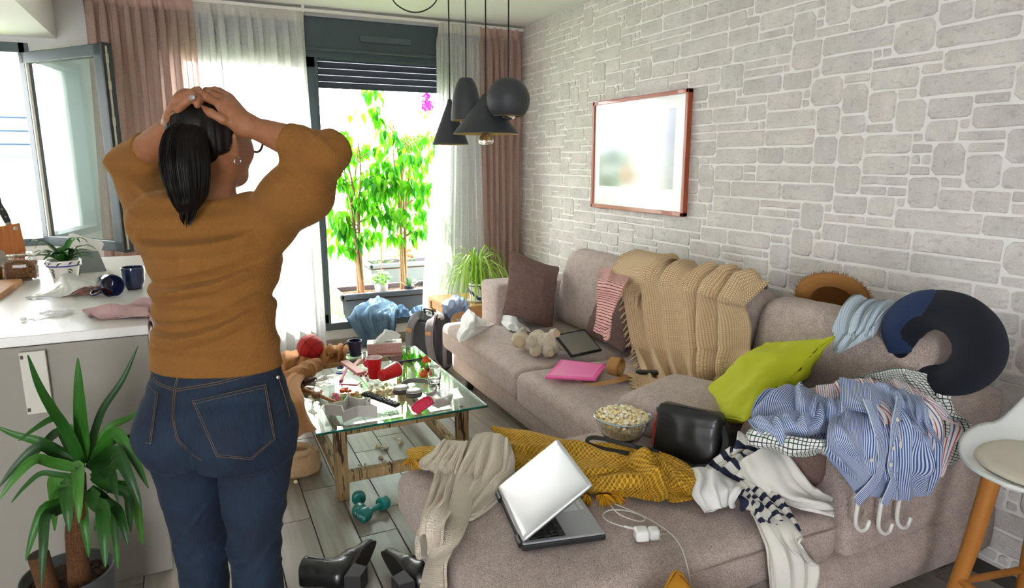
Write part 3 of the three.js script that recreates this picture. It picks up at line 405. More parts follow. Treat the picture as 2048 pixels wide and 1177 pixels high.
{ // bougainvillea
  const t = thing('bougainvillea', 'magenta bougainvillea blossom high beside the voile curtain', 'flower', [2.33, .4, -7.1]), r = rng(4), M = mat(0xb80f88, .7, { transmission: .12, thickness: 0 }), g = leafGeo(.05, .042, .2), lg = leafGeo(.06, .035, .2);
  part('stem', taper([[0, 0, 0], [.1, .9, 0], [.06, 1.45, 0], [.02, 1.72, .02]], [.008, .006, .004, .002], 24, 6), mat(0x7a5a3c, .9), t);
  for (let k = 0; k < 130; k++) { const a = r() * 6.28, b = Math.acos(2 * r() - 1), R = .075 * pow(r(), .4), m = part('bract', g, M, t); m.position.set(.02 + R * sin(b) * cos(a), 1.74 + R * cos(b), .02 + R * sin(b) * sin(a)); m.rotation.set(b - 1.2, r() * 6.28, 0, 'YXZ'); }
  for (let k = 0; k < 7; k++) { const m = part('leaf', lg, leafMats[4], t); m.position.set(rr(-.05, .05, r), 1.63 + rr(-.04, .03, r), 0); m.rotation.set(1.1, r() * 6.28, 0, 'YXZ'); }
}
{ // small pots standing in the planter, planter flowers behind
  const pt = thing('potted_plant', 'bushy green plant in a white pot standing in the planter', 'plant', [1.455, .33, -5.80]), r = rng(5), g = leafGeo(.05, .028, .4);
  part('pot', lathe([[0, 0], [.05, 0], [.062, .115], [.066, .118], [.066, .13], [.058, .13], [.055, .11], [0, .11]], 32), mat(0xf3f2ee, .5), pt); part('soil', lathe([[0, .112], [.056, .112]], 20), M_soil, pt);
  for (let k = 0; k < 90; k++) { const a = r() * 6.28, R = .085 * sqrt(r()), m = part('leaf', g, leafMats[2 + k % 3], pt); m.position.set(R * cos(a) * .8, .12 + rr(.0, .11, r) * (1 - R * 5), R * sin(a) * .8); m.rotation.set(rr(-.6, .3, r), -a + PI / 2, 0, 'YXZ'); }
  const sp = thing('succulent', 'small spiky succulent in a dark pot beside the leaning fig', 'plant', [1.705, .325, -5.78]); part('pot', lathe([[0, 0], [.042, 0], [.05, .07], [.043, .07], [.04, .06], [0, .06]], 28), mat(0x35384a, .4), sp);
  const q = leafGeo(.11, .014, -.1, .4); for (let k = 0; k < 46; k++) { const m = part('leaf', q, mat0(k % 2 ? 0x5f8a5a : 0x86a383), sp); m.position.set(0, .06, 0); m.rotation.set(-rr(.15, 1.3, r), r() * 6.28, 0, 'YXZ'); }
  const fl = thing('flower_clump', 'loose grey-green flowering clump growing in the second planter', 'plant', [1.86, .38, -7.1]); for (let k = 0; k < 150; k++) { const m = part('leaf', g, leafMats[k % 5], fl); m.position.set(rr(-.22, .3, r), rr(0, .22, r), rr(-.12, .12, r)); m.rotation.set(rr(-1, 0, r), r() * 6.28, 0, 'YXZ'); }
  part('flower', [0, 1, 2, 3, 4, 5].map((k) => new THREE.IcosahedronGeometry(.022, 1).translate(.22 + rr(-.06, .08, r), .16 + rr(-.05, .06, r), .1)), mat(0xd84a20, .7), fl);
}
function mat0(c) { return mat0.c?.[c] ?? ((mat0.c ??= {})[c] = mat(c, .6)); }
// ---------- sofa ----------
const T_sofa = dtex(512, (u, v) => { const a = hash3((u * 512) | 0, (v * 512) | 0, 3), b = tn(u, v, 170, 51), c = tn(u, v, 90, 52), t = tfb(u, v, 6, 53); const k = .74 + .34 * (b - .3) + .26 * (c - .5) + .16 * (a - .5) + .12 * (t - .5); return mulc([.98, .935, .915], k * 1.08); }, true, .17);
const T_sofaB = dtex(256, (u, v) => .6 * tn(u, v, 120, 54) + .4 * tn(u, v, 60, 55), false, .12);
const M_sofa = mat(0xd4cac5, .95, { map: T_sofa, bumpMap: T_sofaB, bumpScale: .0012, sheen: .35, sheenRoughness: .6, sheenColor: new THREE.Color(.9, .86, .84) });
const M_brown = mat(0x937c76, .95, { map: T_sofa, bumpMap: T_sofaB, bumpScale: .0018, sheen: .3, sheenRoughness: .6 });
const SEAT = .45, CH = .44;
{
  const t = thing('corner_sofa', 'long taupe fabric corner sofa with chaise along the stone wall', 'sofa', [0, 0, 0]);
  const wob = (s, a = .004) => (q) => a * fbm(q.x * 3 + s, q.y * 3, q.z * 3, 2);
  const at = (x0, x1, y0, y1, z0, z1, r, seg, disp) => softBox(x1 - x0, y1 - y0, z1 - z0, r, seg, disp).translate((x0 + x1) / 2, (y0 + y1) / 2, (z0 + z1) / 2);
  part('base', at(1.50, 2.56, .10, .275, -4.14, -1.245, .025, .06, wob(1)), M_sofa, t);
  part('chaise_base', at(.625, 1.56, .09, .27, -2.13, -1.245, .03, .05, wob(2)), M_sofa, t);
  const crown = (w, d, k, s, wr) => (q, n) => n.y > .3 ? k * (1 - (2 * q.x / w) ** 2) * (1 - (2 * q.z / d) ** 2) + .004 * fbm(q.x * 4 + s, 0, q.z * 4, 3) + (wr ? wr(q) : 0) : .005 * fbm(q.x * 5 + s, q.y * 5, q.z * 5, 2) + .006 * n.y;
  const cr1 = (q) => .006 * sstep(.45, -.05, abs(q.z + .18)) * sstep(-.45, -.1, q.x) * (ridge(q.x * 4 + 3 * q.z + n3(q.z * 4, q.x * 3) * .5, q.z * 16 + q.x * 5, 4) - .4);
  const cs = [part('seat_cushion', at(1.425, 2.42, .262, .448, -4.12, -2.935, .045, .022, crown(1.0, 1.18, .018, 5, cr1)), M_sofa, t),
    part('seat_cushion', at(1.405, 2.42, .262, .452, -2.93, -2.08, .045, .022, crown(1.0, .85, .020, 9, (q) => .004 * sstep(0, .3, q.x) * (ridge(q.x * 5, q.z * 14 + q.x * 6, 2) - .4))), M_sofa, t),
    part('chaise_cushion', at(.56, 1.742, .255, .435, -2.16, -1.262, .055, .022, crown(1.19, .9, .016, 13, (q) => .003 * (ridge(q.x * 6, q.z * 6, 7) - .5))), M_sofa, t)];
  part('corner_cushion', at(1.70, 2.42, .262, .44, -2.12, -1.56, .045, .03, wob(31)), M_sofa, t);
  const M_seam = mat(0xb7a095, .95);
  part('piping', tube([[.605, .395, -2.05], [.578, .397, -1.9], [.574, .397, -1.7], [.578, .396, -1.45], [.60, .396, -1.30], [.66, .398, -1.258], [1.0, .40, -1.255], [1.35, .398, -1.255], [1.70, .396, -1.255]], .0022, 90, 6), M_seam, cs[2]);
  part('piping', tube([[1.424, .40, -4.05], [1.42, .402, -3.6], [1.42, .402, -3.3], [1.424, .40, -2.98]], .0022, 40, 6), M_seam, cs[0]);
  part('piping', tube([[1.404, .405, -2.88], [1.40, .407, -2.6], [1.402, .405, -2.14]], .0022, 40, 6), M_seam, cs[1]);
  part('armrest', at(1.715, 2.56, .25, .72, -4.12, -3.83, .03, .03, wob(21, .006)), M_sofa, t);
  part('armrest', at(1.765, 2.54, .252, .715, -1.60, -1.265, .03, .03, wob(25, .006)), M_sofa, t);
  part('backrest', at(2.40, 2.60, .25, .70, -4.12, -1.3, .03, .05, wob(27)), M_sofa, t);
  const back = (zc, w, s, tilt, hgt = .52) => { const g = softBox(.25, hgt, w, .10, .022, (q, n) => { const f = (1 - (2 * q.z / w) ** 2), e = (1 - pow(abs(2 * q.y / hgt), 3)); return (n.x < -.2 ? .035 * f * e : 0) + .012 * fbm(q.y * 5, q.z * 5 + s, s, 3) + .006 * (ridge(q.y * 4 + s, q.z * 9, s) - .5) * sstep(.0, .26, abs(q.y)) - .02 * pow(abs(2 * q.z / w), 6) * pow(abs(2 * q.y / hgt), 2); }); const m = part('back_cushion', g, M_sofa, t); m.position.set(2.275, .685, zc); m.rotation.set(0, 0, tilt); return m; };
  back(-3.41, .84, 3, -.24); back(-2.57, .84, 8, -.24); back(-1.71, .84, 14, -.22, .50);
  for (const [x, z] of [[1.58, -3.98], [1.58, -2.4], [.72, -2.02], [.72, -1.36], [2.44, -3.98], [2.44, -1.36]]) part('leg', bar([x, .105, z], [x - .01, 0, z], .05, .04, .004, V(0, 0, 1)), M_darkEdge, t);
}
// distance to the sofa, for cloth that lies on it
const sofaD = (x, y, z) => { const c = 2.275, dx = x - c, dy = y - .685, ca = cos(.24), sa = sin(.24), X = dx * ca - dy * sa, Y = dx * sa + dy * ca;
  return min(sdBox(x, y, z, [1.92, .355, -3.1], [.505, .105, 1.03], .05), sdBox(x, y, z, [1.43, .345, -1.71], [.87, .102, .45], .055), sdBox(x, y, z, [2.15, .485, -1.4325], [.39, .235, .17], .035), sdBox(x, y, z, [2.14, .485, -3.975], [.42, .235, .145], .03), sdBox(X, Y, z, [-.02, 0, -2.57], [.15, .265, 1.27], .1)); };
const offSofa = (off) => (p) => { for (let k = 0; k < 3; k++) { const d = sofaD(p.x, p.y, p.z); if (d >= off) return; const e = .004, gx = sofaD(p.x + e, p.y, p.z) - d, gy = sofaD(p.x, p.y + e, p.z) - d, gz = sofaD(p.x, p.y, p.z + e) - d, l = hypot(gx, gy, gz) || 1; p.x += gx / l * (off - d); p.y += gy / l * (off - d); p.z += gz / l * (off - d); } };
// ---------- coffee table ----------
const TT = .36;                                              // height of the glass top
const T_worn = dtex(512, (u, v) => { const g = tn2(u, v, 6, 90, 61), f = tn2(u, v, 20, 200, 62), s = tfb(u, v, 8, 63), w = sstep(.60, .78, .55 * tn2(u, v, 5, 40, 64) + .45 * tn2(u, v, 14, 110, 65) + .18 * (s - .5)); return mixc(mulc([.80, .70, .55], .8 + .2 * g + .1 * (f - .5)), [.21, .15, .10], w * .9); }, true, .5);
const M_worn = mat(0xe8ddc8, .8, { map: cloned(T_worn, 2, 2, PI / 2), bumpMap: T_worn, bumpScale: .001 });
{
  const t = thing('coffee_table', 'low glass-topped coffee table with distressed wooden legs', 'table', [.789, 0, -3.355]), w = .802, d = 1.17;
  const hx = .29, hz = .515;
  for (const [x, z] of [[-hx, hz], [hx, hz], [-hx, -hz], [hx, -hz]]) part('leg', rbox(.054, .345, .054, .004).translate(x, .1725, z), M_worn, t);
  for (const z of [hz, -hz]) { part('top_rail', rbox(2 * hx - .05, .034, .03, .003).translate(0, .325, z), M_worn, t); part('lower_rail', rbox(2 * hx - .05, .046, .045, .004).translate(0, .105, z), M_worn, t); }
  for (const x of [hx, -hx]) { part('top_rail', rbox(.03, .034, 2 * hz - .05, .003).translate(x, .325, 0), M_worn, t); part('lower_rail', rbox(.045, .046, 2 * hz - .05, .004).translate(x, .105, 0), M_worn, t); }
  const g = part('glass_top', box(-w / 2 + .004, w / 2 - .004, .350, .360, -d / 2 + .004, d / 2 - .004), mat(0xf1fbf8, .0, { transmission: 1, ior: 1.52 }), t);
  const M_ge = mat(0x1d8f7c, .12, { transmission: .55, ior: 1.52, clearcoat: .6 });
  for (const [x, z, a, b] of [[0, d / 2 - .003, w, .006], [0, -d / 2 + .003, w, .006], [w / 2 - .003, 0, .006, d - .012], [-w / 2 + .003, 0, .006, d - .012]]) part('polished_edge', rbox(a, .0105, b, .0025).translate(x, .355, z), M_ge, g);
  const bev = (x0, z0, x1, z1, X0, Z0, X1, Z1) => { const q = new THREE.BufferGeometry(); q.setAttribute('position', new THREE.Float32BufferAttribute([x0, .3575, z0, x1, .3575, z1, X0, .3608, Z0, X1, .3608, Z1], 3)); q.setIndex([0, 1, 2, 2, 1, 3]); q.computeVertexNormals(); return boxUV(q); }, e = .026, W = w / 2, D = d / 2;
  part('bevel', [bev(-W, D, W, D, -W + e, D - e, W - e, D - e), bev(W, D, W, -D, W - e, D - e, W - e, -D + e), bev(W, -D, -W, -D, W - e, -D + e, -W + e, -D + e), bev(-W, -D, -W, D, -W + e, -D + e, -W + e, D - e)], mat(0xeafaf6, .02, { transmission: .9, ior: 1.6 }), g);
  for (const [x, z] of [[-hx, hz], [hx, hz], [-hx, -hz], [hx, -hz]]) part('spacer', lathe([[.009, .344], [.009, .351], [0, .351]], 14).translate(x, 0, z), M_darkEdge, t);
}
// ---------- kitchen peninsula and what stands on it ----------
const KC = .945, M_navy = mat(0x1c2b4d, .12, { clearcoat: .8 }), T_oak = dtex(256, (u, v) => { const g = tn2(u, v, 60, 3, 81), f = tn2(u, v, 128, 12, 82); return mixc([.90, .76, .58], [.74, .56, .38], .55 * g + .35 * f); }, true, .3);
const M_oak = mat(0xecd0a8, .5, { map: T_oak }), M_glass = mat(0xffffff, .02, { transmission: 1, ior: 1.35 }), M_solid = mat(0xffffff, .01, { transmission: 1, thickness: .01, ior: 1.48 });
{
  const t = thing('kitchen_peninsula', 'white kitchen peninsula with a plain end panel behind the yucca', 'counter', [-.645, 0, -3.59]);
  part('worktop', rbox(.93, .035, 2.03, .004).translate(0, KC - .0175, 0), mat(0xd8d5cf, .3, { clearcoat: .2 }), t);
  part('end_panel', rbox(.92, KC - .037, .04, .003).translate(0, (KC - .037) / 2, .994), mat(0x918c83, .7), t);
  part('carcass', rbox(.90, KC - .12, 1.95, .003).translate(0, (KC - .12) / 2 + .08, -.01), mat(0xe6e3dd, .6), t);
  const c = single('junction_cover', 'white blank cover plate with black clips on the end panel', 'cover plate', rbox(.072, .212, .016, .002), mat(0xc6c2b6, .5), [-.519, .788, -2.566]);
  part('clip', rbox(.008, .012, .004, .001).translate(-.029, .09, .0085), M_darkEdge, c); part('clip', rbox(.008, .012, .004, .001).translate(-.029, -.09, .0085), M_darkEdge, c);
}
function mug(label, pos, r = .043, h = .098, taper2 = .8, hAng = 0, group) {
  const t = thing('mug', label, 'mug', pos, hAng, group), o = [[0, .002], [r * taper2 * .86, 0], [r * taper2, .006], [r * .9, h * .35], [r * .98, h * .7], [r, h - .003], [r - .002, h], [r - .005, h - .003], [r * .93, h * .6], [r * .78, h * .2], [r * .6, .008], [0, .006]];
  part('cup', lathe(o, 40), M_navy, t);
  part('handle', tube([[r * .9, h * .80, 0], [r * 1.25, h * .84, 0], [r * 1.62, h * .66, 0], [r * 1.55, h * .40, 0], [r * 1.2, h * .22, 0], [r * .86, h * .24, 0]], .0055, 30, 8), M_navy, t); return t;
}
mug('dark blue mug standing on the worktop beside the woman', [-.272, KC, -3.36], .048, .1, .72, 2.1);
{ const m = mug('dark blue mug lying on its side on the worktop', [-.352, KC + .046, -3.25], .048, .1, .78, 0); m.rotation.set(0, 0, 0); m.quaternion.setFromRotationMatrix(new THREE.Matrix4().makeBasis(V(-.85, -.42, .31).normalize(), V(.42, -.02, .9).normalize(), V(-.85, -.42, .31).normalize().cross(V(.42, -.02, .9).normalize()).normalize())); m.position.set(-.378, KC + .047, -3.30); }
{ // painted plant pot with a small bromeliad
  const t = thing('potted_plant', 'small leafy plant in a hand-painted white pot on the worktop', 'plant', [-.565, KC, -3.62]);
  part('pot', lathe([[0, 0], [.042, 0], [.045, .006], [.061, .085], [.062, .088], [.069, .088], [.071, .115], [.065, .118], [.06, .10], [0, .10]], 48), mat(0xefe9e0, .25, { clearcoat: .5 }), t);
  const B = mat(0x2d3a8c, .3), G = mat(0x2f5a32, .35), prof = (y) => y < .088 ? lerp(.045, .061, (y - .006) / .079) : lerp(.069, .071, (y - .088) / .03);
  part('painted_band', [.004, .089].map((y) => new THREE.CylinderGeometry(prof(y + .004) + .0006, prof(y) + .0006, .006, 48, 1, true).translate(0, y + .003, 0)), B, t);
  const stroke = (a0, y0, a1, y1, w, b) => { const pts = []; for (let k = 0; k <= 8; k++) { const s = k / 8, a = lerp(a0, a1, s), y = lerp(y0, y1, s) + b * sin(s * PI), r = prof(y) + .0008; pts.push(V(r * sin(a), y, r * cos(a))); } return taper(pts, [.0008, w, w * .8, .0008], 14, 6); };
  const leavesP = [], bl = []; for (let k = 0; k < 5; k++) { const a = -.9 + k * 1.25; leavesP.push(stroke(a, .075, a + .35, .066, .004, .006), stroke(a, .066, a + .26, .05, .0035, .006), stroke(a, .056, a + .2, .034, .003, .005), stroke(a + .6, .094, a + .95, .108, .004, .004)); bl.push(stroke(a + .05, .099, a + .3, .108, .004, .003)); }
  part('painted_leaves', leavesP, G, t); part('painted_petals', bl, B, t); part('soil', lathe([[0, .102], [.063, .102]], 24), M_soil, t);
  const r = rng(51), M = [0x1f4a1c, 0x2c6426, 0x3b7a2f].map((c) => mat(c, .4, { specularIntensity: .7 }));
  for (let k = 0; k < 30; k++) { const a = k * 2.4, L = rr(.09, .15, r), e = rr(.05, .1, r) * (k < 12 ? 1.1 : .6), d = V(cos(a), 0, sin(a)); part('leaf', ribbon([[0, .1, 0], [d.x * L * .4, .1 + e * .8, d.z * L * .4], [d.x * L * .8, .1 + e, d.z * L * .8], [d.x * L * 1.05, .1 + e * .75, d.z * L * 1.05]], (s) => .004 + .026 * pow(sin(PI * pow(min(1, s + .04), 1.1)), .8), { seg: 9, fold: .35, cross: 2 }), M[k % 3], t); }
}
{ // swing-top jar of grain
  const t = thing('glass_jar', 'swing-top glass jar half full of brown grain', 'jar', [-.775, KC, -3.86]), sq = (w, y0, y1, r) => softBox(w, y1 - y0, w, r, .02).translate(0, (y0 + y1) / 2, 0);
  part('glass_body', [sq(.125, 0, .105, .022)], M_glass, t); part('neck', lathe([[.046, .098], [.05, .104], [.05, .116], [.046, .118], [.043, .116], [.043, .1], [.046, .098]], 36), M_solid, t); part('lid', lathe([[0, .128], [.05, .130], [.053, .127], [.053, .121], [.049, .119], [0, .119]], 36), M_solid, t); part('wire_bail', [tube([[.054, .118, .012], [.0, .118, .055], [-.054, .118, .012], [-.05, .118, -.025], [0, .118, -.053], [.05, .118, -.025], [.054, .118, .012]], .0013, 40, 5), tube([[-.035, .119, .043], [-.04, .098, .05], [-.02, .097, .058], [-.012, .118, .055]], .0013, 16, 5)], M_steel, t);
  const r = rng(61), gr = []; for (let k = 0; k < 1500; k++) { const y = .006 + .078 * pow(r(), .8), s = r() < .55; const q = floor(r() * 4), e = .055, a = rr(-e, e, r), x = s ? (q === 0 ? e : q === 1 ? -e : a) : a, z = s ? (q === 2 ? e : q === 3 ? -e : rr(-e, e, r)) : rr(-e, e, r); const o = new THREE.OctahedronGeometry(.0045).scale(1.3, .8, .8); o.rotateX(r() * 6).rotateY(r() * 6).translate(x, s ? y : .08 + rr(-.004, .005, r), z); gr.push(o); }
  const g = stuff(single('grain', 'brown grain filling the lower half of the swing-top jar', 'grain', gr, mat(0x8a5f38, .8), [-.775, KC, -3.86])); const core = stuff(part('grain_core', softBox(.106, .076, .106, .016, .03).translate(0, .044, 0), mat(0x6e4a2c, .9), g));
}
{ // knife block, knives, oil bottle, napkin holder, cutting board
  const t = thing('knife_block', 'slanted wooden knife block at the left end of the worktop', 'knife block', [-.865, KC, -4.06], .35); t.scale.setScalar(1.28);
  part('block', extr([[-.055, 0], [.055, 0], [.042, .20], [-.055, .185]], .11, .004).translate(0, 0, -.055), mat(0xcf9a62, .45, { map: T_oak }), t);
  part('badge', lathe([[0, .002], [.008, .002], [.008, 0]], 20).rotateX(PI / 2).translate(.03, .185, .06), M_steel, t);
  const kn = (label, x, y, z, lean, L) => { const k = thing('knife', label, 'knife', [x, y, z], .35); const h = part('handle', extr([[-.011, 0], [.011, 0], [.013, L * .35], [.008, L * .7], [.016, L], [.002, L + .012], [-.012, L * .92], [-.014, L * .5]], .016, .003).translate(0, 0, -.008), mat(0x23262a, .4), k); part('bolster', rbox(.024, .018, .02, .002).translate(0, -.006, 0), M_steel, k); for (const q of [.2, .5, .8]) part('rivet', new THREE.CylinderGeometry(.0035, .0035, .024, 12).rotateX(PI / 2).translate(0, L * q, 0), M_steel, h); k.rotation.z = lean; return k; };
  kn('black-handled knife sticking out of the wooden block, right one', -.838, KC + .268, -4.03, .26, .13); kn('black-handled knife left of its twin above the block', -.886, KC + .255, -4.02, .26, .13);
  const b = single('cleaver_blade', 'broad steel knife blade leaning against the wooden block', 'knife', extr([[0, 0], [.085, 0], [.012, .19], [-.012, .19]], .002, .0004), mat(0x9a9489, .28, { metalness: .85 }), [-.905, KC + .03, -3.955], .35); b.rotation.x = -.12;
  const o = thing('oil_bottle', 'stoppered glass cruet of amber oil at the worktop edge', 'bottle', [-.90, KC, -3.93]); part('glass_body', lathes([[0, .001], [.042, 0], [.045, .02], [.043, .07], [.02, .11], [.0135, .13], [.013, .155], [.017, .16]], 32), M_glass, o); part('oil', lathes([[0, .004], [.040, .003], [.042, .02], [.041, .055], [.0, .056]], 28), mat(0xa86a14, .1, { transmission: .6 }), o); part('cork_ball', new THREE.SphereGeometry(.019, 20, 14).translate(0, .176, 0), mat(0xd0a066, .6), o); part('handle', tube([[.012, .15, .0], [.045, .135, .01], [.055, .09, .01], [.042, .05, .0]], .004, 24, 8), M_glass, o);
  const n = thing('napkin_holder', 'grey trapezoid napkin holder behind the painted pot', 'napkin holder', [-.53, KC, -4.0], .28); for (const z of [-.02, .02]) part('plate', extr([[-.085, 0], [.085, 0], [.058, .105], [-.03, .115]], .003, .0008).translate(0, 0, z), mat(0x8f9694, .35, { metalness: .6 }), n); part('base', rbox(.17, .006, .05, .002).translate(0, .003, 0), mat(0x8f9694, .35, { metalness: .6 }), n);
  single('napkin', 'white paper napkins standing in the grey holder', 'napkin', [0, 1, 2, 3, 4].map((k) => rbox(.15, .15, .0016, .0006).rotateZ(-.35 - .03 * k).translate(-.01, .10, -.010 + k * .005)), mat(0xf4f2ee, .9), [-.53, KC + .006, -4.0], .28);
  const c = thing('cutting_board', 'thick wooden cutting board at the left edge of the worktop', 'board', [-.86, KC, -3.52], 0); part('board', rbox(.22, .026, .40, .005).translate(0, .013, 0), M_oak, c);
}
{ // crumpled snack bag, earphones, socks
  const bag = cloth([[[-.665, KC + .004, -3.30], [-.58, KC + .03, -3.39], [-.54, KC + .075, -3.47], [-.47, KC + .045, -3.45], [-.40, KC + .03, -3.40], [-.33, KC + .012, -3.36]], [[-.655, KC + .004, -3.285], [-.56, KC + .02, -3.31], [-.51, KC + .05, -3.35], [-.45, KC + .042, -3.33], [-.40, KC + .026, -3.32], [-.34, KC + .01, -3.30]], [[-.64, KC + .003, -3.275], [-.56, KC + .004, -3.27], [-.49, KC + .006, -3.265], [-.43, KC + .012, -3.26], [-.40, KC + .008, -3.27], [-.345, KC + .004, -3.275]]], { nu: 44, nv: 26, th: .0015, fold: (s, t) => .006 * (ridge(s * 28, t * 24, 3) - .4) + .003 * ridge(s * 60, t * 50, 1) });
  const b = single('snack_bag', 'torn silver snack bag lying open on the worktop', 'bag', bag, mat(0xd8d8d6, .3, { metalness: .35 })); 
  part('printed_side', cloth([[[-.50, KC + .012, -3.258], [-.45, KC + .034, -3.295], [-.40, KC + .028, -3.30], [-.355, KC + .014, -3.285]], [[-.53, KC + .003, -3.245], [-.45, KC + .006, -3.235], [-.40, KC + .006, -3.245], [-.35, KC + .003, -3.262]]], { nu: 30, nv: 12, th: .0015, fold: (s, t) => .004 * ridge(s * 40, t * 50, 6) }), mat(0x9a5a14, .35, { clearcoat: .5, map: dtex(128, (u, v) => mixc([.75, .42, .1], [.3, .13, .04], sstep(.4, .7, tfb(u, v, 6, 91))), true, .1) }), b, 'brown printed side of the bag');
  const e = thing('earphones', 'tangled white earphone cable near the worktop edge', 'earphones', [0, 0, 0]), Mw = mat(0xf3f2ef, .4), Y = KC + .0025, loops = []; for (let k = 0; k < 60; k++) { const a = k * .55, q = .042 + .012 * sin(k * .9); loops.push([-.495 + q * cos(a), Y + .001 * k / 3 * .3 + .012 * abs(sin(a * .5 + k)) * .5, -2.90 + q * .75 * sin(a)]); }
  part('cable', tube([[-.578, Y, -2.826], [-.555, Y, -2.84], [-.545, Y, -2.815], ...loops, [-.46, Y, -2.895], [-.41, Y + .002, -2.90], [-.37, Y + .004, -2.90]], .0013, 420, 5), Mw, e); part('earbud', [new THREE.SphereGeometry(.0085, 14, 10).scale(1.2, .8, .8).translate(-.583, Y + .006, -2.824)], Mw, e); part('remote_capsule', tube([[-.505, Y + .014, -2.885], [-.485, Y + .016, -2.89], [-.465, Y + .013, -2.895]], .005, 10, 8), Mw, e);
  const Ms = mat(0xeec4c4, .95, { map: dtex(128, (u, v) => .85 + .15 * sin(u * 40 * PI) * .6 + .1 * (tn(u, v, 64, 92) - .5), true, .06), bumpMap: dtex(64, (u, v) => .5 + .5 * sin(u * 2 * PI * 8), false, .03), bumpScale: .0015 });
  const foldS = (k) => (s, t) => .007 * n3(s * 14 + k, t * 26, k) + .006 * ridge(s * 9 + k, t * 30, 2);
  single('sock', 'pale pink ribbed sock crumpled at the worktop corner, back one', 'sock', cloth([[[-.41, KC + .006, -2.875], [-.34, KC + .02, -2.885], [-.27, KC + .022, -2.875], [-.21, KC + .03, -2.85], [-.165, KC + .014, -2.79]], [[-.40, KC + .004, -2.855], [-.34, KC + .03, -2.85], [-.27, KC + .03, -2.835], [-.20, KC + .045, -2.81], [-.155, KC + .02, -2.75]], [[-.375, KC + .005, -2.80], [-.33, KC + .008, -2.815], [-.27, KC + .01, -2.80], [-.21, KC + .012, -2.78], [-.17, KC + .008, -2.73]]], { nu: 40, nv: 24, th: .006, fold: foldS(1) }), Ms);
  single('sock', 'pale pink ribbed sock lying in front of the other one', 'sock', cloth([[[-.385, KC + .006, -2.80], [-.31, KC + .022, -2.80], [-.25, KC + .018, -2.785], [-.19, KC + .024, -2.76]], [[-.365, KC + .012, -2.76], [-.31, KC + .036, -2.755], [-.25, KC + .03, -2.74], [-.185, KC + .032, -2.715]], [[-.335, KC + .005, -2.715], [-.30, KC + .006, -2.715], [-.24, KC + .006, -2.695], [-.18, KC + .006, -2.68]]], { nu: 36, nv: 22, th: .006, fold: foldS(5) }), Ms);
  single('pink_cloth', 'pink cloth hanging over the worktop corner beside the woman', 'cloth', cloth([[[-.205, KC + .01, -2.72], [-.18, KC + .012, -2.66], [-.176, KC + .012, -2.61]], [[-.19, KC + .01, -2.735], [-.168, KC + .004, -2.68], [-.163, KC + .0, -2.60]], [[-.172, KC - .08, -2.74], [-.160, KC - .09, -2.68], [-.158, KC - .1, -2.62]], [[-.168, KC - .17, -2.73], [-.158, KC - .19, -2.67], [-.16, KC - .16, -2.63]]], { nu: 16, nv: 30, th: .004, fold: (s, t) => .004 * sin(s * 60 + 3 * t) }), Ms);
}
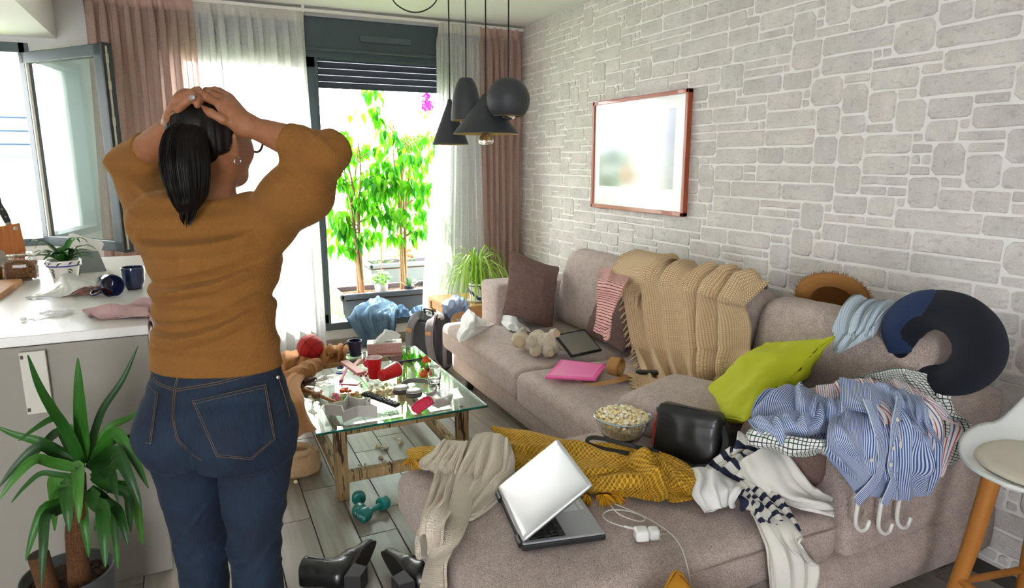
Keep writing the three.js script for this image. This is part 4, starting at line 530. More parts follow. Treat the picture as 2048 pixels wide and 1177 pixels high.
{ // yucca in its pot
  const t = thing('potted_yucca', 'large potted yucca with a cut second stem in front of the white end panel', 'plant', [-.437, 0, -2.2]);
  part('pot', lathe([[0, .002], [.098, 0], [.104, .01], [.122, .285], [.12, .292], [.114, .29], [.108, .24], [0, .24]], 56), mat(0x474a4c, .5), t); part('soil', lathe([[0, .258], [.06, .262], [.112, .255]], 40), mat(0x3a2a20, .95, { bumpMap: T_sofaB, bumpScale: .01 }), t);
  const r = rng(71), cl = []; for (let k = 0; k < 160; k++) { const a = r() * 6.28, R = .108 * sqrt(r()); cl.push(new THREE.DodecahedronGeometry(rr(.004, .011, r)).scale(1, .7, 1).rotateY(r() * 6).translate(R * cos(a), .259, R * sin(a))); } stuff(part('soil_crumbs', cl, mat(0x4c382a, .95), t));
  const T_tr = dtex(256, (u, v) => { const b = .5 + .5 * sin((v * 14 + .6 * tn(u, v, 8, 95)) * 2 * PI); return mixc([.50, .36, .22], [.27, .18, .10], .5 * b + .6 * (tn2(u, v, 30, 12, 96) - .2)); }, true, .3), M_tr = mat(0xd8c0a0, .9, { map: T_tr, bumpMap: T_tr, bumpScale: .006 });
  const trunk = (pts, rad, seed) => { const g = taper(pts, rad, 60, 20), p = g.attributes.position; return g; };
  part('trunk', trunk([[.03, .23, .03], [.035, .35, .02], [.045, .46, .02], [.062, .60, .01]], [.031, .029, .031, .026, .02]), M_tr, t);
  const st = part('cut_stem', trunk([[-.035, .23, .06], [-.042, .31, .06], [-.052, .392, .055]], [.027, .026, .027]), M_tr, t); part('cut_face', lathe([[0, .004], [.024, .003], [.027, -.004]], 20).rotateZ(.12).translate(-.052, .394, .055), mat(0x33281f, .9), st);
  const Z = (a, b, z) => { const p = onZ(a / 2.4176, 690 + b / 2.4176, z); return [p[0] + .437, p[1], p[2] + 2.2]; };
  const L = [[400, 575, 250, 300, 135, 50, .2, 44], [405, 560, 390, 330, 377, 65, .06, 52], [415, 570, 505, 300, 668, 5, -.08, 30], [430, 580, 540, 395, 690, 305, -.04, 40], [400, 590, 270, 358, 90, 465, .12, 34], [395, 590, 200, 470, -30, 390, -.05, 40], [385, 590, 190, 492, -5, 690, .05, 40], [385, 600, 170, 555, -5, 750, .12, 42], [375, 640, 200, 622, 55, 765, -.03, 22], [440, 590, 560, 425, 718, 695, .16, 50], [440, 610, 560, 520, 680, 785, .22, 58], [390, 600, 380, 600, 382, 862, .26, 54], [370, 660, 320, 690, 335, 905, .18, 58], [375, 720, 215, 790, 125, 1045, .10, 36], [380, 730, 225, 830, 200, 1175, .2, 40], [370, 650, 265, 650, 265, 900, -.08, 48], [430, 700, 500, 800, 510, 1075, .22, 60], [440, 700, 540, 790, 572, 1088, .14, 34], [440, 690, 570, 800, 618, 968, .18, 46], [450, 650, 640, 700, 690, 968, -.02, 46], [450, 640, 620, 720, 632, 905, .04, 44], [400, 760, 410, 860, 430, 1030, .06, 36], [440, 590, 680, 470, 790, 785, -.14, 32], [440, 600, 600, 520, 735, 550, -.1, 30], [430, 590, 540, 470, 700, 415, -.12, 34], [430, 720, 490, 790, 458, 900, .02, 30], [440, 640, 540, 620, 570, 765, .2, 40], [400, 580, 350, 420, 345, 385, -.06, 40], [430, 600, 500, 500, 520, 720, -.08, 48], [370, 690, 300, 700, 240, 780, -.06, 44], [400, 600, 290, 420, 140, 570, -.1, 42], [440, 660, 600, 570, 660, 690, -.1, 34]];
  const T_lf = dtex(128, (u, v) => .8 + .2 * tn2(u, v, 64, 3, 97), true, .09), M = [0x26581a, 0x326a20, 0x1e4816, 0x467c2e].map((c) => mat(c, .38, { map: T_lf, specularIntensity: .6 }));
  L.forEach(([a, b, c, d, e, f, dz, w], k) => { const z = -2.19; part('leaf', ribbon([Z(a, b, z + .02), Z(lerp(a, c, .55), lerp(b, d, .62), z + dz * .3), Z(c, d, z + dz * .62), Z(lerp(c, e, .55), lerp(d, f, .45), z + dz * .88), Z(e, f, z + dz)], (s) => w / 2.4176 / 560 * (s < .12 ? .55 + s * 3.5 : pow(1 - pow((s - .12) / .9, 2.2), .8)) + .0006, { seg: 20, fold: .3, cross: 4, up: V(-.1, .35, .93).normalize() }), M[k % 4], t); });
}
// ---------- the woman, seen from behind with both hands on her head ----------
{
  const B = [.02, 0, -1.86], W = thing('person', 'woman seen from behind in mustard sweater and jeans, hands on her head', 'person', B), loc = (g) => g.translate(-B[0], -B[1], -B[2]);
  const R = [.866, 0, .5], F = [.5, 0, -.866], off = (p, r, y, f) => [p[0] + R[0] * r + F[0] * f, p[1] + y, p[2] + R[2] * r + F[2] * f];
  const P = onZ;
  const Rsh = P(540, 438, -1.77), Rel = P(650, 309, -1.63), Rwr = P(503, 254, -1.765), Lsh = P(318, 436, -1.95), Lel = P(262, 334, -2.12), Lwr = P(350, 246, -1.86);
  const HC = P(427, 284, -1.865), HK = .95, TH = .86, HF = [sin(TH), 0, -cos(TH)], HR = [cos(TH), 0, sin(TH)], hd = (r, y, f) => [HC[0] + HK * (HR[0] * r + HF[0] * f), HC[1] + HK * y, HC[2] + HK * (HR[2] * r + HF[2] * f)];
  const NB = [.035, 1.395, -1.86];
  // cross-sections of the trunk: y, half width, half depth, shift forward
  const ST = [[.90, .178, .122, 0], [.957, .176, .118, 0], [1.031, .166, .115, 0], [1.086, .157, .112, .0], [1.151, .154, .116, .003], [1.204, .160, .122, .008], [1.255, .168, .126, .008], [1.307, .174, .116, .004], [1.358, .165, .094, 0], [1.40, .120, .07, 0], [1.45, .06, .05, 0], [1.6, .03, .03, 0]];
  const SP = [[.55, .18, .12, 0], [.66, .186, .13, -.004], [.74, .196, .146, -.012], [.80, .201, .150, -.016], [.838, .201, .148, -.016], [.88, .193, .138, -.012], [.92, .182, .125, -.006], [.957, .17, .114, 0], [1.05, .15, .105, 0], [1.2, .15, .1, 0]];
  const sect = (S) => (x, y, z) => { let k = 0; while (k < S.length - 2 && y > S[k + 1][0]) k++; const t = clamp((y - S[k][0]) / (S[k + 1][0] - S[k][0])), s = t * t * (3 - 2 * t), a = lerp(S[k][1], S[k + 1][1], s), b = lerp(S[k][2], S[k + 1][2], s), f0 = lerp(S[k][3], S[k + 1][3], s); const cx = .018 + .012 * sstep(.9, 1.35, y), dx = x - cx, dz = z + 1.86, r = dx * R[0] + dz * R[2], f = dx * F[0] + dz * F[2] - f0, q = hypot(r / a, f / b); return (q - 1) * min(a, b) * (q > 1 ? lerp(1, a / b, .35) : 1); };
  const trunkS = sect(ST), trunkP = sect(SP);
  const br = [off([.03, 1.235, -1.86], .075, 0, .075), off([.03, 1.235, -1.86], -.075, 0, .075)];
  // --- sweater
  const cuffAt = (a, b, t) => { const n = [0, 1, 2].map((k) => b[k] - a[k]), l = hypot(...n); return { o: a.map((x, k) => x + n[k] * t), n: n.map((x) => x / l) }; };
  const cR = cuffAt(Rel, Rwr, .50), cL = cuffAt(Lel, Lwr, .44), cut = (c, x, y, z) => (x - c.o[0]) * c.n[0] + (y - c.o[1]) * c.n[1] + (z - c.o[2]) * c.n[2];
  const lp = (a, b, t) => a.map((x, k) => lerp(x, b[k], t));
  const folds = [[.02, 1.305, .42, .011, .8], [-.02, 1.20, .55, .009, .8], [.03, 1.155, -.30, .013, .35], [-.03, 1.085, .62, .011, .8], [.05, 1.03, .30, .014, .35]];
  const sweater = (x, y, z) => {
    const dx = x - .02, dz = z + 1.86, r = dx * R[0] + dz * R[2];
    let d = max(trunkS(x, y, z), y - 1.41);
    for (const b of br) d = smin(d, sdEll(x, y, z, b, [.062, .066, .066]), .05);
    const eR = lp(Rel, Rwr, .5), eL = lp(Lel, Lwr, .44), SR = off([.03, 1.352, -1.86], .13, 0, 0), SL = off([.03, 1.352, -1.86], -.13, 0, 0);
    let aR = min(sdCap(x, y, z, SR, Rsh, .075, .074), sdCap(x, y, z, Rsh, Rel, .072, .052)); aR = smin(aR, max(sdCap(x, y, z, Rel, eR, .052, .043), cut(cR, x, y, z)), .03); aR = smin(aR, sdEll(x, y, z, lp(Rsh, Rel, .45).map((v, k) => v + [0.01, -.018, 0][k]), [.085, .062, .075]), .05);
    let aL = min(sdCap(x, y, z, SL, Lsh, .075, .074), sdCap(x, y, z, Lsh, Lel, .072, .054)); aL = smin(aL, max(sdCap(x, y, z, Lel, eL, .054, .046), cut(cL, x, y, z)), .03);
    d = smin(d, aR, .055); d = smin(d, aL, .055);
    // fold lines across the back, gathers at the elbows
    let w = 0; for (const [o, yy, sl, wd, am] of folds) { const q = (y - (yy + sl * (r - o) * (r - o) * 2.2 + sl * .25 * r + .008 * n3(r * 9, yy * 40))) / wd; if (abs(q) < 3) w += am * (q > 0 ? -.9 : 1) * .019 * abs(q) * exp(1 - abs(q)) * sstep(.2, .06, abs(r)); }
    const e = hypot(x - Rel[0], y - Rel[1], z - Rel[2]), e2 = hypot(x - Lel[0], y - Lel[1], z - Lel[2]);
    if (e < .17) w += .009 * sstep(.17, .05, e) * (ridge((x + y) * 26, (x - y) * 7, z * 8) - .45); if (e2 < .17) w += .013 * sstep(.17, .05, e2) * (ridge((y + .6 * x) * 26, (x - y) * 6, z * 9) - .45);
    const sh = hypot(x - Lsh[0] - .01, y - Lsh[1] + .02, z - Lsh[2]); if (sh < .16) w += .011 * sstep(.16, .04, sh) * (ridge((y + x) * 24 + 2, (x - y) * 7, z * 7) - .45);
    const sr = hypot(x - Rsh[0] + .04, y - Rsh[1] - .01, z - Rsh[2]); if (sr < .15) w += .009 * sstep(.15, .04, sr) * (ridge((x - .5 * y) * 26 + 4, y * 7, z * 7) - .45);
    d -= w + .0022 * n3(x * 16, y * 22, z * 16);
    const hemY = .972 + .003 * n3(x * 20, 0, z * 20);
    d = max(d, hemY - y);
    // neckline: open boat collar round the neck
    const nk = sdCap(x, y, z, [NB[0] + .01, 1.375, -1.875], [NB[0] + .03, 1.50, -1.90], .072, .082); d = max(d, -nk);
    return d;
  };
  const T_rib = dtex(128, (u, v) => .5 + .5 * sin(u * 2 * PI * 16), false, .05), T_knit = dtex(256, (u, v) => mulc([1, .99, .97], .9 + .03 * sin(u * 2 * PI * 16) + .1 * (tn(u, v, 32, 5) - .5)), true, .05);
  const M_sw = mat(0x905f22, .92, { map: T_knit, bumpMap: T_rib, bumpScale: .0004, sheen: .5, sheenColor: new THREE.Color(.75, .5, .22), sheenRoughness: .5 });
  // --- jeans
  const Lh = off([.018, .80, -1.86], -.094, 0, -.01), Rh = off([.018, .80, -1.86], .094, 0, -.01), Lk = P(404, 1092, -1.93), Rk = P(510, 1092, -1.80), La = [Lk[0] - .01, .08, -1.96], Ra = [Rk[0] + .005, .08, -1.83];
  const jeans = (x, y, z) => {
    let d = max(trunkP(x, y, z), .735 - y);
    const bl = off([.018, .81, -1.86], -.088, 0, -.075), b2 = off([.018, .805, -1.86], .088, 0, -.075);
    d = smin(d, sdEll(x, y, z, bl, [.098, .092, .098]), .04); d = smin(d, sdEll(x, y, z, b2, [.098, .092, .098]), .04);
    const leg = (h, k, a, s) => { let q = smin(sdCap(x, y, z, h, k, .112, .066), sdCap(x, y, z, k, a, .066, .044), .03); q = smin(q, sdEll(x, y, z, [k[0], k[1] - .13, k[2] + .028], [.056, .11, .056]), .04); const t = y; let w = .0075 * (ridge(x * 6 + s, t * 30 + 2.5 * n3(x * 9, z * 9, s), z * 5) - .5) * (sstep(.34, .48, t) * sstep(.66, .5, t)) + .004 * (ridge(x * 5 + s, t * 20, z * 5) - .5) * sstep(.78, .6, t); return q - w; };
    d = smin(d, min(leg(Lh, Lk, La, 3), leg(Rh, Rk, Ra, 9)), .018);
    const dx = x - .018, dz = z + 1.86, r = dx * R[0] + dz * R[2] , f = dx * F[0] + dz * F[2];
    if (f < 0) d += .012 * exp(-((r / .011) ** 2)) * sstep(.90, .80, y) * sstep(.64, .70, y);
    d -= .0016 * n3(x * 14, y * 26, z * 14);
    return max(d, y - .995);
  };
  const T_den = dtex(512, (u, v) => { const tw = .5 + .5 * sin((u * 96 + v * 96) * 2 * PI), f = tn2(u, v, 160, 10, 7), n = tfb(u, v, 6, 8); return mixc([.055, .12, .19], [.24, .36, .46], .14 + .28 * f * f + .2 * tw * f + .35 * (n - .35)); }, true, .2);
  const M_den = mat(0x88a9c0, .85, { map: T_den, bumpMap: T_den, bumpScale: .0005, sheen: .15 });
  // --- body: trunk and legs under the clothes, neck, arms; head and hands on finer grids
  const skinArm = (x, y, z) => min(min(sdCap(x, y, z, Rel, lp(Rel, Rwr, .45), .041, .040), sdCap(x, y, z, lp(Rel, Rwr, .45), Rwr, .040, .0255)), min(sdCap(x, y, z, Lel, lp(Lel, Lwr, .45), .042, .040), sdCap(x, y, z, lp(Lel, Lwr, .45), Lwr, .040, .0255)));
  const neck = (x, y, z) => smin(sdCap(x, y, z, [.03, 1.34, -1.865], [HC[0] - .006, HC[1] - .08, HC[2] + .004], .062, .052), sdCap(x, y, z, off(NB, -.09, -.045, 0), off(NB, .09, -.045, 0), .035, .035), .06);
  const body = (x, y, z) => { let d = min(max(trunkS(x, y, z) + .02, y - 1.40, .95 - y), max(trunkP(x, y, z) + .014, .74 - y, y - .97)); d = smin(d, min(sdCap(x, y, z, Rsh, Rel, .055, .041), sdCap(x, y, z, Lsh, Lel, .055, .042)), .03); d = smin(d, skinArm(x, y, z), .01); d = smin(d, neck(x, y, z), .03); d = min(d, min(sdCap(x, y, z, Lh, Lk, .095, .054), sdCap(x, y, z, Lk, La, .054, .034)), min(sdCap(x, y, z, Rh, Rk, .095, .054), sdCap(x, y, z, Rk, Ra, .054, .034))); for (const a of [La, Ra]) d = smin(d, sdCap(x, y, z, [a[0], .032, a[2] + .02], [a[0] + F[0] * .16, .024, a[2] + F[2] * .16], .034, .024), .03); return d; };
  const skull = (x, y, z) => { // head: skull, jaw, cheeks, nose, brow, lips, ear
    let d = sdEll(x, y, z, hd(0, .012, -.012), [.086, .100, .086]); d = smin(d, sdEll(x, y, z, hd(0, .005, .02), [.070, .095, .070]), .03);
    d = smin(d, sdCap(x, y, z, hd(0, -.065, .045), hd(0, -.085, .062), .040, .026), .04); d = smin(d, sdCap(x, y, z, hd(.04, -.045, .0), hd(.012, -.088, .062), .026, .018), .03); d = smin(d, sdCap(x, y, z, hd(-.04, -.045, .0), hd(-.012, -.088, .062), .026, .018), .03);
    d = smin(d, sdEll(x, y, z, hd(.034, -.025, .062), [.024, .024, .024]), .03); d = smin(d, sdEll(x, y, z, hd(-.034, -.025, .062), [.024, .024, .024]), .03);
    d = smin(d, sdCap(x, y, z, hd(0, .015, .086), hd(0, -.026, .106), .008, .0125), .014); d = smin(d, sdCap(x, y, z, hd(-.03, .028, .076), hd(.03, .028, .076), .011, .011), .015);
    d = smin(d, sdCap(x, y, z, hd(-.02, -.056, .084), hd(.02, -.056, .084), .006, .006), .008); d = smin(d, sdCap(x, y, z, hd(-.016, -.066, .082), hd(.016, -.066, .082), .007, .007), .008);
    for (const s of [-1, 1]) { d = max(d, -sdEll(x, y, z, hd(s * .031, .008, .092), [.014, .009, .012])); d = min(d, sdEll(x, y, z, hd(s * .031, .008, .078), [.012, .012, .012])); }
    return d;
  };
  const face = (x, y, z) => {
    let d = skull(x, y, z);
    for (const s of [-1, 1]) { const e0 = hd(s * .080, -.034, -.002), e1 = hd(s * .094, .012, -.020), e2 = hd(s * .088, .026, -.004); let e = min(sdCap(x, y, z, e0, e1, .0075, .008), sdCap(x, y, z, e1, e2, .008, .007), sdCap(x, y, z, e0, e2, .007, .006)); e = smin(e, sdEll(x, y, z, hd(s * .082, -.002, -.004), [.008, .026, .014]), .006); d = smin(d, e, .006); }
    return smin(d, neck(x, y, z), .02);
  };
  // hands: palm, four fingers, thumb as bent chains
  const hz = (a, b, z) => onZ(320 + a / 4.708, 150 + b / 4.708, z);
  const handR = { palm: [[hz(800, 470, -1.768), hz(620, 290, -1.80), .025, .020], [hz(770, 490, -1.77), hz(560, 330, -1.795), .022, .017], [hz(790, 440, -1.785), hz(650, 235, -1.82), .022, .016]], fingers: [[[hz(575, 285, -1.792), hz(425, 205, -1.782), hz(392, 240, -1.80), hz(385, 290, -1.822)], .0098], [[hz(625, 245, -1.81), hz(455, 172, -1.80), hz(400, 190, -1.825), hz(395, 250, -1.845)], .0098], [[hz(645, 215, -1.83), hz(520, 145, -1.825), hz(440, 150, -1.85), hz(420, 215, -1.868)], .0092], [[hz(655, 200, -1.85), hz(560, 150, -1.855), hz(480, 165, -1.875), hz(450, 220, -1.885)], .008], [[hz(700, 470, -1.772), hz(590, 420, -1.765), hz(480, 362, -1.768), hz(388, 312, -1.782)], .0108]] };
  const handL = { palm: [[hz(140, 420, -1.835), hz(215, 225, -1.815), .024, .019], [hz(160, 400, -1.825), hz(190, 260, -1.805), .021, .017], [hz(140, 400, -1.845), hz(250, 190, -1.830), .021, .016]], fingers: [[[hz(215, 215, -1.805), hz(300, 175, -1.785), hz(345, 215, -1.770), hz(352, 285, -1.762)], .0095], [[hz(245, 190, -1.820), hz(345, 150, -1.800), hz(385, 175, -1.785), hz(380, 245, -1.775)], .0095], [[hz(260, 180, -1.830), hz(360, 145, -1.820), hz(400, 170, -1.805), hz(398, 235, -1.793)], .0088], [[hz(270, 178, -1.840), hz(350, 155, -1.840), hz(400, 190, -1.825), hz(405, 240, -1.810)], .0078], [[hz(165, 385, -1.815), hz(185, 310, -1.785), hz(235, 258, -1.768), hz(308, 216, -1.760)], .0108]] };
  const hand = (H, wr, fore) => (x, y, z) => { let d = 9; for (const [a, b, ra, rb] of H.palm) d = smin(d, sdCap(x, y, z, a, b, ra, rb), .014); for (const [c, r] of H.fingers) { let f = 9; for (let k = 0; k < 3; k++) f = min(f, sdCap(x, y, z, c[k], c[k + 1], r * [1.08, 1, .93][k], r * [1, .93, .82][k])); for (let k = 1; k < 3; k++) f = smin(f, hypot(x - c[k][0], y - c[k][1], z - c[k][2]) - r * 1.06, .003); d = smin(d, f, .005); } d = smin(d, sdCap(x, y, z, lp(fore, wr, .8), wr, .0285, .0255), .02); return d; };
  const bb = (pts, m) => [[0, 1, 2].map((k) => min(...pts.map((p) => p[k])) - m), [0, 1, 2].map((k) => max(...pts.map((p) => p[k])) + m)];
  const gridded = (f, pts, m, cell) => { const [lo, hi] = bb(pts, m); return nets(lo, hi, cell, f); };
  const all = (H) => [...H.palm.flatMap((p) => [p[0], p[1]]), ...H.fingers.flatMap((f) => f[0])];
  const T_skin = dtex(128, (u, v) => mulc([1, .97, .95], .9 + .16 * (tfb(u, v, 12, 6) - .3)), true, .12), M_skin = mat(0xa06c4a, .55, { map: T_skin, bumpMap: T_skin, bumpScale: .0008, sheen: .15 });
  const bodyG = merge([nets([-.30, -.02, -2.3], [.42, 1.62, -1.5], .012, body), gridded(face, [hd(.09, -.14, .12), hd(-.09, .13, -.11), hd(.09, -.14, -.11), hd(-.09, .1, .12)], .012, .004), gridded(hand(handR, Rwr, Rel), all(handR).concat([lp(Rel, Rwr, .85)]), .03, .003), gridded(hand(handL, Lwr, Lel), all(handL).concat([lp(Lel, Lwr, .85)]), .03, .003)]);
  const bm = part('body', loc(bodyG), M_skin, W);
  const M_nail = mat(0x8d8388, .25, { clearcoat: .6 });
  const nail = (p, q, r) => { const a = V(...p), b = V(...q), d = a.clone().sub(b).normalize(), n = V(.1, .25, .96).projectOnPlane(d).normalize(), x = d.clone().cross(n), g = new THREE.SphereGeometry(1, 14, 10).scale(.0066, .0082, .0022); g.applyMatrix4(new THREE.Matrix4().makeBasis(x, d, n).setPosition(a.addScaledVector(n, r * .8).addScaledVector(d, .001))); return g; };
  for (const H of [handR, handL]) for (const k of [4]) part('nail', loc(nail(H.fingers[k][0][3], H.fingers[k][0][2], .0088)), M_nail, bm);
  part('sweater', loc(nets([-.34, .93, -2.32], [.46, 1.72, -1.5], .0075, sweater)), M_sw, W);
  const je = part('jeans', loc(nets([-.26, .06, -2.16], [.30, .99, -1.6], .0085, jeans)), M_den, W);
  // stitched back pockets and seams, laid on the surface of the jeans
  const hit = (u, v, o = .002) => { const r = ray(u, v), l = hypot(...r), d = r.map((q) => q / l); let t = 1.4; for (let k = 0; k < 60; k++) { const q = jeans(d[0] * t, 1.5 + d[1] * t, d[2] * t); if (q < .0005 || t > 2.4) break; t += q * .7; } t -= o; return [d[0] * t, 1.5 + d[1] * t, d[2] * t]; };
  const jz = (a, b, o) => hit(270 + a / 2.4686, 700 + b / 2.4686, o), M_st = mat(0x705840, .85);
  const line = (pts, n = 40, o = .001, r = .0008) => { const c = curve(pts.map((p) => [p[0], p[1], 0]), false, .3), q = []; for (let k = 0; k <= n; k++) { const s = c.getPointAt(k / n); q.push(jz(s.x, s.y, o)); } return tube(q, r, n, 5); };
  const poly = (pts) => pts.concat([pts[0]]), dens = (pts, m = 10) => { const o = []; for (let k = 0; k < pts.length - 1; k++) for (let q = 0; q < m; q++) o.push([lerp(pts[k][0], pts[k + 1][0], q / m), lerp(pts[k][1], pts[k + 1][1], q / m)]); o.push(pts[pts.length - 1]); return o; };
  const lineS = (pts, o, r) => { const q = dens(pts, 14).map((p) => jz(p[0], p[1], o)); return tube(q, r, q.length * 2, 5); };
  const pocket = (quad, bottom) => { // patch over the quad, its lower edge pointed
    const rows = []; for (let j = 0; j <= 14; j++) { const row = [], t = j / 14; for (let i = 0; i <= 14; i++) { const s = i / 14, l = [lerp(quad[0][0], quad[3][0], t), lerp(quad[0][1], quad[3][1], t)], r = [lerp(quad[1][0], quad[2][0], t), lerp(quad[1][1], quad[2][1], t)]; row.push(jz(lerp(l[0], r[0], s), lerp(l[1], r[1], s) + bottom * t * t * sin(PI * s), .0028)); } rows.push(row); } return cloth(rows, { nu: 30, nv: 30, th: .003 }); };
  const shrink = (pts, k) => { const c = [0, 1].map((i) => pts.reduce((s, p) => s + p[i], 0) / pts.length); return pts.map((p) => [lerp(c[0], p[0], k), lerp(c[1], p[1], k)]); };
  const pr = [[284, 254], [645, 172], [692, 438], [403, 520]], pl = [[62, 176], [114, 214], [76, 462], [56, 458]];
  const p1 = part('back_pocket', loc(pocket(pr, 30)), M_den, je); const p2 = part('back_pocket', loc(pocket(pl, 2)), M_den, je);
  const prB = [[284, 254], [403, 526], [575, 541], [692, 440], [645, 172]];
  const seams = [lineS([[282, 252], [402, 528], [574, 543], [693, 440], [646, 170]], .0048, .0007), lineS(shrink(prB, .955), .0048, .0006), lineS([[284, 254], [645, 172]], .0048, .0007), lineS([[286, 268], [648, 186]], .0048, .0006), lineS([[62, 176], [114, 214], [77, 464], [56, 460]], .0048, .0007), lineS([[64, 190], [104, 218], [72, 450]], .0048, .0006)];
  part('stitching', loc(merge(seams)), M_st, je);
  part('seams', loc(merge([line([[214, 118], [192, 196], [184, 330], [206, 440], [262, 502], [330, 548]], 40, .0012), line([[220, 118], [200, 198], [192, 330], [213, 436], [264, 492]], 40, .0012, .0008), line([[202, 206], [400, 172], [592, 122]], 30, .0012), line([[202, 195], [400, 161], [580, 115]], 30, .0012, .0009), line([[192, 192], [112, 160], [78, 112]], 24, .0012), line([[190, 202], [104, 168], [74, 122]], 24, .0012, .0009), line([[706, 130], [742, 240], [764, 330]], 24, .0012)])), M_st, je);
  part('rivet', loc(lathe([[0, .003], [.004, .003], [.005, .001], [.0052, 0]], 16).rotateX(PI / 2).translate(...jz(706, 137, .001))), M_steel, je);
  // --- hair, ponytail
  const T_hair = dtex(256, (u, v) => { const s = .6 * tn2(u, v, 128, 4, 31) + .4 * tn2(u, v, 64, 3, 32); return mixc([.035, .025, .02], [.16, .11, .08], s * s); }, true, .1), M_hair = mat(0xe0d8d0, .5, { map: T_hair, bumpMap: T_hair, bumpScale: .002, specularIntensity: .4 });
  const PB = onZ(386, 243, -1.80);                              // where the ponytail is tied
  const hair = (x, y, z) => {
    let d = skull(x, y, z) - .010; d = smin(d, sdCap(x, y, z, PB, hd(-.01, .06, -.05), .026, .045), .05);
    const q = [x - HC[0], y - HC[1], z - HC[2]], f = q[0] * HF[0] + q[2] * HF[2], r = q[0] * HR[0] + q[2] * HR[2];
    const line = sdBox(r, q[1], f, [0, -.055, .102], [.2, .112, .092], .03), nape = -.078 - q[1] + .75 * max(0, r - .015) + .004 * n3(r * 90, 3); // face opening and nape line
    d = max(d, -line); d = max(d, nape); d = max(d, -sdEll(r, q[1], f, [.085, -.012, -.002], [.045, .046, .032]));
    const a = Math.atan2(r, -f + .02); return d - .0018 * n3(a * 26, q[1] * 8, f * 6) - .0009 * n3(a * 70, q[1] * 10, 1);
  };
  const hm = part('hair', loc(gridded(hair, [hd(.1, -.08, .1), hd(-.1, .14, -.13), hd(.1, .14, -.13), hd(-.1, -.08, .1), PB], .03, .0042)), M_hair, W);
  const pc = [[386, 243, -1.80, .024], [372, 258, -1.765, .042], [368, 290, -1.735, .054], [370, 330, -1.722, .058], [374, 370, -1.722, .052], [376, 402, -1.728, .040], [374, 424, -1.735, .020], [371, 436, -1.738, .006]].map((p) => [onZ(p[0], p[1], p[2]), p[3]]);
  { const seg = 90, rad = 72, c = curve(pc.map((p) => p[0])), pos = [], uv = [], idx = []; for (let i = 0; i <= seg; i++) { const t = i / seg, q = c.getPoint(t), f = t * (pc.length - 1), k = min(floor(f), pc.length - 2), r = .93 * lerp(pc[k][1], pc[k + 1][1], sstep(0, 1, f - k)); for (let j = 0; j <= rad; j++) { const a = j / rad * 2 * PI, g = 1 + .05 * n3(cos(a) * 7 + 3, sin(a) * 7, t * 1.6) + .035 * n3(cos(a) * 22, sin(a) * 22, t * 3); pos.push(q.x + cos(a) * r * g * .94, q.y - .03 * max(0, n3(cos(a) * 9, sin(a) * 9, 4)) * sstep(.75, 1, t), q.z + sin(a) * r * .62 * g); uv.push(a / 6.283 * .34, t * .35); } } for (let i = 0; i < seg; i++) for (let j = 0; j < rad; j++) { const a = i * (rad + 1) + j; idx.push(a, a + 1, a + rad + 1, a + 1, a + rad + 2, a + rad + 1); } const g = new THREE.BufferGeometry(); g.setAttribute('position', new THREE.Float32BufferAttribute(pos, 3)); g.setAttribute('uv', new THREE.Float32BufferAttribute(uv, 2)); g.setIndex(idx); g.computeVertexNormals(); part('ponytail', loc(smooth(g)), M_hair, hm);
    const r = rng(44), st = []; for (let k = 0; k < 70; k++) { const a = rr(-1.5, 1.5, r), t0 = rr(0, .12, r), t1 = rr(.45, 1.0, r), pts = []; for (let q = 0; q <= 6; q++) { const t = lerp(t0, t1, q / 6), p = c.getPoint(t), f = t * (pc.length - 1), kk = min(floor(f), pc.length - 2), rad2 = lerp(pc[kk][1], pc[kk + 1][1], f - kk) * .93 + rr(-.001, .003, r); pts.push([p.x + sin(a) * rad2 * .96, p.y, p.z + cos(a) * rad2 * .64]); } st.push(taper(pts, [.0006, .0012, .0004], 18, 4)); } for (let k = 0; k < 26; k++) { const a = rr(0, 6.28, r); st.push(taper([[PB[0] + rr(-.02, .02, r), PB[1], PB[2] + .01], [PB[0] + .03 * cos(a), PB[1] + rr(.015, .035, r), PB[2] + .015], [PB[0] + .055 * cos(a), PB[1] + rr(0, .04, r), PB[2] + .01 * sin(a)]], [.0005, .0004, .0002], 8, 4)); } stuff(part('loose_strands', loc(merge(st)), M_hair, hm)); }
  // --- glasses, earring
  const M_tort = mat(0x3a2616, .25, { clearcoat: .6 }), gl = part('glasses', loc(merge([tube([hd(.078, .022, -.035), hd(.086, .030, -.015), hd(.084, .030, .03), hd(.074, .027, .098)], .0036, 24, 8), tube([hd(-.078, .022, -.035), hd(-.086, .030, -.015), hd(-.084, .030, .03), hd(-.074, .027, .098)], .0036, 24, 8), tube([hd(-.012, .014, .112), hd(0, .018, .114), hd(.012, .014, .112)], .0028, 10, 6), ...[1, -1].map((s) => tube([hd(s * .072, .028, .102), hd(s * .045, .031, .11), hd(s * .016, .026, .113), hd(s * .012, .004, .113), hd(s * .022, -.020, .112), hd(s * .048, -.024, .108), hd(s * .07, -.006, .102)], .0033, 40, 8, true))])), M_tort, W);
  for (const s of [1, -1]) part('lens', loc(new THREE.CircleGeometry(.027, 28).scale(1, .9, 1).applyMatrix4(new THREE.Matrix4().makeBasis(V(...HR), V(0, 1, 0), V(-HF[0], 0, -HF[2])).setPosition(V(...hd(s * .042, .003, .108))))), mat(0xffffff, 0, { transmission: 1, ior: 1.3 }), gl);
  part('earring', loc(new THREE.TorusGeometry(.0085, .0022, 10, 28).rotateY(.5).translate(...hd(.085, -.050, -.006))), mat(0xc9c4bb, .2, { metalness: 1 }), W);
}
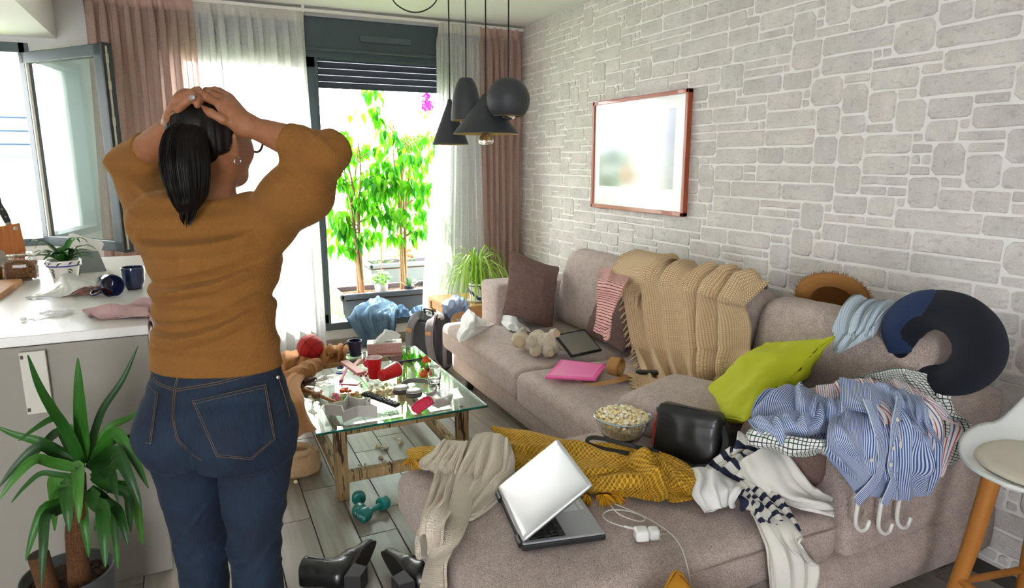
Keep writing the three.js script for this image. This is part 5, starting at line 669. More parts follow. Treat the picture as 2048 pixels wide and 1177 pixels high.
// ---------- cushions, clothes and throws on the sofa ----------
const on = { x: onX, y: onY, z: onZ };
const G = (rows) => rows.map(([ax, val, ...pts]) => pts.map(([u, v, o, a2]) => on[a2 || ax](u, v, o ?? val)));
const onDist = (u, v, P, L, far = false) => { const r = ray(u, v), l = hypot(...r), d = r.map((q) => q / l), m = [P[0], P[1] - 1.5, P[2]], b = d[0] * m[0] + d[1] * m[1] + d[2] * m[2], c = m[0] ** 2 + m[1] ** 2 + m[2] ** 2 - L * L, q = b * b - c, t = q < 0 ? b : b + (far ? 1 : -1) * sqrt(q); return [d[0] * t, 1.5 + d[1] * t, d[2] * t]; };
const basis = (o, C, A, B) => { const x = V(...A).sub(V(...C)).normalize(), z = x.clone().cross(V(...B).sub(V(...C))).normalize(), y = z.clone().cross(x); return new THREE.Matrix4().makeBasis(x, y, z).setPosition(...o); };
const mid = (...p) => [0, 1, 2].map((k) => p.reduce((s, q) => s + q[k], 0) / p.length);
const setM = (o, m) => { m.decompose(o.position, o.quaternion, o.scale); return o; };
const folder = (n, a, s) => { const r = rng(s * 7 + 1), L = []; for (let k = 0; k < n * 2.2; k++) { const u0 = (k + r()) / (n * 2.2); L.push([u0, rr(-.05, .25, r), u0 + rr(-.18, .18, r), rr(.7, 1.05, r), rr(.025, .05, r) * 4 / n, a * rr(.9, 2, r), rr(-.05, .05, r)]); } const C = creases(L); return (q, w, u, v) => .008 + C(u, v) + .003 * n3(u * 7, v * 7, s); };
const wig = (n, k, a, s = 0) => (x, t) => a * (ridge(x * n + .35 * n3(x * 3, t * 4, s), t * k + s, s) - .45);
{
  const seamTube = (w, h) => { const p = []; for (let k = 0; k < 4; k++) { const c = [[-1, -1], [1, -1], [1, 1], [-1, 1]], a = c[k], b = c[(k + 1) % 4]; for (let q = 0; q < 8; q++) { const x = lerp(a[0], b[0], q / 8), y = lerp(a[1], b[1], q / 8); p.push([x * w / 2 * (1 - .07 * (1 - y * y)), y * h / 2 * (1 - .07 * (1 - x * x)), 0]); } } return tube(p, .003, 120, 6, true); };
  const scatter = (name, label, cat, C, A, B, w, h, t, M, o) => { const D = mid(A, B), th = thing(name, label, cat, [0, 0, 0]); part('cushion_cover', pillow(w, h, t, o), M, th); part('piping', seamTube(w, h), M, th); setM(th, basis(D, C, A, B)); return th; };
  // brown cushion against the far armrest
  { const BL = onZ(992, 634, -3.60), BR = onZ(1086, 664, -3.62), TL = onZ(1042, 497, -3.80); scatter('throw_cushion', 'brown square throw cushion standing against the far armrest', 'cushion', BL, BR, TL, .385, .43, .15, M_brown, { s: 3, wr: .008 }); }
  { const BL = [2.06, .475, -3.32], BR = [2.06, .475, -2.93], TL = [2.20, .86, -3.30]; scatter('throw_cushion', 'brown square throw cushion behind the red striped shirt', 'cushion', BL, BR, TL, .40, .41, .13, M_brown, { s: 9, wr: .008 }); }
  const M_lime = mat(0xb9bf1e, .85, { bumpMap: T_plaster, bumpScale: .001, sheen: .3 });
  { const C = onY(1462, 866, .585), A = onDist(1643, 697, C, .47, true), B = onY(1408, 820, .50); const t = scatter('throw_cushion', 'lime green throw cushion lying beside the pile of shirts', 'cushion', C, A, B, .47, .45, .17, M_lime, { s: 21, wr: .017, fr: 8 }); part('zip', tube([[-.19, -.207, .004], [0, -.203, .004], [.19, -.207, .004]], .0035, 20, 6), mat(0x6d7010, .7), t); }
  { const c = [1.73, .515, -2.0], t = thing('loose_back_cushion', 'taupe loose cushion lying flat behind the popcorn bowl', 'cushion', c, .35); part('cushion_cover', softBox(.48, .15, .42, .072, .018, (q, n) => n.y > 0 ? .025 * (1 - (q.x / .24) ** 2) * (1 - (q.z / .21) ** 2) + .010 * (ridge(q.x * 6 + 1, q.z * 13 + q.x * 9, 4) - .4) * sstep(-.2, .25, q.x) : 0), M_sofa, t); }
  { const t = thing('loose_back_cushion', 'dark brown loose cushion wedged under the shirts beside the near armrest', 'cushion', [1.715, .55, -1.50]); part('cushion_cover', softBox(.17, .20, .30, .075, .02, (q) => .008 * fbm(q.x * 7, q.y * 7, q.z * 7 + 4, 3)), M_brown, t); }
  // mustard cushion corner in front of the chaise
  { const t = thing('throw_cushion', 'mustard yellow cushion whose corner peeks up in front of the chaise', 'cushion', [0, 0, 0]), M = mat(0xa87310, .9, { bumpMap: T_sofaB, bumpScale: .001 }); part('cushion_cover', pillow(.42, .42, .14, { s: 41, wr: .008 }), M, t); part('piping', seamTube(.42, .42), M, t); const top = onZ(1306, 1150, -1.10); t.position.set(top[0] + .06, top[1] - .315, top[2] + .06); t.rotation.set(-.35, -.35, PI / 4 - .12); }
}
// ----- fabrics
const stripes = (n, size, cols) => dtex(n, (u) => { const k = u * cols.length, c = cols[floor(k) % cols.length]; return hex(c); }, true, size);
const T_blue = stripes(128, .0100, ['#d3deef', '#3f5c9e', '#d3deef', '#3f5c9e']), T_red = stripes(128, .016, ['#f1ecec', '#c25a55', '#f1ecec', '#f1ecec', '#5a6fa8', '#f1ecec']);
const T_check = dtex(128, (u, v) => { const a = (u * 4) % 1 < .2, b = (v * 4) % 1 < .2, g1 = hex('#27563f'), g2 = hex('#3d3a4c'); return a && b ? hex('#1d2f28') : a ? (floor(u * 4) % 2 ? g1 : g2) : b ? (floor(v * 4) % 2 ? g2 : g1) : hex('#eef0ec'); }, true, .044);
const T_cb = dtex(64, (u, v) => tn(u, v, 32, 12), false, .02), cl = (t, c = 0xffffff, o = {}) => mat(c, .85, { map: t, bumpMap: T_cb, bumpScale: .0004, ...o });
const M_button = mat(0xe8e2d2, .3, { clearcoat: .5 });
const button = (p, n, r = .0058) => { const g = lathe([[0, .0018], [r * .6, .0016], [r * .75, .0024], [r, .0018], [r, 0]], 18), d = V(...n).normalize(); g.applyQuaternion(new THREE.Quaternion().setFromUnitVectors(V(0, 1, 0), d)); return g.translate(p[0] + d.x * .002, p[1] + d.y * .002, p[2] + d.z * .002); };
{ // ----- beige throw over the middle back cushion
  const T_bw = dtex(256, (u, v) => { const i = floor(u * 8), j = floor(v * 16), f = ((u * 8) % 1), q = ((v * 16 + (i % 2) * .5) % 1), k = sin(PI * q) * pow(sin(PI * f), .4); return mixc(hex('#c19a6c'), hex('#efe0c2'), sstep(.35, .9, k)); }, true, .085), T_bb = dtex(256, (u, v) => { const i = floor(u * 8), f = ((u * 8) % 1), q = ((v * 16 + (i % 2) * .5) % 1); return sin(PI * q) * pow(sin(PI * f), .5); }, false, .085);
  const M = mat(0xffffff, .95, { map: T_bw, bumpMap: T_bb, bumpScale: .0015, sheen: .3 }), Mf = mat(0xdcc49c, .95);
  const t = thing('throw_blanket', 'beige woven fringed throw draped over the middle of the sofa back', 'blanket', [0, 0, 0]);
  const rows = G([['x', 2.50, [1292, 535], [1350, 550], [1415, 572], [1475, 590], [1516, 604]], ['x', 2.42, [1285, 518], [1345, 521], [1410, 545], [1470, 566], [1524, 588]], ['x', 2.30, [1278, 540], [1338, 534], [1402, 556], [1464, 576], [1528, 600]], ['x', 2.20, [1270, 590], [1328, 582], [1392, 600], [1452, 620], [1524, 640]], ['x', 2.12, [1268, 650], [1324, 648], [1385, 664], [1442, 680], [1508, 690]], ['x', 2.05, [1272, 705], [1326, 712], [1382, 728], [1434, 738], [1490, 740]], ['y', .482, [1282, 742], [1335, 765], [1386, 778], [1432, 780], [1475, 772]], ['y', .474, [1290, 765], [1340, 783], [1388, 796], [1432, 797], [1465, 790]]]);
  const g = cloth(rows, { nu: 130, nv: 110, th: .007, fold: ((C) => (s, q, u, v) => .008 + C(u, v) + .006 * n3(u * 6, v * 6, 3))(creases([[.14, .10, .08, .95, .04, .034, .03], [.27, .08, .25, .98, .045, .042, .05], [.41, .05, .40, 1, .04, .036, .05], [.52, .12, .54, .98, .034, .03, .03], [.62, .06, .60, 1, .034, .05, .05], [.71, .05, .68, .8, .03, .036, .03], [.81, .05, .70, 1, .038, .052, .06], [.92, .06, .84, .95, .04, .046, .05], [.33, .3, .33, .8, .02, .014, .02]])), push: (p) => { offSofa(.009)(p); p.x = min(p.x, 2.625); } });
  part('blanket', g, M, t);
  const flap = cloth(G([['x', 2.42, [1285, 522], [1318, 518], [1352, 528]], ['x', 2.28, [1268, 540], [1302, 534], [1348, 545]], ['x', 2.20, [1258, 562], [1290, 560], [1322, 575]], ['x', 2.17, [1254, 585], [1280, 588], [1300, 600]]]), { nu: 36, nv: 36, th: .008, fold: (s, q, u, v) => .022 + .014 * (ridge(u * 3 + v, v * 2, 5) - .4), push: offSofa(.02) }); part('folded_corner', flap, M, t);
  const bot = cloth(G([['y', .49, [1268, 752], [1300, 758], [1340, 775], [1372, 790]], ['y', .482, [1276, 770], [1310, 777], [1350, 790], [1366, 806]], ['y', .474, [1285, 778], [1318, 792], [1346, 802], [1352, 812]]]), { nu: 40, nv: 20, th: .008, fold: (s, q, u, v) => .008 + .012 * (ridge(u * 4, v * 2, 15) - .3), push: offSofa(.008) }); part('turned_edge', bot, M, t);
  const r = rng(81), tas = []; const strand = (p, d, L) => { for (let k = 0; k < 3; k++) { const e = [rr(-.004, .004, r), rr(-.004, .004, r), rr(-.004, .004, r)], q = [p, [p[0] + d[0] * L * .5 + e[0], p[1] + d[1] * L * .5 + e[1], p[2] + d[2] * L * .5 + e[2]], [p[0] + d[0] * L + e[0] * 3, p[1] + d[1] * L + e[1] * 2, p[2] + d[2] * L + e[2] * 3]].map((w) => { const z = V(...w); offSofa(.004)(z); return z; }); tas.push(taper(q, [.0035, .0042, .0032, .0015], 8, 5)); } };
  for (let k = 0; k < 34; k++) { const v = .12 + .88 * k / 33, [p, n] = g.userData.at(0, v); strand([p.x, p.y, p.z], [-.25 + rr(-.2, .2, r), -.75, -.55 + rr(-.2, .2, r)], rr(.04, .07, r)); }
  for (let k = 0; k < 13; k++) { const [p] = flap.userData.at(k / 12, 1); strand([p.x, p.y, p.z], [-.25, -1, rr(-.2, .2, r)], rr(.04, .07, r)); const [q] = flap.userData.at(0, k / 12); strand([q.x, q.y, q.z], [-.25, -.9, -.3], rr(.03, .05, r)); }
  for (let k = 0; k < 16; k++) { const [p] = bot.userData.at(k / 15, 1); strand([p.x, p.y, p.z], [-.6, .12, .5 + rr(-.3, .3, r)], rr(.04, .06, r)); const [q] = bot.userData.at(0, k / 15); strand([q.x, q.y, q.z], [-.7, .1, -.3 + rr(-.3, .3, r)], rr(.03, .05, r)); }
  stuff(part('fringe', tas, Mf, t));
}
{ // ----- red striped shirt over the first back cushion
  const M = cl(dtex(64, (u, v) => (v * 2 % 1) < .28 ? hex('#6d3a3c') : hex('#e9b4ac'), true, .034), 0xffffff), t = thing('shirt', 'pink shirt with dark red stripes hanging over the first back cushion', 'shirt', [0, 0, 0]);
  part('body', cloth(G([['x', 2.34, [1206, 524], [1238, 522], [1272, 532]], ['x', 2.20, [1200, 540], [1232, 540], [1268, 546]], ['x', 2.00, [1200, 565], [1224, 568], [1250, 575]], ['x', 2.00, [1197, 600], [1216, 604], [1236, 610]], ['x', 1.965, [1196, 632], [1211, 636], [1228, 642]], ['x', 1.95, [1190, 662], [1206, 670], [1222, 676]]]), { nu: 30, nv: 70, th: .006, fold: (s, q, u, v) => .012 + .010 * (ridge(u * 2.6 + .8 * v, v * 2, 4) - .4) + .004 * n3(u * 5, v * 9, 2) }), M, t);
  part('sleeve_end', cloth(G([['x', 1.945, [1205, 655], [1215, 660], [1225, 655]], ['x', 1.94, [1208, 670], [1216, 676], [1224, 666]], ['x', 1.93, [1213, 684], [1219, 683], [1224, 676]]]), { nu: 12, nv: 16, th: .005, fold: () => .012 }), M, t);
}
{ // ----- pale blue shirt over the third back cushion
  const M = cl(dtex(64, (u) => (u * 6 % 1) < .4 ? hex('#a8bed2') : hex('#d3dde2'), true, .03)), t = thing('shirt', 'pale blue shirt crumpled over the sofa back beside the straw hat', 'shirt', [0, 0, 0]);
  part('body', cloth(G([['x', 2.40, [1722, 634], [1752, 634], [1786, 642]], ['x', 2.25, [1704, 640], [1744, 642], [1786, 654]], ['x', 2.17, [1690, 658], [1728, 662], [1766, 670]], ['x', 2.12, [1676, 680], [1706, 684], [1732, 684]], ['x', 2.10, [1666, 703], [1682, 708], [1692, 704]]]), { nu: 36, nv: 44, th: .004, fold: folder(4, .02, 9), push: offSofa(.012) }), M, t);
}
{ // ----- pile of shirts on the near armrest, with their hangers
  const Zf = -1.265, push = (o) => (p) => { offSofa(o)(p); };
  const fo = folder;
  const c = thing('shirt', 'white shirt with green check lying outermost on the armrest', 'shirt', [0, 0, 0]), Mc = cl(T_check), Mb = cl(T_blue), Mr = cl(T_red);
  part('body', cloth(G([['y', .76, [1712, 752, .80], [1775, 738, .82], [1840, 742, .80], [1885, 762, .76]], ['y', .745, [1722, 775], [1790, 768, .77], [1860, 780], [1905, 800, .735]], ['z', Zf + .02, [1780, 830], [1840, 828], [1890, 840], [1922, 850]], ['z', Zf + .022, [1790, 880], [1850, 882], [1895, 886], [1922, 884]], ['z', Zf + .02, [1800, 930], [1845, 932], [1880, 934], [1902, 925]]]), { nu: 64, nv: 70, th: .003, fold: fo(4, .012, 3), push: push(.006) }), Mc, c);
  part('sleeve', cloth(G([['y', .735, [1500, 858], [1560, 872], [1625, 880], [1655, 876]], ['y', .71, [1490, 872], [1552, 892], [1618, 898], [1652, 890]], ['y', .66, [1512, 884], [1570, 904], [1622, 906], [1646, 898]]]), { nu: 56, nv: 26, th: .004, fold: fo(2, .008, 7) }), Mc, c); part('button', button(onY(1533, 882, .72), [0, .8, .6]), M_button, c);
  const r2 = thing('shirt', 'red and blue striped white shirt between the check and the blue one', 'shirt', [0, 0, 0]);
  part('body', cloth(G([['y', .775, [1690, 766], [1750, 764], [1815, 772], [1860, 788]], ['y', .75, [1700, 785], [1770, 784], [1835, 796], [1892, 815, .735]], ['z', Zf + .035, [1760, 840], [1820, 842], [1870, 846], [1908, 856]], ['z', Zf + .038, [1770, 900], [1825, 902], [1868, 905], [1895, 905]], ['z', Zf + .034, [1775, 975], [1820, 972], [1860, 962], [1886, 945]]]), { nu: 60, nv: 64, th: .003, fold: fo(5, .010, 13), push: push(.012) }), Mr, r2);
  part('cuff', cloth(G([['y', .79, [1632, 772], [1652, 770], [1674, 768]], ['y', .775, [1634, 786], [1654, 784], [1676, 782]], ['y', .765, [1637, 799], [1656, 798], [1678, 796]]]), { nu: 16, nv: 12, th: .005 }), Mr, r2); part('sleeve', cloth(G([['y', .785, [1668, 768], [1700, 764], [1740, 762]], ['y', .775, [1670, 782], [1705, 780], [1750, 778]], ['y', .755, [1672, 797], [1705, 798], [1745, 798]]]), { nu: 30, nv: 16, th: .005, fold: fo(2, .006, 3) }), Mr, r2); for (const v of [777, 791]) part('button', button(onY(1652, v, .783), [0, .8, .6], .005), M_button, r2);
  const b = thing('shirt', 'blue and white striped shirt hanging over the front of the near armrest', 'shirt', [0, 0, 0]);
  const body = cloth(G([['y', .785, [1672, 790], [1720, 772], [1775, 778], [1835, 800, .77]], ['y', .755, [1668, 828, .745], [1722, 812], [1790, 815], [1862, 838, .74]], ['z', Zf + .055, [1650, 872], [1715, 868], [1795, 866], [1874, 880]], ['z', Zf + .06, [1648, 905], [1715, 915], [1795, 918], [1868, 930]], ['z', Zf + .056, [1680, 950], [1728, 956], [1795, 960], [1860, 962]], ['z', Zf + .05, [1706, 984], [1745, 990], [1800, 996], [1853, 984]]]), { nu: 96, nv: 90, th: .003, fold: ((C) => (q, w, u, v) => .012 + C(u, v) + .005 * n3(u * 6, v * 6, 5))(creases([[.62, .12, .58, .95, .03, .022, .02], [.72, .10, .70, 1, .03, .028, .03], [.80, .05, .86, .95, .032, .034, .04], [.88, .12, .78, .7, .025, .026], [.95, .2, .93, .95, .03, .024], [.40, .05, .42, .8, .035, .016], [.1, .35, .3, .55, .04, .014], [.02, .5, .2, .8, .04, .016], [.55, 0, .85, .3, .035, .02], [.3, .05, .15, .35, .04, .014]])), push: push(.02) }); part('body', body, Mb, b);
  const strip = (pts, w, z) => ribbon(pts.map(([u, v, d = 0]) => onZ(u, v, z + d)), () => w, { seg: 30, th: .004, up: V(0, .2, 1), cross: 4 });
  part('placket', strip([[1733, 800, -.05], [1752, 850], [1762, 890], [1762, 930], [1748, 965], [1712, 1005]], .034, Zf + .082), Mb, b); part('placket', strip([[1798, 800, -.05], [1790, 850], [1786, 900], [1782, 935], [1788, 960], [1768, 1010]], .034, Zf + .084), Mb, b);
  part('collar', cloth(G([['y', .80, [1678, 766], [1710, 772], [1742, 786]], ['y', .785, [1682, 790], [1712, 798], [1744, 808]], ['y', .765, [1690, 822, .755], [1720, 832, .758], [1746, 838, .75]]]), { nu: 20, nv: 20, th: .005, fold: () => .018 }), Mb, b);
  for (const [u, v] of [[1793, 840], [1786, 897], [1780, 930], [1741, 921]]) part('button', button(onZ(u, v, Zf + .092), [0, .2, 1]), M_button, b);
  const sl = (rows, n, a, s) => part('sleeve', cloth(G(rows), { nu: 60, nv: 40, th: .004, fold: fo(n, a, s) }), Mb, b);
  sl([['y', .76, [1552, 782, .74], [1600, 778], [1645, 800], [1680, 808]], ['y', .765, [1520, 805, .74], [1580, 806], [1640, 818], [1682, 822]], ['y', .735, [1506, 828, .72], [1570, 836], [1635, 838], [1680, 840]], ['y', .69, [1520, 842], [1575, 852], [1630, 852], [1676, 852]]], 3.2, .02, 31);
  sl([['y', .75, [1496, 846, .735], [1560, 836], [1625, 822], [1690, 800]], ['y', .75, [1510, 862, .74], [1565, 856], [1630, 842], [1690, 826]], ['y', .72, [1540, 872], [1590, 872], [1640, 868], [1688, 850]]], 2.6, .016, 37);
  sl([['y', .76, [1612, 832], [1640, 824], [1672, 822], [1690, 830]], ['z', -1.34, [1620, 860], [1645, 858], [1672, 862], [1685, 866]], ['z', -1.335, [1628, 888], [1646, 892], [1664, 888], [1672, 880]]], 2.4, .014, 41);
  const Mh = mat(0xe9e7e2, .3);
  const hanger = (u, v, z, label) => { const t = thing('clothes_hanger', label, 'hanger', [0, 0, 0], 0, 'white hangers of the shirts on the armrest'), p = (du, dv, dz = 0) => onZ(u + du, v + dv, z + dz); part('hook', tube([p(6, -52), p(1, -20), p(-3, 8), p(-1, 24), p(8, 32), p(18, 28), p(24, 14)], .0062, 50, 10), Mh, t); part('shoulder_bar', tube([p(-8, -56), p(6, -52), p(34, -42), p(46, -62), p(40, -78), p(22, -84)], .0055, 50, 10), Mh, t); return t; };
  hanger(1714, 1030, Zf + .055, 'white plastic hanger with its hook showing, left of three'); hanger(1760, 1036, Zf + .045, 'white plastic hanger with its hook showing, middle of three'); hanger(1797, 1024, Zf + .035, 'white plastic hanger with its hook showing, right of three');
}
{ // ----- white sweater with navy stripes
  const st = (per, a, lo, hi) => dtex(256, (u, v) => { const q = (v * 1.0); return q > lo && q < hi && ((q - lo) / (hi - lo) * per % 1) < a ? hex('#1d2440') : hex('#e9e6df'); }, true, 1);
  const M = (per, a, lo, hi) => mat(0xffffff, .9, { map: st(per, a, lo, hi), bumpMap: T_cb, bumpScale: .0006, sheen: .2 }), Mw = mat(0xe3e0d8, .9, { bumpMap: T_cb, bumpScale: .0006, sheen: .2 });
  const t = thing('sweater', 'white sweater with navy stripes crumpled across the chaise end', 'sweater', [0, 0, 0]);
  const P = (z, dx, y = .45) => z;
  const fo = folder;
  part('chest', cloth(G([['y', .60, [1478, 866], [1510, 880], [1540, 897, .57]], ['y', .57, [1476, 892], [1512, 905], [1545, 915]], ['y', .54, [1470, 905], [1498, 925], [1530, 940]], ['y', .50, [1428, 932], [1466, 955], [1500, 968]], ['y', .47, [1405, 945], [1445, 968], [1478, 980]]].map((r) => r)), { nu: 44, nv: 66, th: .007, fold: fo(2.2, .014, 3), push: offSofa(.006) }), mat(0xffffff, .9, { map: dtex(256, (u, v) => (v > .12 && (v * 7.0 % 1) < .42) ? hex('#1d2440') : hex('#e9e6df'), true, .30), bumpMap: T_cb, bumpScale: .0006 }), t);
  part('sleeve', cloth(G([['y', .60, [1478, 925, .56], [1518, 903, .60], [1550, 892, .60]], ['y', .58, [1490, 955, .52], [1545, 934, .57], [1578, 922, .58]], ['y', .53, [1520, 982, .485], [1570, 965, .53], [1600, 954, .54]], ['y', .49, [1568, 1005, .465], [1600, 990, .495], [1620, 982, .49]], ['y', .475, [1614, 1022, .46], [1630, 1009], [1637, 999, .47]], ['y', .462, [1668, 1037], [1664, 1020], [1659, 1003]]]), { nu: 36, nv: 70, th: .009, fold: fo(2, .012, 9), push: offSofa(.006) }), Mw, t);
  part('sleeve', cloth(G([['y', .50, [1470, 972], [1490, 965], [1510, 975]], ['y', .485, [1480, 992], [1510, 985], [1540, 990]], ['y', .478, [1492, 1010], [1530, 1005], [1560, 1008]], ['y', .472, [1504, 1030], [1548, 1030], [1580, 1035]], ['y', .462, [1520, 1052], [1568, 1060], [1600, 1070]]]), { nu: 36, nv: 50, th: .008, fold: fo(2, .012, 14), push: offSofa(.006) }), mat(0xffffff, .9, { map: dtex(256, (u, v) => (v > .18 && (v * 6.2 % 1) < .45) ? hex('#1d2440') : hex('#e9e6df'), true, .25), bumpMap: T_cb, bumpScale: .0006 }), t);
  part('hem', cloth(G([['y', .468, [1500, 1028], [1540, 1024], [1572, 1042], [1596, 1075]], ['y', .46, [1515, 1055], [1555, 1060], [1590, 1075], [1612, 1098, .452]], ['z', -1.235, [1528, 1095], [1568, 1100], [1602, 1110], [1624, 1120]], ['z', -1.222, [1535, 1140], [1575, 1145], [1608, 1150], [1625, 1155]], ['z', -1.226, [1540, 1190], [1575, 1195], [1600, 1200], [1610, 1200]], ['z', -1.232, [1545, 1240], [1575, 1245], [1596, 1246], [1604, 1246]]]), { nu: 44, nv: 60, th: .007, fold: fo(2, .008, 19), push: offSofa(.006) }), Mw, t);
  part('stripe_band', cloth(G([['y', .482, [1470, 998], [1490, 1003], [1508, 1012]], ['y', .484, [1478, 1008], [1520, 1016], [1545, 1032]], ['y', .474, [1490, 1016], [1510, 1034], [1538, 1048]]]), { nu: 30, nv: 20, th: .006, fold: () => .012 }), mat(0xffffff, .9, { map: dtex(128, (u, v) => (u * 3 % 1) < .45 ? hex('#1d2440') : hex('#e9e6df'), true, .16) }), t);
  part('cuff', cloth(G([['y', .50, [1378, 945], [1410, 942], [1450, 965], [1475, 980]], ['y', .51, [1392, 962], [1420, 958], [1455, 978], [1482, 990]], ['y', .495, [1385, 990], [1420, 988], [1452, 992], [1470, 996]], ['y', .46, [1408, 1028], [1430, 1022], [1448, 1010], [1462, 1000]]]), { nu: 44, nv: 40, th: .008, fold: fo(2.2, .012, 27), push: offSofa(.006) }), mat(0xe9e8e6, .9, { bumpMap: T_cb, bumpScale: .0006 }), t);
}
{ // ----- mustard waffle throw
  const T_w = dtex(256, (u, v) => { const f = (a, b) => { const x = (a % 1 + 1) % 1 - .5, y = (b % 1 + 1) % 1 - .5; return hypot(x, y); }, d = min(f(u * 8, v * 8), f(u * 8 + .5, v * 8 + .5)); return sstep(.12, .36, d); }, false, .125);
  const T_wc = dtex(256, (u, v) => { const f = (a, b) => hypot((a % 1 + 1) % 1 - .5, (b % 1 + 1) % 1 - .5), d = min(f(u * 8, v * 8), f(u * 8 + .5, v * 8 + .5)); return mixc(hex('#bd8710'), hex('#e6b63a'), sstep(.14, .36, d)); }, true, .125);
  const M = mat(0xffffff, .95, { map: T_wc, bumpMap: T_w, bumpScale: .008, sheen: .3 }), Mt = mat(0xc8900f, .9), t = thing('throw_blanket', 'mustard waffle knit throw with tassels spread across the chaise', 'blanket', [0, 0, 0]);
  const g = cloth(G([['y', .457, [988, 862, .455], [1050, 868], [1110, 882], [1175, 896], [1240, 904], [1310, 914], [1365, 934], [1390, 958, .455]], ['y', .475, [985, 872, .46], [1050, 880], [1115, 896], [1180, 910], [1250, 920], [1318, 932], [1368, 948], [1397, 970, .46]], ['y', .50, [998, 892, .47], [1060, 905, .485], [1120, 920], [1185, 932, .52], [1255, 938, .52], [1320, 948], [1366, 962], [1394, 985, .467]], ['y', .47, [1010, 915], [1070, 935], [1130, 955, .48], [1195, 960, .50], [1262, 966, .51], [1318, 978, .49], [1358, 990], [1388, 1000, .463]], ['y', .462, [1015, 940], [1075, 965], [1135, 985], [1200, 988], [1265, 992, .47], [1310, 1004], [1345, 1010], [1380, 1008]]]), { nu: 150, nv: 80, th: .009, fold: ((C) => (s, q, u, v) => .010 + .026 * exp(-(((v - .42 - .25 * (u - .5)) / .07) ** 2)) + .022 * exp(-(((v - .72 + .30 * (u - .6)) / .06) ** 2)) * sstep(.3, .5, u) + .006 * exp(-(((v - .2) / .08) ** 2)) + C(u, v) + .008 * (ridge(u * 3 + v * 1.5, v * 3.4 - u * 2, 5) - .4))(creases([[.05, .55, .45, .35, .05, .02], [.1, .8, .5, .6, .05, .02], [.62, .28, .80, .98, .035, .035, .05], [.5, .15, .95, .45, .05, .03], [.4, .1, .9, .15, .04, .018], [.66, .45, .98, .75, .045, .02], [.3, .95, .62, .75, .05, .03]])), push: offSofa(.010) });
  part('blanket', g, M, t);
  part('blanket_end', cloth(G([['y', .462, [812, 908, .455], [850, 902], [895, 900]], ['y', .468, [818, 918, .458], [855, 912], [900, 914]], ['y', .462, [824, 930, .452], [858, 926], [900, 930]]]), { nu: 40, nv: 20, th: .009, fold: (s, q) => .008 + .006 * sin(s * 30), push: offSofa(.006) }), M, t);
  const r = rng(86), tas = (c, d, n, L, y) => { const o = []; for (let k = 0; k < n; k++) { const a = rr(-.7, .7, r), l = L * rr(.6, 1.1, r), e = V(d[0], 0, d[1]).applyAxisAngle(V(0, 1, 0), a), p = [V(c[0] + rr(-.012, .012, r), y + rr(.002, .022, r), c[2] + rr(-.012, .012, r)), V(c[0] + e.x * l * .5, y + rr(.004, .026, r), c[2] + e.z * l * .5), V(c[0] + e.x * l, y + rr(.002, .008, r), c[2] + e.z * l)]; p.forEach(offSofa(.003)); o.push(taper(p, [.0026, .0022, .0014], 10, 5)); } return o; };
  stuff(part('tassel', tas(onY(822, 922, .455), [-.4, .9], 16, .05, .45).concat(tas(onY(825, 932, .452), [.1, 1], 14, .05, .448)), Mt, t)); for (const [u, v, a, b] of [[1172, 1000, -.3, .5], [1200, 998, .1, 1], [1225, 994, .5, .8]]) stuff(part('tassel', tas(onY(u, v, .462), [a, b], 26, .055, .455), Mt, t));
}
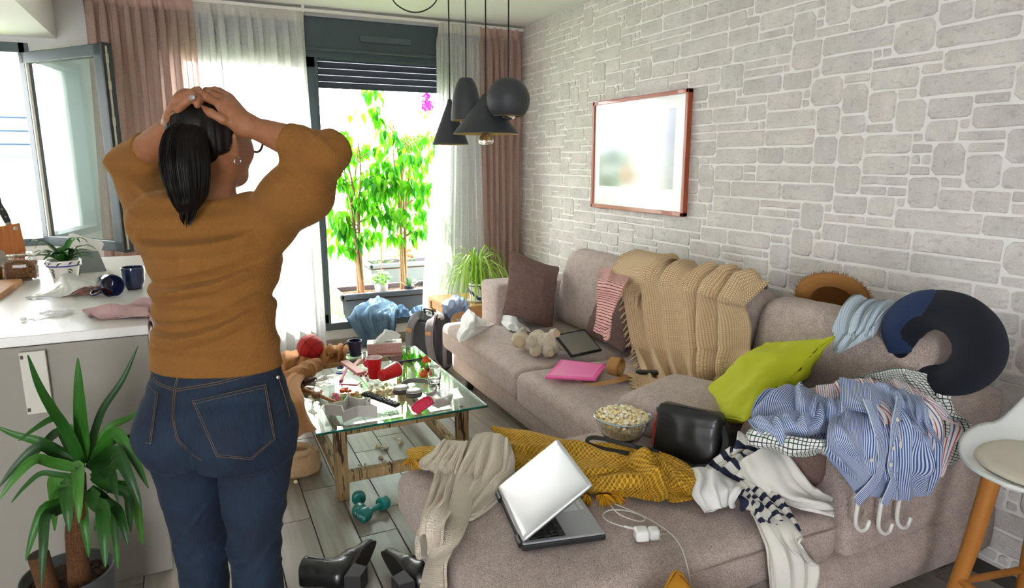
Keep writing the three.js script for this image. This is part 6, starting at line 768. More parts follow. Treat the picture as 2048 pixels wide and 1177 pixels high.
{ // ----- cream waffle sweater at the chaise corner
  const T_wf = dtex(128, (u, v) => .5 + .25 * sin(u * 16 * PI) + .25 * sin(v * 16 * PI), false, .045), M = mat(0xe6d9c6, .92, { bumpMap: T_wf, bumpScale: .004, sheen: .3 });
  const t = thing('sweater', 'cream waffle-knit sweater sliding off the chaise corner', 'sweater', [0, 0, 0]);
  const fo = folder;
  part('body', cloth(G([['y', .50, [950, 874], [980, 869], [1008, 878], [1022, 892]], ['y', .49, [935, 900], [968, 898], [1005, 910], [1032, 930]], ['y', .475, [920, 935], [955, 938], [1000, 945], [1028, 955, .468]], ['y', .468, [912, 960], [948, 968], [985, 968], [1010, 970]], ['y', .462, [905, 990], [935, 995], [962, 1000], [1000, 985, .458]], ['y', .458, [895, 1020], [918, 1028], [938, 1035], [962, 1030]]]), { nu: 60, nv: 70, th: .008, fold: fo(2.6, .012, 5), push: offSofa(.006) }), M, t);
  part('sleeve', cloth(G([['y', .485, [884, 888], [905, 888], [935, 890]], ['y', .48, [866, 908], [895, 912], [925, 918]], ['y', .468, [842, 930, .455], [880, 940], [915, 948]], ['y', .46, [838, 941, .452], [880, 948], [918, 956]]]), { nu: 44, nv: 36, th: .008, fold: fo(2, .010, 8), push: offSofa(.006) }), M, t);
  part('front_panel', cloth(G([['y', .462, [872, 948], [895, 952], [918, 955]], ['y', .462, [864, 985, .455], [885, 985], [910, 988]], ['y', .46, [852, 1020, .445], [876, 1020, .456], [905, 1022]], ['x', .548, [845, 1050], [868, 1048], [892, 1050]], ['x', .535, [838, 1085], [862, 1085], [888, 1085]], ['x', .532, [842, 1112], [856, 1116], [872, 1112]]]), { nu: 40, nv: 60, th: .008, fold: fo(2.4, .010, 12), push: offSofa(.006) }), M, t);
  part('sleeve', cloth(G([['y', .47, [918, 955], [935, 962], [952, 968]], ['y', .465, [905, 1000], [926, 1005], [944, 1010]], ['y', .462, [890, 1045], [915, 1048], [936, 1052]], ['y', .455, [872, 1085, .44], [892, 1092], [916, 1098]], ['x', .545, [862, 1130], [878, 1132], [902, 1135]], ['x', .535, [852, 1180], [872, 1180], [900, 1180]], ['x', .535, [846, 1230], [868, 1230], [898, 1230]]]), { nu: 30, nv: 80, th: .010, fold: (q, w, u, v) => .012 + .012 * sin(PI * u) + .008 * (ridge(u * 1.6 + .5 * v, v * 2, 3) - .4), push: offSofa(.008) }), M, t);
  part('sleeve', cloth(G([['y', .468, [1012, 972], [1000, 962], [985, 958]], ['y', .466, [1000, 990], [985, 985], [965, 985]], ['y', .463, [975, 1015], [960, 1012], [940, 1010]], ['y', .458, [945, 1038], [930, 1040], [915, 1040]]]), { nu: 24, nv: 44, th: .010, fold: (q, w, u, v) => .010 + .010 * sin(PI * u), push: offSofa(.008) }), M, t);
  part('cuff', taper([onX(852, 1080, .525), onX(856, 1092, .52), onX(855, 1108, .518)], [.02, .021, .019], 12, 16), M, t);
}
// ---------- things on the sofa ----------
const M_blk = mat(0x101214, .4), M_blk2 = mat(0x1b1d20, .55), M_silver = mat(0xc9ccd0, .32, { metalness: .55 }), M_pa = mat(0xf4f4f2, .9, { transmission: .25, thickness: 0 });
const sdfThing = (lo, hi, cell, f) => nets(lo, hi, cell, f);
{ // laptop
  const A = onY(1044, 1106, .455), B0 = onY(997, 1000, .455), C0 = onY(1213, 1097, .455), a = V(...A), w = .315, d = .245, ax = V(...B0).sub(a).setY(0).normalize(), dz = V(-ax.z, 0, ax.x); if (dz.dot(V(...C0).sub(a)) < 0) dz.negate();
  const t = thing('laptop', 'half-open silver laptop with black keys on the chaise', 'laptop', [0, 0, 0]), m = new THREE.Matrix4().makeBasis(ax, V(0, 1, 0), ax.clone().cross(V(0, 1, 0))).setPosition(a); setM(t, m);
  const sgn = ax.clone().cross(V(0, 1, 0)).dot(dz) > 0 ? 1 : -1, Z = (z) => z * sgn, put = (g, x, y, z) => g.translate(x, y, Z(z));
  part('base', put(rbox(w, .018, d, .006, 3), w / 2, .010, d / 2), M_blk2, t); const deck = part('palm_rest', put(rbox(w - .004, .006, d - .006, .003), w / 2, .0215, d / 2), mat(0xa9acb2, .4, { metalness: .4 }), t);
  part('keyboard_tray', put(rbox(w - .03, .002, .105, .001), w / 2, .0245, .078), M_blk, t); part('touch_pad', put(rbox(.075, .0012, .05, .003), w * .55, .025, .185), mat(0xc3c6cb, .3, { metalness: .3 }), t); part('touch_buttons', put(rbox(.075, .0016, .013, .002), w * .55, .025, .222), M_silver, t);
  const M_lg = mat(0xb9bdc0, .6); for (let r = 0; r < 5; r++) for (let c = 0; c < 14; c++) part('key', put(rbox(.0172, .004, .0172, .0016, 1), .026 + c * .0203 + (r % 2) * .004, .0268, .038 + r * .0203), M_blk2, t);
  const lid = new THREE.Group(); lid.name = 'lid'; t.add(lid); lid.position.set(0, .026, Z(.006));
  const Pf = onDist(1177, 985, A, d, false), q = V(...Pf).sub(a), ang = Math.atan2(q.y - .026, q.dot(dz)); lid.rotation.x = -sgn * ang;
  part('lid_shell', put(softBox(w, .012, d, .006, .012, (p, n) => n.y > .5 ? .003 * (1 - (2 * p.x / w) ** 6) * (1 - (2 * p.z / d) ** 6) : 0), w / 2, .007, d / 2), mat(0xd8dbde, .28, { metalness: .45, clearcoat: .3 }), lid); part('screen_bezel', put(rbox(w - .01, .003, d - .01, .001), w / 2, -.0005, d / 2), M_blk, lid); part('screen', put(rbox(w - .04, .001, d - .045, .0005), w / 2, -.0024, d / 2), mat(0x080a0c, .08), lid);
  for (const x of [.03, w - .03]) part('hinge', new THREE.CylinderGeometry(.009, .009, .045, 20).rotateZ(PI / 2).translate(x, .016, Z(0)), M_blk, t);
}
{ // charger and cable
  const Mw = mat(0xefefed, .3), c = onY(1283, 1066, .475), t = thing('phone_charger', 'white plug charger with a coiled cable beside the laptop', 'charger', [0, 0, 0]), th = .35;
  const blk = part('plug_body', softBox(.040, .032, .042, .007, .008).rotateY(-th).translate(c[0], c[1] - .004, c[2]), Mw, t), dx = cos(th), dz = sin(th); part('plug_face', softBox(.03, .03, .036, .006, .01).rotateY(-th).translate(c[0] + .036 * dx, c[1] - .004, c[2] + .036 * dz), Mw, t);
  for (const s of [-.0095, .0095]) part('prong', bar([c[0] + .05 * dx - s * dz, c[1] - .004, c[2] + .05 * dz + s * dx], [c[0] + .075 * dx - s * dz, c[1] - .004, c[2] + .075 * dz + s * dx], .004, .004, .0018), M_steel, t);
  const Y = .4565, k = [[1262, 1057, .466], [1240, 1052], [1214, 1042], [1206, 1030], [1220, 1021], [1250, 1022], [1280, 1031], [1290, 1040, .462], [1275, 1043, .462], [1240, 1030, .462], [1222, 1012, .46], [1232, 1010], [1280, 1030, .46], [1310, 1046], [1345, 1072], [1364, 1100], [1376, 1140, .445]].map(([u, v, y]) => onY(u, v, y ?? Y));
  part('cable', tube([...k, onZ(1381, 1177, -1.25), onZ(1383, 1230, -1.245)], .0019, 260, 7), mat(0xe6e6e4, .45), t); part('cable_sleeve', tube([onY(1266, 1058, .467), onY(1250, 1054, .462)], .0035, 8, 8), Mw, t);
}
{ // popcorn bowl
  const c = onY(1257, 893, .456), pc = thing('glass_bowl', 'clear glass bowl heaped with popcorn on the chaise', 'bowl', [c[0], .452, c[2] - .045]); pc.scale.setScalar(1.12);
  part('bowl_body', lathe([[0, .001], [.045, 0], [.052, .006], [.075, .045], [.090, .082], [.0945, .094], [.097, .097], [.0945, .1], [.090, .097], [.086, .084], [.071, .046], [.048, .009], [0, .005]], 64), M_solid, pc); part('rim', new THREE.TorusGeometry(.0955, .0026, 10, 64).rotateX(PI / 2).translate(0, .098, 0), mat(0xd8eef6, .05, { transmission: .6, clearcoat: 1 }), pc);
}
const M_pop = [0xf3e6bd, 0xeed9a0, 0xf7efd6].map((c) => mat(c, .85)), M_husk = mat(0xb9782c, .7);
const popProto = [0, 1, 2, 3].map((k) => { const r = rng(k * 13 + 5), L = []; for (let q = 0; q < 6; q++) { const a = r() * 6.28, b = rr(-.4, 1, r), R = rr(.0042, .0062, r), g = new THREE.IcosahedronGeometry(R, 2), p = g.attributes.position; for (let i = 0; i < p.count; i++) { const x = p.getX(i), y = p.getY(i), z = p.getZ(i), n = 1 + .25 * n3(x * 400 + k, y * 400 + q, z * 400); p.setXYZ(i, x * n, y * n, z * n); } g.translate(.0062 * cos(a), .0045 * b, .0062 * sin(a)); L.push(smooth(g)); } L.push(smooth(new THREE.IcosahedronGeometry(.0045, 1).translate(0, -.002, 0))); return merge(L); });
let popFirst = [];
function popcorn(p, k, label, group, s = 1) { const q = k % 4; let o; if (!popFirst[q]) { o = popFirst[q] = thing('popcorn_piece', label, 'popcorn', p, 0, group); part('puff', popProto[q], M_pop[q % 3], o); part('husk', new THREE.SphereGeometry(.0032, 8, 6).scale(1, .6, 1).translate(.002, .004, .004), M_husk, o); } else o = copyOf(popFirst[q], label, p, 0, group); o.userData.group = group; o.rotation.set(k * 1.7, k * 2.3, k * .9); o.scale.setScalar(s); return o; }
{ // popcorn: in the bowl, on the table, on the floor
  const r = rng(17), c = onY(1257, 893, .456), b = [c[0], .457, c[2] - .045], low = [];
  for (let k = 0; k < 420; k++) { const h = rr(.012, .08, r), R = 1.12 * lerp(.045, .082, h / .09) - .010, a = r() * 6.28, q = r() < .75 ? R : R * sqrt(r()); const g = popProto[k % 4].clone(); g.rotateX(r() * 6).rotateY(r() * 6).translate(b[0] + q * cos(a), b[1] + h + .006, b[2] + q * sin(a)); low.push(g); }
  const f = stuff(single('popcorn', 'popcorn filling the clear glass bowl below the heaped top', 'popcorn', low, M_pop[0])); 
  for (let k = 0; k < 110; k++) { const a = k * 2.4, q = .094 * sqrt(k / 110), h = .088 + .026 * (1 - (q / .097) ** 2) + .008 + rr(-.004, .005, r); popcorn([b[0] + q * cos(a), b[1] + h, b[2] + q * sin(a)], k, 'popcorn piece heaped on top in the clear glass bowl', 'popcorn heaped in the glass bowl', rr(.95, 1.3, r)); }
  for (const [u, v, s] of [[743, 775, 1], [741, 783, 1], [750, 788, 1.1], [756, 780, 1], [760, 789, 1.1], [765, 776, 1], [768, 784, 1.2], [772, 792, 1], [776, 779, 1], [780, 787, 1.1], [785, 795, 1], [753, 771, 1], [790, 772, 1], [799, 772, 1.1], [771, 770, 1], [763, 797, 1], [747, 796, 1], [777, 800, 1], [734, 760, 1.1], [714, 787, 1], [722, 772, .9], [721, 791, 1.1], [786, 781, 1], [758, 800, 1]]) popcorn([...onY(u, v, .3685)], u + v, 'popcorn piece scattered on the glass table top', 'popcorn scattered on the table', s);
  for (const [u, v, s, l] of [[754, 893, 1.2], [764, 898, 1.4], [771, 895, 1.5], [800, 884, 1.7], [763, 915, 1.4], [768, 922, 1], [757, 942, 1.2], [741, 938, .8], [731, 928, .7], [718, 931, .6], [862, 894, 1.3, 'popcorn piece on the floor beside the mustard throw end'], [967, 870, 1.1, 'popcorn piece on the floor right above the cream sweater'], [659, 897, 1, 'popcorn piece on the floor left of the front table leg'], [592, 963, 1.1, 'popcorn piece on the floor in front of the beige slipper'], [789, 873, .8, 'small popcorn piece farthest back on the floor under the table']]) popcorn([...onY(u, v, .008)], u + v, l || 'popcorn piece dropped on the floor under the glass table', 'popcorn dropped on the floor', s);
}
{ // black leather bag
  const A = onY(1305, 912, .455), B = onY(1430, 942, .455), ax = V(...B).sub(V(...A)).setY(0).normalize(), c = V(...A).addScaledVector(ax, .115).add(V(ax.z, 0, -ax.x).multiplyScalar(.05)), t = thing('shoulder_bag', 'black leather shoulder bag standing on the chaise beside the bowl', 'bag', [c.x, .452, c.z], -Math.atan2(ax.z, ax.x));
  const M = mat(0x17191b, .46, { bumpMap: T_plaster, bumpScale: .0015, clearcoat: .15 }), w = .235, h = .195, d = .095;
  const body = part('body', softBox(w, h, d, .028, .010, (p, n) => .006 * fbm(p.x * 14, p.y * 14, p.z * 14, 3) - .006 * (1 - (2 * p.x / w) ** 2) * (p.y > h * .38 ? 1 : 0) + (n.z > .5 ? .010 * (1 - (2 * p.x / w) ** 2) * (1 - (2 * p.y / h) ** 2) + .009 * ridge(p.x * 10 + 2, p.y * 8, 3) - .006 * exp(-(((p.y - .062) / .006) ** 2)) : 0)).rotateX(-.12).translate(0, h / 2, 0), M, t);
  part('zip', tube([[-.10, h * .99, .012], [0, h * 1.0, .012], [.10, h * .98, .012]], .0035, 20, 6), M_blk2, t); part('edge_piping', tube([[-.098, .03, .044], [-.105, .1, .04], [-.098, .172, .03], [-.06, .186, .026], [.06, .186, .026], [.098, .17, .03], [.105, .1, .04], [.098, .03, .044]], .003, 60, 6), M, t);
  part('red_tag', ribbon([[-.118, .165, .01], [-.124, .1, .018], [-.128, .03, .024]], () => .016, { seg: 10, th: .003, up: V(-1, 0, .6) }), mat(0xc8101a, .45), t, 'red leather zip pull');
  const S = (pts, w2) => part('strap', ribbon(pts, () => w2, { seg: 50, th: .0035, up: V(0, .5, 1) }), M, t);
  S([[.115, .15, .0], [.135, .10, .03], [.115, .04, .055], [.05, .008, .075], [-.01, .004, .07]], .022); S([[.10, .05, .05], [.15, .035, .05], [.20, .035, .03]], .024);
  const q = (u, v, y) => { const p = onY(u, v, y), e = V(p[0] - c.x, p[1] - .452, p[2] - c.z).applyAxisAngle(V(0, 1, 0), Math.atan2(ax.z, ax.x)); return [e.x, e.y, e.z]; };
  part('hand_strap', ribbon([q(1318, 905, .515), q(1260, 892, .535), q(1205, 878, .545), q(1179, 877, .54), q(1176, 888, .525), q(1205, 898, .505), q(1262, 908, .50), q(1322, 916, .49)], () => .015, { seg: 60, th: .003, up: V(.1, .55, 1) }), M, t); part('ring', new THREE.TorusGeometry(.010, .0018, 8, 24).translate(-.01, .012, .075), M_steel, t); part('zip_puller', bar([.112, .16, .012], [.05, .01, .068], .003, .0015, .0006), M_steel, t);
}
{ // neck pillow
  const X = 2.2, pts = [[1812, 708], [1806, 668], [1826, 636], [1868, 620], [1918, 632], [1953, 668], [1958, 712], [1930, 748], [1888, 760], [1852, 750]].map(([u, v], k) => onX(u, v, X - .02 * sin(k / 9 * PI))), t = thing('neck_pillow', 'navy blue horseshoe neck pillow standing on the sofa corner', 'pillow', [0, 0, 0]);
  const T = dtex(64, (u, v) => (tn(u, v, 32, 4) > .5 ? .4 : .8) * (.6 + .4 * sin(v * 32 * PI)), false, .03), rad = [.052, .064, .066, .066, .07, .074, .074, .068, .058, .048], P = pts.map((p) => V(...p)); P.unshift(P[0].clone().add(P[0].clone().sub(P[1]).setLength(.03))); rad.unshift(.03); const e = P.length; P.push(P[e - 1].clone().add(P[e - 1].clone().sub(P[e - 2]).setLength(.03))); rad.push(.028);
  const body = taper(P, rad, 90, 28), caps = [0, 1].map((k) => new THREE.SphereGeometry(k ? .029 : .031, 20, 14).translate(...(k ? P[P.length - 1] : P[0]).toArray()));
  part('cover', smooth(merge([body, ...caps])), mat(0x0b101e, .9, { bumpMap: T, bumpScale: .0015, sheen: .15, sheenColor: new THREE.Color(.2, .3, .6) }), t); part('mesh_side', taper([P[1], P[2], P[3], P[4], P[5]].map((p) => p.clone().add(V(-.012, .010, -.006))), [.044, .058, .060, .058, .040], 40, 24), mat(0x17305f, .85, { bumpMap: T, bumpScale: .002, sheen: .3, sheenColor: new THREE.Color(.3, .5, 1) }), t, 'lighter blue mesh side');
}
{ // straw hat
  const t = thing('straw_hat', 'brown straw hat with frayed brim tipped over on the sofa back', 'hat', [0, 0, 0]), c = onX(1664, 603, 2.43), T = dtex(128, (u, v) => mixc(hex('#c08a4a'), hex('#8a5a28'), .5 + .5 * sin(v * 2 * PI * 10) * .7 + .3 * (tn(u, v, 32, 6) - .5)), true, .06), M = mat(0xffffff, .8, { map: T, bumpMap: T, bumpScale: .002 });
  const prof = [[.15, .012], [.13, .004], [.10, .0], [.086, .004], [.082, .03], [.076, .075], [.066, .092], [.04, .099], [0, .1]], q = new THREE.Quaternion().setFromUnitVectors(V(0, 1, 0), V(.68, .50, -.38).normalize()); t.position.set(...c); t.quaternion.copy(q);
  part('straw', lathes(prof, 64, 48), M, t); part('lining', lathes(prof.map(([a, b]) => [max(0, a - .003), b - .003]), 64, 48), M, t); part('hat_band', lathe([[.0835, .012], [.084, .014], [.081, .034], [.0805, .034]], 60), mat(0x6d4a22, .7), t);
  const r = rng(3), fr = []; for (let k = 0; k < 170; k++) { const a = k / 170 * 6.283, l = rr(.006, .014, r), b = a + rr(-.06, .06, r); fr.push(taper([[.148 * cos(a), .011, .148 * sin(a)], [(.15 + l * .6) * cos(b), .013 + rr(0, .004, r), (.15 + l * .6) * sin(b)], [(.15 + l) * cos(b), .014 + rr(-.003, .004, r), (.15 + l) * sin(b)]], [.0016, .0013, .0007], 4, 4)); } stuff(part('frayed_edge', fr, M, t));
}
{ // tablet, folder, belt, phone
  const BL = onY(1143, 716, .478), BR = onY(1205, 702, .478), TL = onDist(1127, 668, BL, .185, true), t = thing('tablet', 'black tablet lying tilted on the seat between the plush toy and the folder', 'tablet', [0, 0, 0]), w = .225, h = .175; setM(t, basis(BL, BL, BR, TL));
  part('case', rbox(w, h, .012, .006, 3).translate(w / 2, h / 2, 0), M_blk2, t); part('screen', rbox(w - .026, h - .026, .002, .001).translate(w / 2, h / 2, .006), mat(0x84877c, .1, { clearcoat: 1 }), t); part('button', new THREE.CylinderGeometry(.004, .004, .002, 16).rotateX(PI / 2).translate(w / 2, .0065, .0065), M_blk, t);
  const f = thing('folder', 'bright pink plastic folder lying flat on the middle seat', 'folder', [0, 0, 0]), P = [[1092, 753], [1190, 758], [1211, 729], [1123, 719]].map(([u, v]) => onY(u, v, .492)), c = mid(...P), sh = P.map((p) => [p[0] - c[0], -(p[2] - c[2])]); f.position.set(c[0], .482, c[2]); f.rotation.x = 0; part('cover', extr(sh, .006, .003).rotateX(-PI / 2).translate(0, .0, 0), mat(0xff5fb4, .25, { clearcoat: .4, sheen: .2 }), f); part('spine_fold', bar([P[2][0] - c[0], .011, P[2][2] - c[2]], [P[1][0] - c[0], .011, P[1][2] - c[2]], .012, .004, .002), mat(0xf04ca4, .25, { clearcoat: .4 }), f); part('flap', extr(sh.map(([x, y]) => [x * .9, y * .86]), .001, .0005).rotateX(-PI / 2).translate(0, .0095, 0), mat(0xff6fbe, .3, { clearcoat: .4 }), f);
  const T = dtex(128, (u, v) => { const a = sin((u * 8 + floor(v * 16) * .5) * 2 * PI), b = sin(v * 32 * PI); return mixc(hex('#8f6a36'), hex('#dcb67c'), .5 + .3 * a * b + .2 * (tn(u, v, 32, 9) - .5)); }, true, .03), M = mat(0xf0e0c8, .75, { map: T, bumpMap: T, bumpScale: .001 });
  const o = onY(1232, 752, .485), A = V(.42, 0, .86).normalize(), S = V(-A.z, 0, A.x), pts = [], wv = []; const b = thing('belt', 'woven straw belt half rolled up beside the pink folder', 'belt', [0, 0, 0]);
  const R = (k) => .016 + .010 * k / 26; for (let k = 0; k <= 78; k++) { const a = -PI / 2 - k / 26 * 2 * PI, r = .024 + .0050 * (78 - k) / 26 * 1.6; pts.push(V(...o).add(V(0, .048, 0)).addScaledVector(S, -r * cos(a)).add(V(0, r * sin(a), 0))); wv.push(A.clone()); }
  pts.reverse(); wv.reverse(); const tail = [[1258, 752, .490], [1240, 760, .490], [1212, 766, .490], [1185, 770, .492], [1163, 766, .504], [1150, 760, .522]]; const head = tail.reverse().map(([u, v, y]) => V(...onY(u, v, y))); const hw = head.map((p, k) => V(.35, 0, .9).normalize().lerp(A, k / 7).normalize());
  const C = curve([...head, ...pts.slice(0).reverse()]), CW = [...hw, ...wv], pos = [], uv = [], idx = [], N = 260; for (let i = 0; i <= N; i++) { const q = i / N, p = C.getPoint(q), f2 = q * (CW.length - 1), w0 = CW[floor(f2)].clone().lerp(CW[min(CW.length - 1, floor(f2) + 1)], f2 % 1); for (const s of [-1, 1]) { pos.push(p.x + w0.x * s * .027, p.y + w0.y * s * .027, p.z + w0.z * s * .027); uv.push(s * .02, q * .9); } } for (let i = 0; i < N; i++) { const a = i * 2; idx.push(a, a + 1, a + 2, a + 1, a + 3, a + 2); } const g = new THREE.BufferGeometry(); g.setAttribute('position', new THREE.Float32BufferAttribute(pos, 3)); g.setAttribute('uv', new THREE.Float32BufferAttribute(uv, 2)); g.setIndex(idx); g.computeVertexNormals(); part('strap', g, M, b);
  const ph = single('remote_control', 'black remote control half hidden in the throw fringe', 'remote', softBox(.14, .016, .045, .007, .012), M_blk, onY(1300, 745, .505), -.5);
}
{ // tissues on the seat
  const ti = (label, rows, k) => single('tissue', label, 'tissue', cloth(rows, { nu: 40, nv: 40, th: .0012, fold: ((C) => (s, t, u, v) => C(u, v) + .006 * n3(u * 5 + k, v * 5, k))(creases([[.1, .2, .9, .7, .08, .016], [.2, .9, .7, .1, .07, .018], [.5, .1, .6, .95, .08, .014]])) }), M_pa);
  ti('crumpled white tissue at the far corner of the seat', G([['y', .47, [925, 632, .52], [938, 618, .56], [950, 632, .53]], ['y', .49, [922, 650], [943, 645, .53], [972, 640]], ['y', .475, [914, 672, .46], [940, 664, .49], [975, 652]], ['y', .46, [918, 686, .44], [935, 678], [998, 642]]]), 2);
  ti('second crumpled white tissue beside the brown cushion and toy', G([['y', .50, [1012, 628, .54], [1030, 625, .56], [1042, 634, .53]], ['y', .485, [1002, 645], [1028, 645, .52], [1052, 650]], ['y', .475, [1018, 660], [1036, 664], [1062, 664]]]), 7);
}
{ // stuffed toy lying on its side
  const P = (u, v, y) => onY(u, v, y), c = P(1078, 700, .47), t = thing('plush_toy', 'cream plush animal lying on its back on the seat', 'toy', c), L = (u, v, y) => { const p = P(u, v, y); return [p[0] - c[0], p[1] - c[1], p[2] - c[2]]; };
  const head = L(1040, 680, .515), b1 = L(1073, 680, .52), b2 = L(1103, 688, .515), fur = (x, y, z) => .0045 * n3(x * 130, y * 130, z * 130) + .003 * n3(x * 300, y * 300, z * 300);
  const M = mat(0xe2d5bd, .95, { sheen: .8, sheenColor: new THREE.Color(.9, .85, .75), bumpMap: dtex(64, (u, v) => tn(u, v, 32, 8), false, .03), bumpScale: .003 }), Mp = mat(0xc9b496, .9);
  const f = (x, y, z) => { let d = sdEll(x, y, z, head, [.048, .045, .046]); d = smin(d, sdCap(x, y, z, b1, b2, .046, .055), .03); d = smin(d, sdEll(x, y, z, L(1076, 672, .535), [.04, .036, .036]), .012); for (const [p, q, r] of [[L(1095, 680, .54), L(1108, 668, .575), .026], [L(1085, 690, .50), L(1071, 703, .49), .028], [L(1098, 692, .5), L(1097, 704, .49), .030], [L(1065, 690, .52), L(1062, 684, .545), .024]]) d = smin(d, sdCap(x, y, z, p, q, r, r * 1.1), .012); d = smin(d, sdEll(x, y, z, L(1047, 660, .545), [.022, .016, .018]), .008); return d - fur(x, y, z); };
  part('body', nets([-.22, -.06, -.20], [.22, .18, .16], .0055, f), M, t); const pad = (p, r, n) => new THREE.SphereGeometry(r, 18, 12).scale(1, 1, .35).applyQuaternion(new THREE.Quaternion().setFromUnitVectors(V(0, 0, 1), V(...n).normalize())).translate(...p);
  part('face_patch', pad([head[0] - .022, head[1] + .0, head[2] + .032], .034, [-.5, .1, .85]), Mp, t); part('foot_pad', pad([L(1108, 668, .575)[0] + .004, L(1108, 668, .575)[1] + .006, L(1108, 668, .575)[2] + .024], .022, [.1, .3, 1]), Mp, t); for (const [u, v] of [[1070, 703], [1097, 705]]) { const q = L(u, v, .49); part('foot_pad', pad([q[0] - .004, q[1], q[2] + .028], .02, [-.1, -.05, 1]), Mp, t); }
  part('ribbon', [ribbon([L(1050, 690, .51), L(1047, 697, .49), L(1052, 703, .475)], () => .022, { seg: 10, th: .002 }), ribbon([L(1050, 690, .51), L(1056, 697, .49), L(1060, 701, .478)], () => .018, { seg: 10, th: .002 })], mat(0xc9b28a, .8), t); part('tail', tube([L(1118, 697, .50), L(1124, 700, .487), L(1131, 703, .48)], .004, 12, 6), Mp, t); part('ear', pad([head[0] + .02, head[1] + .036, head[2] + .01], .022, [.1, .4, .8]), M, t);
}
// ---------- things on the coffee table ----------
const TY = .361, tt = (u, v, y = TY) => onY(u, v, y);
{ // tissue box
  const a = tt(731, 714), b = tt(808, 710), t = thing('tissue_box', 'pink printed tissue box with a tissue pulled out on the glass table', 'tissue box', mid(a, b), -Math.atan2(b[2] - a[2], b[0] - a[0])), w = .205, h = .075, d = .105;
  const cv = document.createElement('canvas'); cv.width = 512; cv.height = 192; const c = cv.getContext('2d'); c.fillStyle = '#e0b4ac'; c.fillRect(0, 0, 512, 192); c.fillStyle = '#b9766e'; c.fillRect(0, 150, 512, 42); c.strokeStyle = '#a8675f'; c.lineWidth = 2; const r = rng(2); for (let y = 24; y < 150; y += 22) { c.beginPath(); for (let x = 12; x < 500; x += 4) { const q = y + 7 * sin(x * .55 + y) * r() - 4 * r(); x % 60 < 8 ? c.moveTo(x, q) : c.lineTo(x, q); } c.stroke(); }
  const tx = new THREE.CanvasTexture(cv); tx.colorSpace = THREE.SRGBColorSpace; const M = mat(0xffffff, .7, { map: tx }), front = (w2) => new THREE.PlaneGeometry(w2, h - .002);
  part('carton', rbox(w, h, d, .002).translate(0, h / 2, -d / 2), mat(0xf0e9e4, .7), t); for (const [g, x, z, ry] of [[front(w - .002), 0, .0006, 0], [front(w - .002), 0, -d - .0006, PI], [front(d - .002), w / 2 + .0006, -d / 2, PI / 2], [front(d - .002), -w / 2 - .0006, -d / 2, -PI / 2]]) part('printed_panel', g.rotateY(ry).translate(x, h / 2, z), M, t);
  part('slot', rbox(.12, .0012, .03, .0005).translate(.01, h + .0002, -d / 2), M_blk2, t);
  const o = mid(a, b), Q = (x, y, z) => [o[0] + x, .361 + h + y, o[2] + z]; single('tissue', 'white tissue sticking out of the pink tissue box', 'tissue', cloth([[Q(-.05, .002, -.05), Q(0, .008, -.055), Q(.06, .002, -.05)], [Q(-.06, .01, -.04), Q(.02, .045, -.05), Q(.07, .055, -.05)], [Q(-.05, .014, -.02), Q(.03, .06, -.035), Q(.11, .03, -.04)], [Q(-.03, .004, -.0), Q(.03, .02, -.0), Q(.09, .014, -.015)]], { nu: 30, nv: 30, th: .0012, fold: creases2() }), M_pa);
}
function creases2() { const C = creases([[.1, .3, .9, .7, .08, .010], [.3, .9, .7, .1, .07, .010]]); return (s, t, u, v) => C(u, v) + .003 * n3(u * 6, v * 6, 4); }
{ const p = tt(711, 712); mug('tall dark blue mug on the glass table beside the tissue box', p, .042, .096, .86, PI * .95); }
const M_red = mat(0xd5121c, .3, { clearcoat: .4 }), M_cupin = mat(0xf3d9d8, .4);
function cup(label) { const t = thing('plastic_cup', label, 'cup', [0, 0, 0]); part('shell', lathe([[0, .001], [.028, 0], [.031, .004], [.033, .03], [.0335, .031], [.036, .06], [.0365, .061], [.042, .112], [.0425, .114]], 48), M_red, t); part('inside', lathe([[0, .003], [.028, .003], [.041, .113]], 48), M_cupin, t); part('rim', new THREE.TorusGeometry(.0432, .0018, 10, 48).rotateX(PI / 2).translate(0, .115, 0), mat(0xf6efee, .35), t); return t; }
{ const c = cup('upright red plastic cup on the glass table'); c.position.set(...tt(752, 760)); c.position.z -= .03;
  const d = cup('tipped over red plastic cup leaning on the upright one'), p = tt(764, 768); d.position.set(p[0], .361 + .034, p[2] - .02); d.quaternion.setFromUnitVectors(V(0, 1, 0), V(.86, .10, -.42).normalize()); }
{ const p = tt(738, 738); single('pink_ball', 'small pink ball half hidden behind the red cup', 'ball', new THREE.SphereGeometry(.027, 28, 20), mat(0xe8355f, .4), [p[0], TY + .027, p[2] - .02]); }
{ // basketball
  const p = onY(624, 722, .395), C = [p[0], .395 + .0735, p[2] - .03], t = thing('basketball', 'small red toy basketball lying on the tan jacket', 'ball', C), M = mat(0x0f0a0a, .6), R = .0735; part('sphere', new THREE.SphereGeometry(R, 56, 40), mat(0xd3141c, .38, { bumpMap: dtex(64, (u, v) => tn(u, v, 32, 2), false, .02), bumpScale: .0006 }), t);
  for (const [a, b, o] of [[.6, .5, 0], [.6, .5, .045], [.6, .5, -.045], [-.9, .3, 0]]) { const r = sqrt(R * R - o * o); part('seam', new THREE.TorusGeometry(r, .0013, 6, 64).translate(0, 0, o).rotateY(a).rotateX(b + (a < 0 ? 1.2 : 0)), M, t); }
}
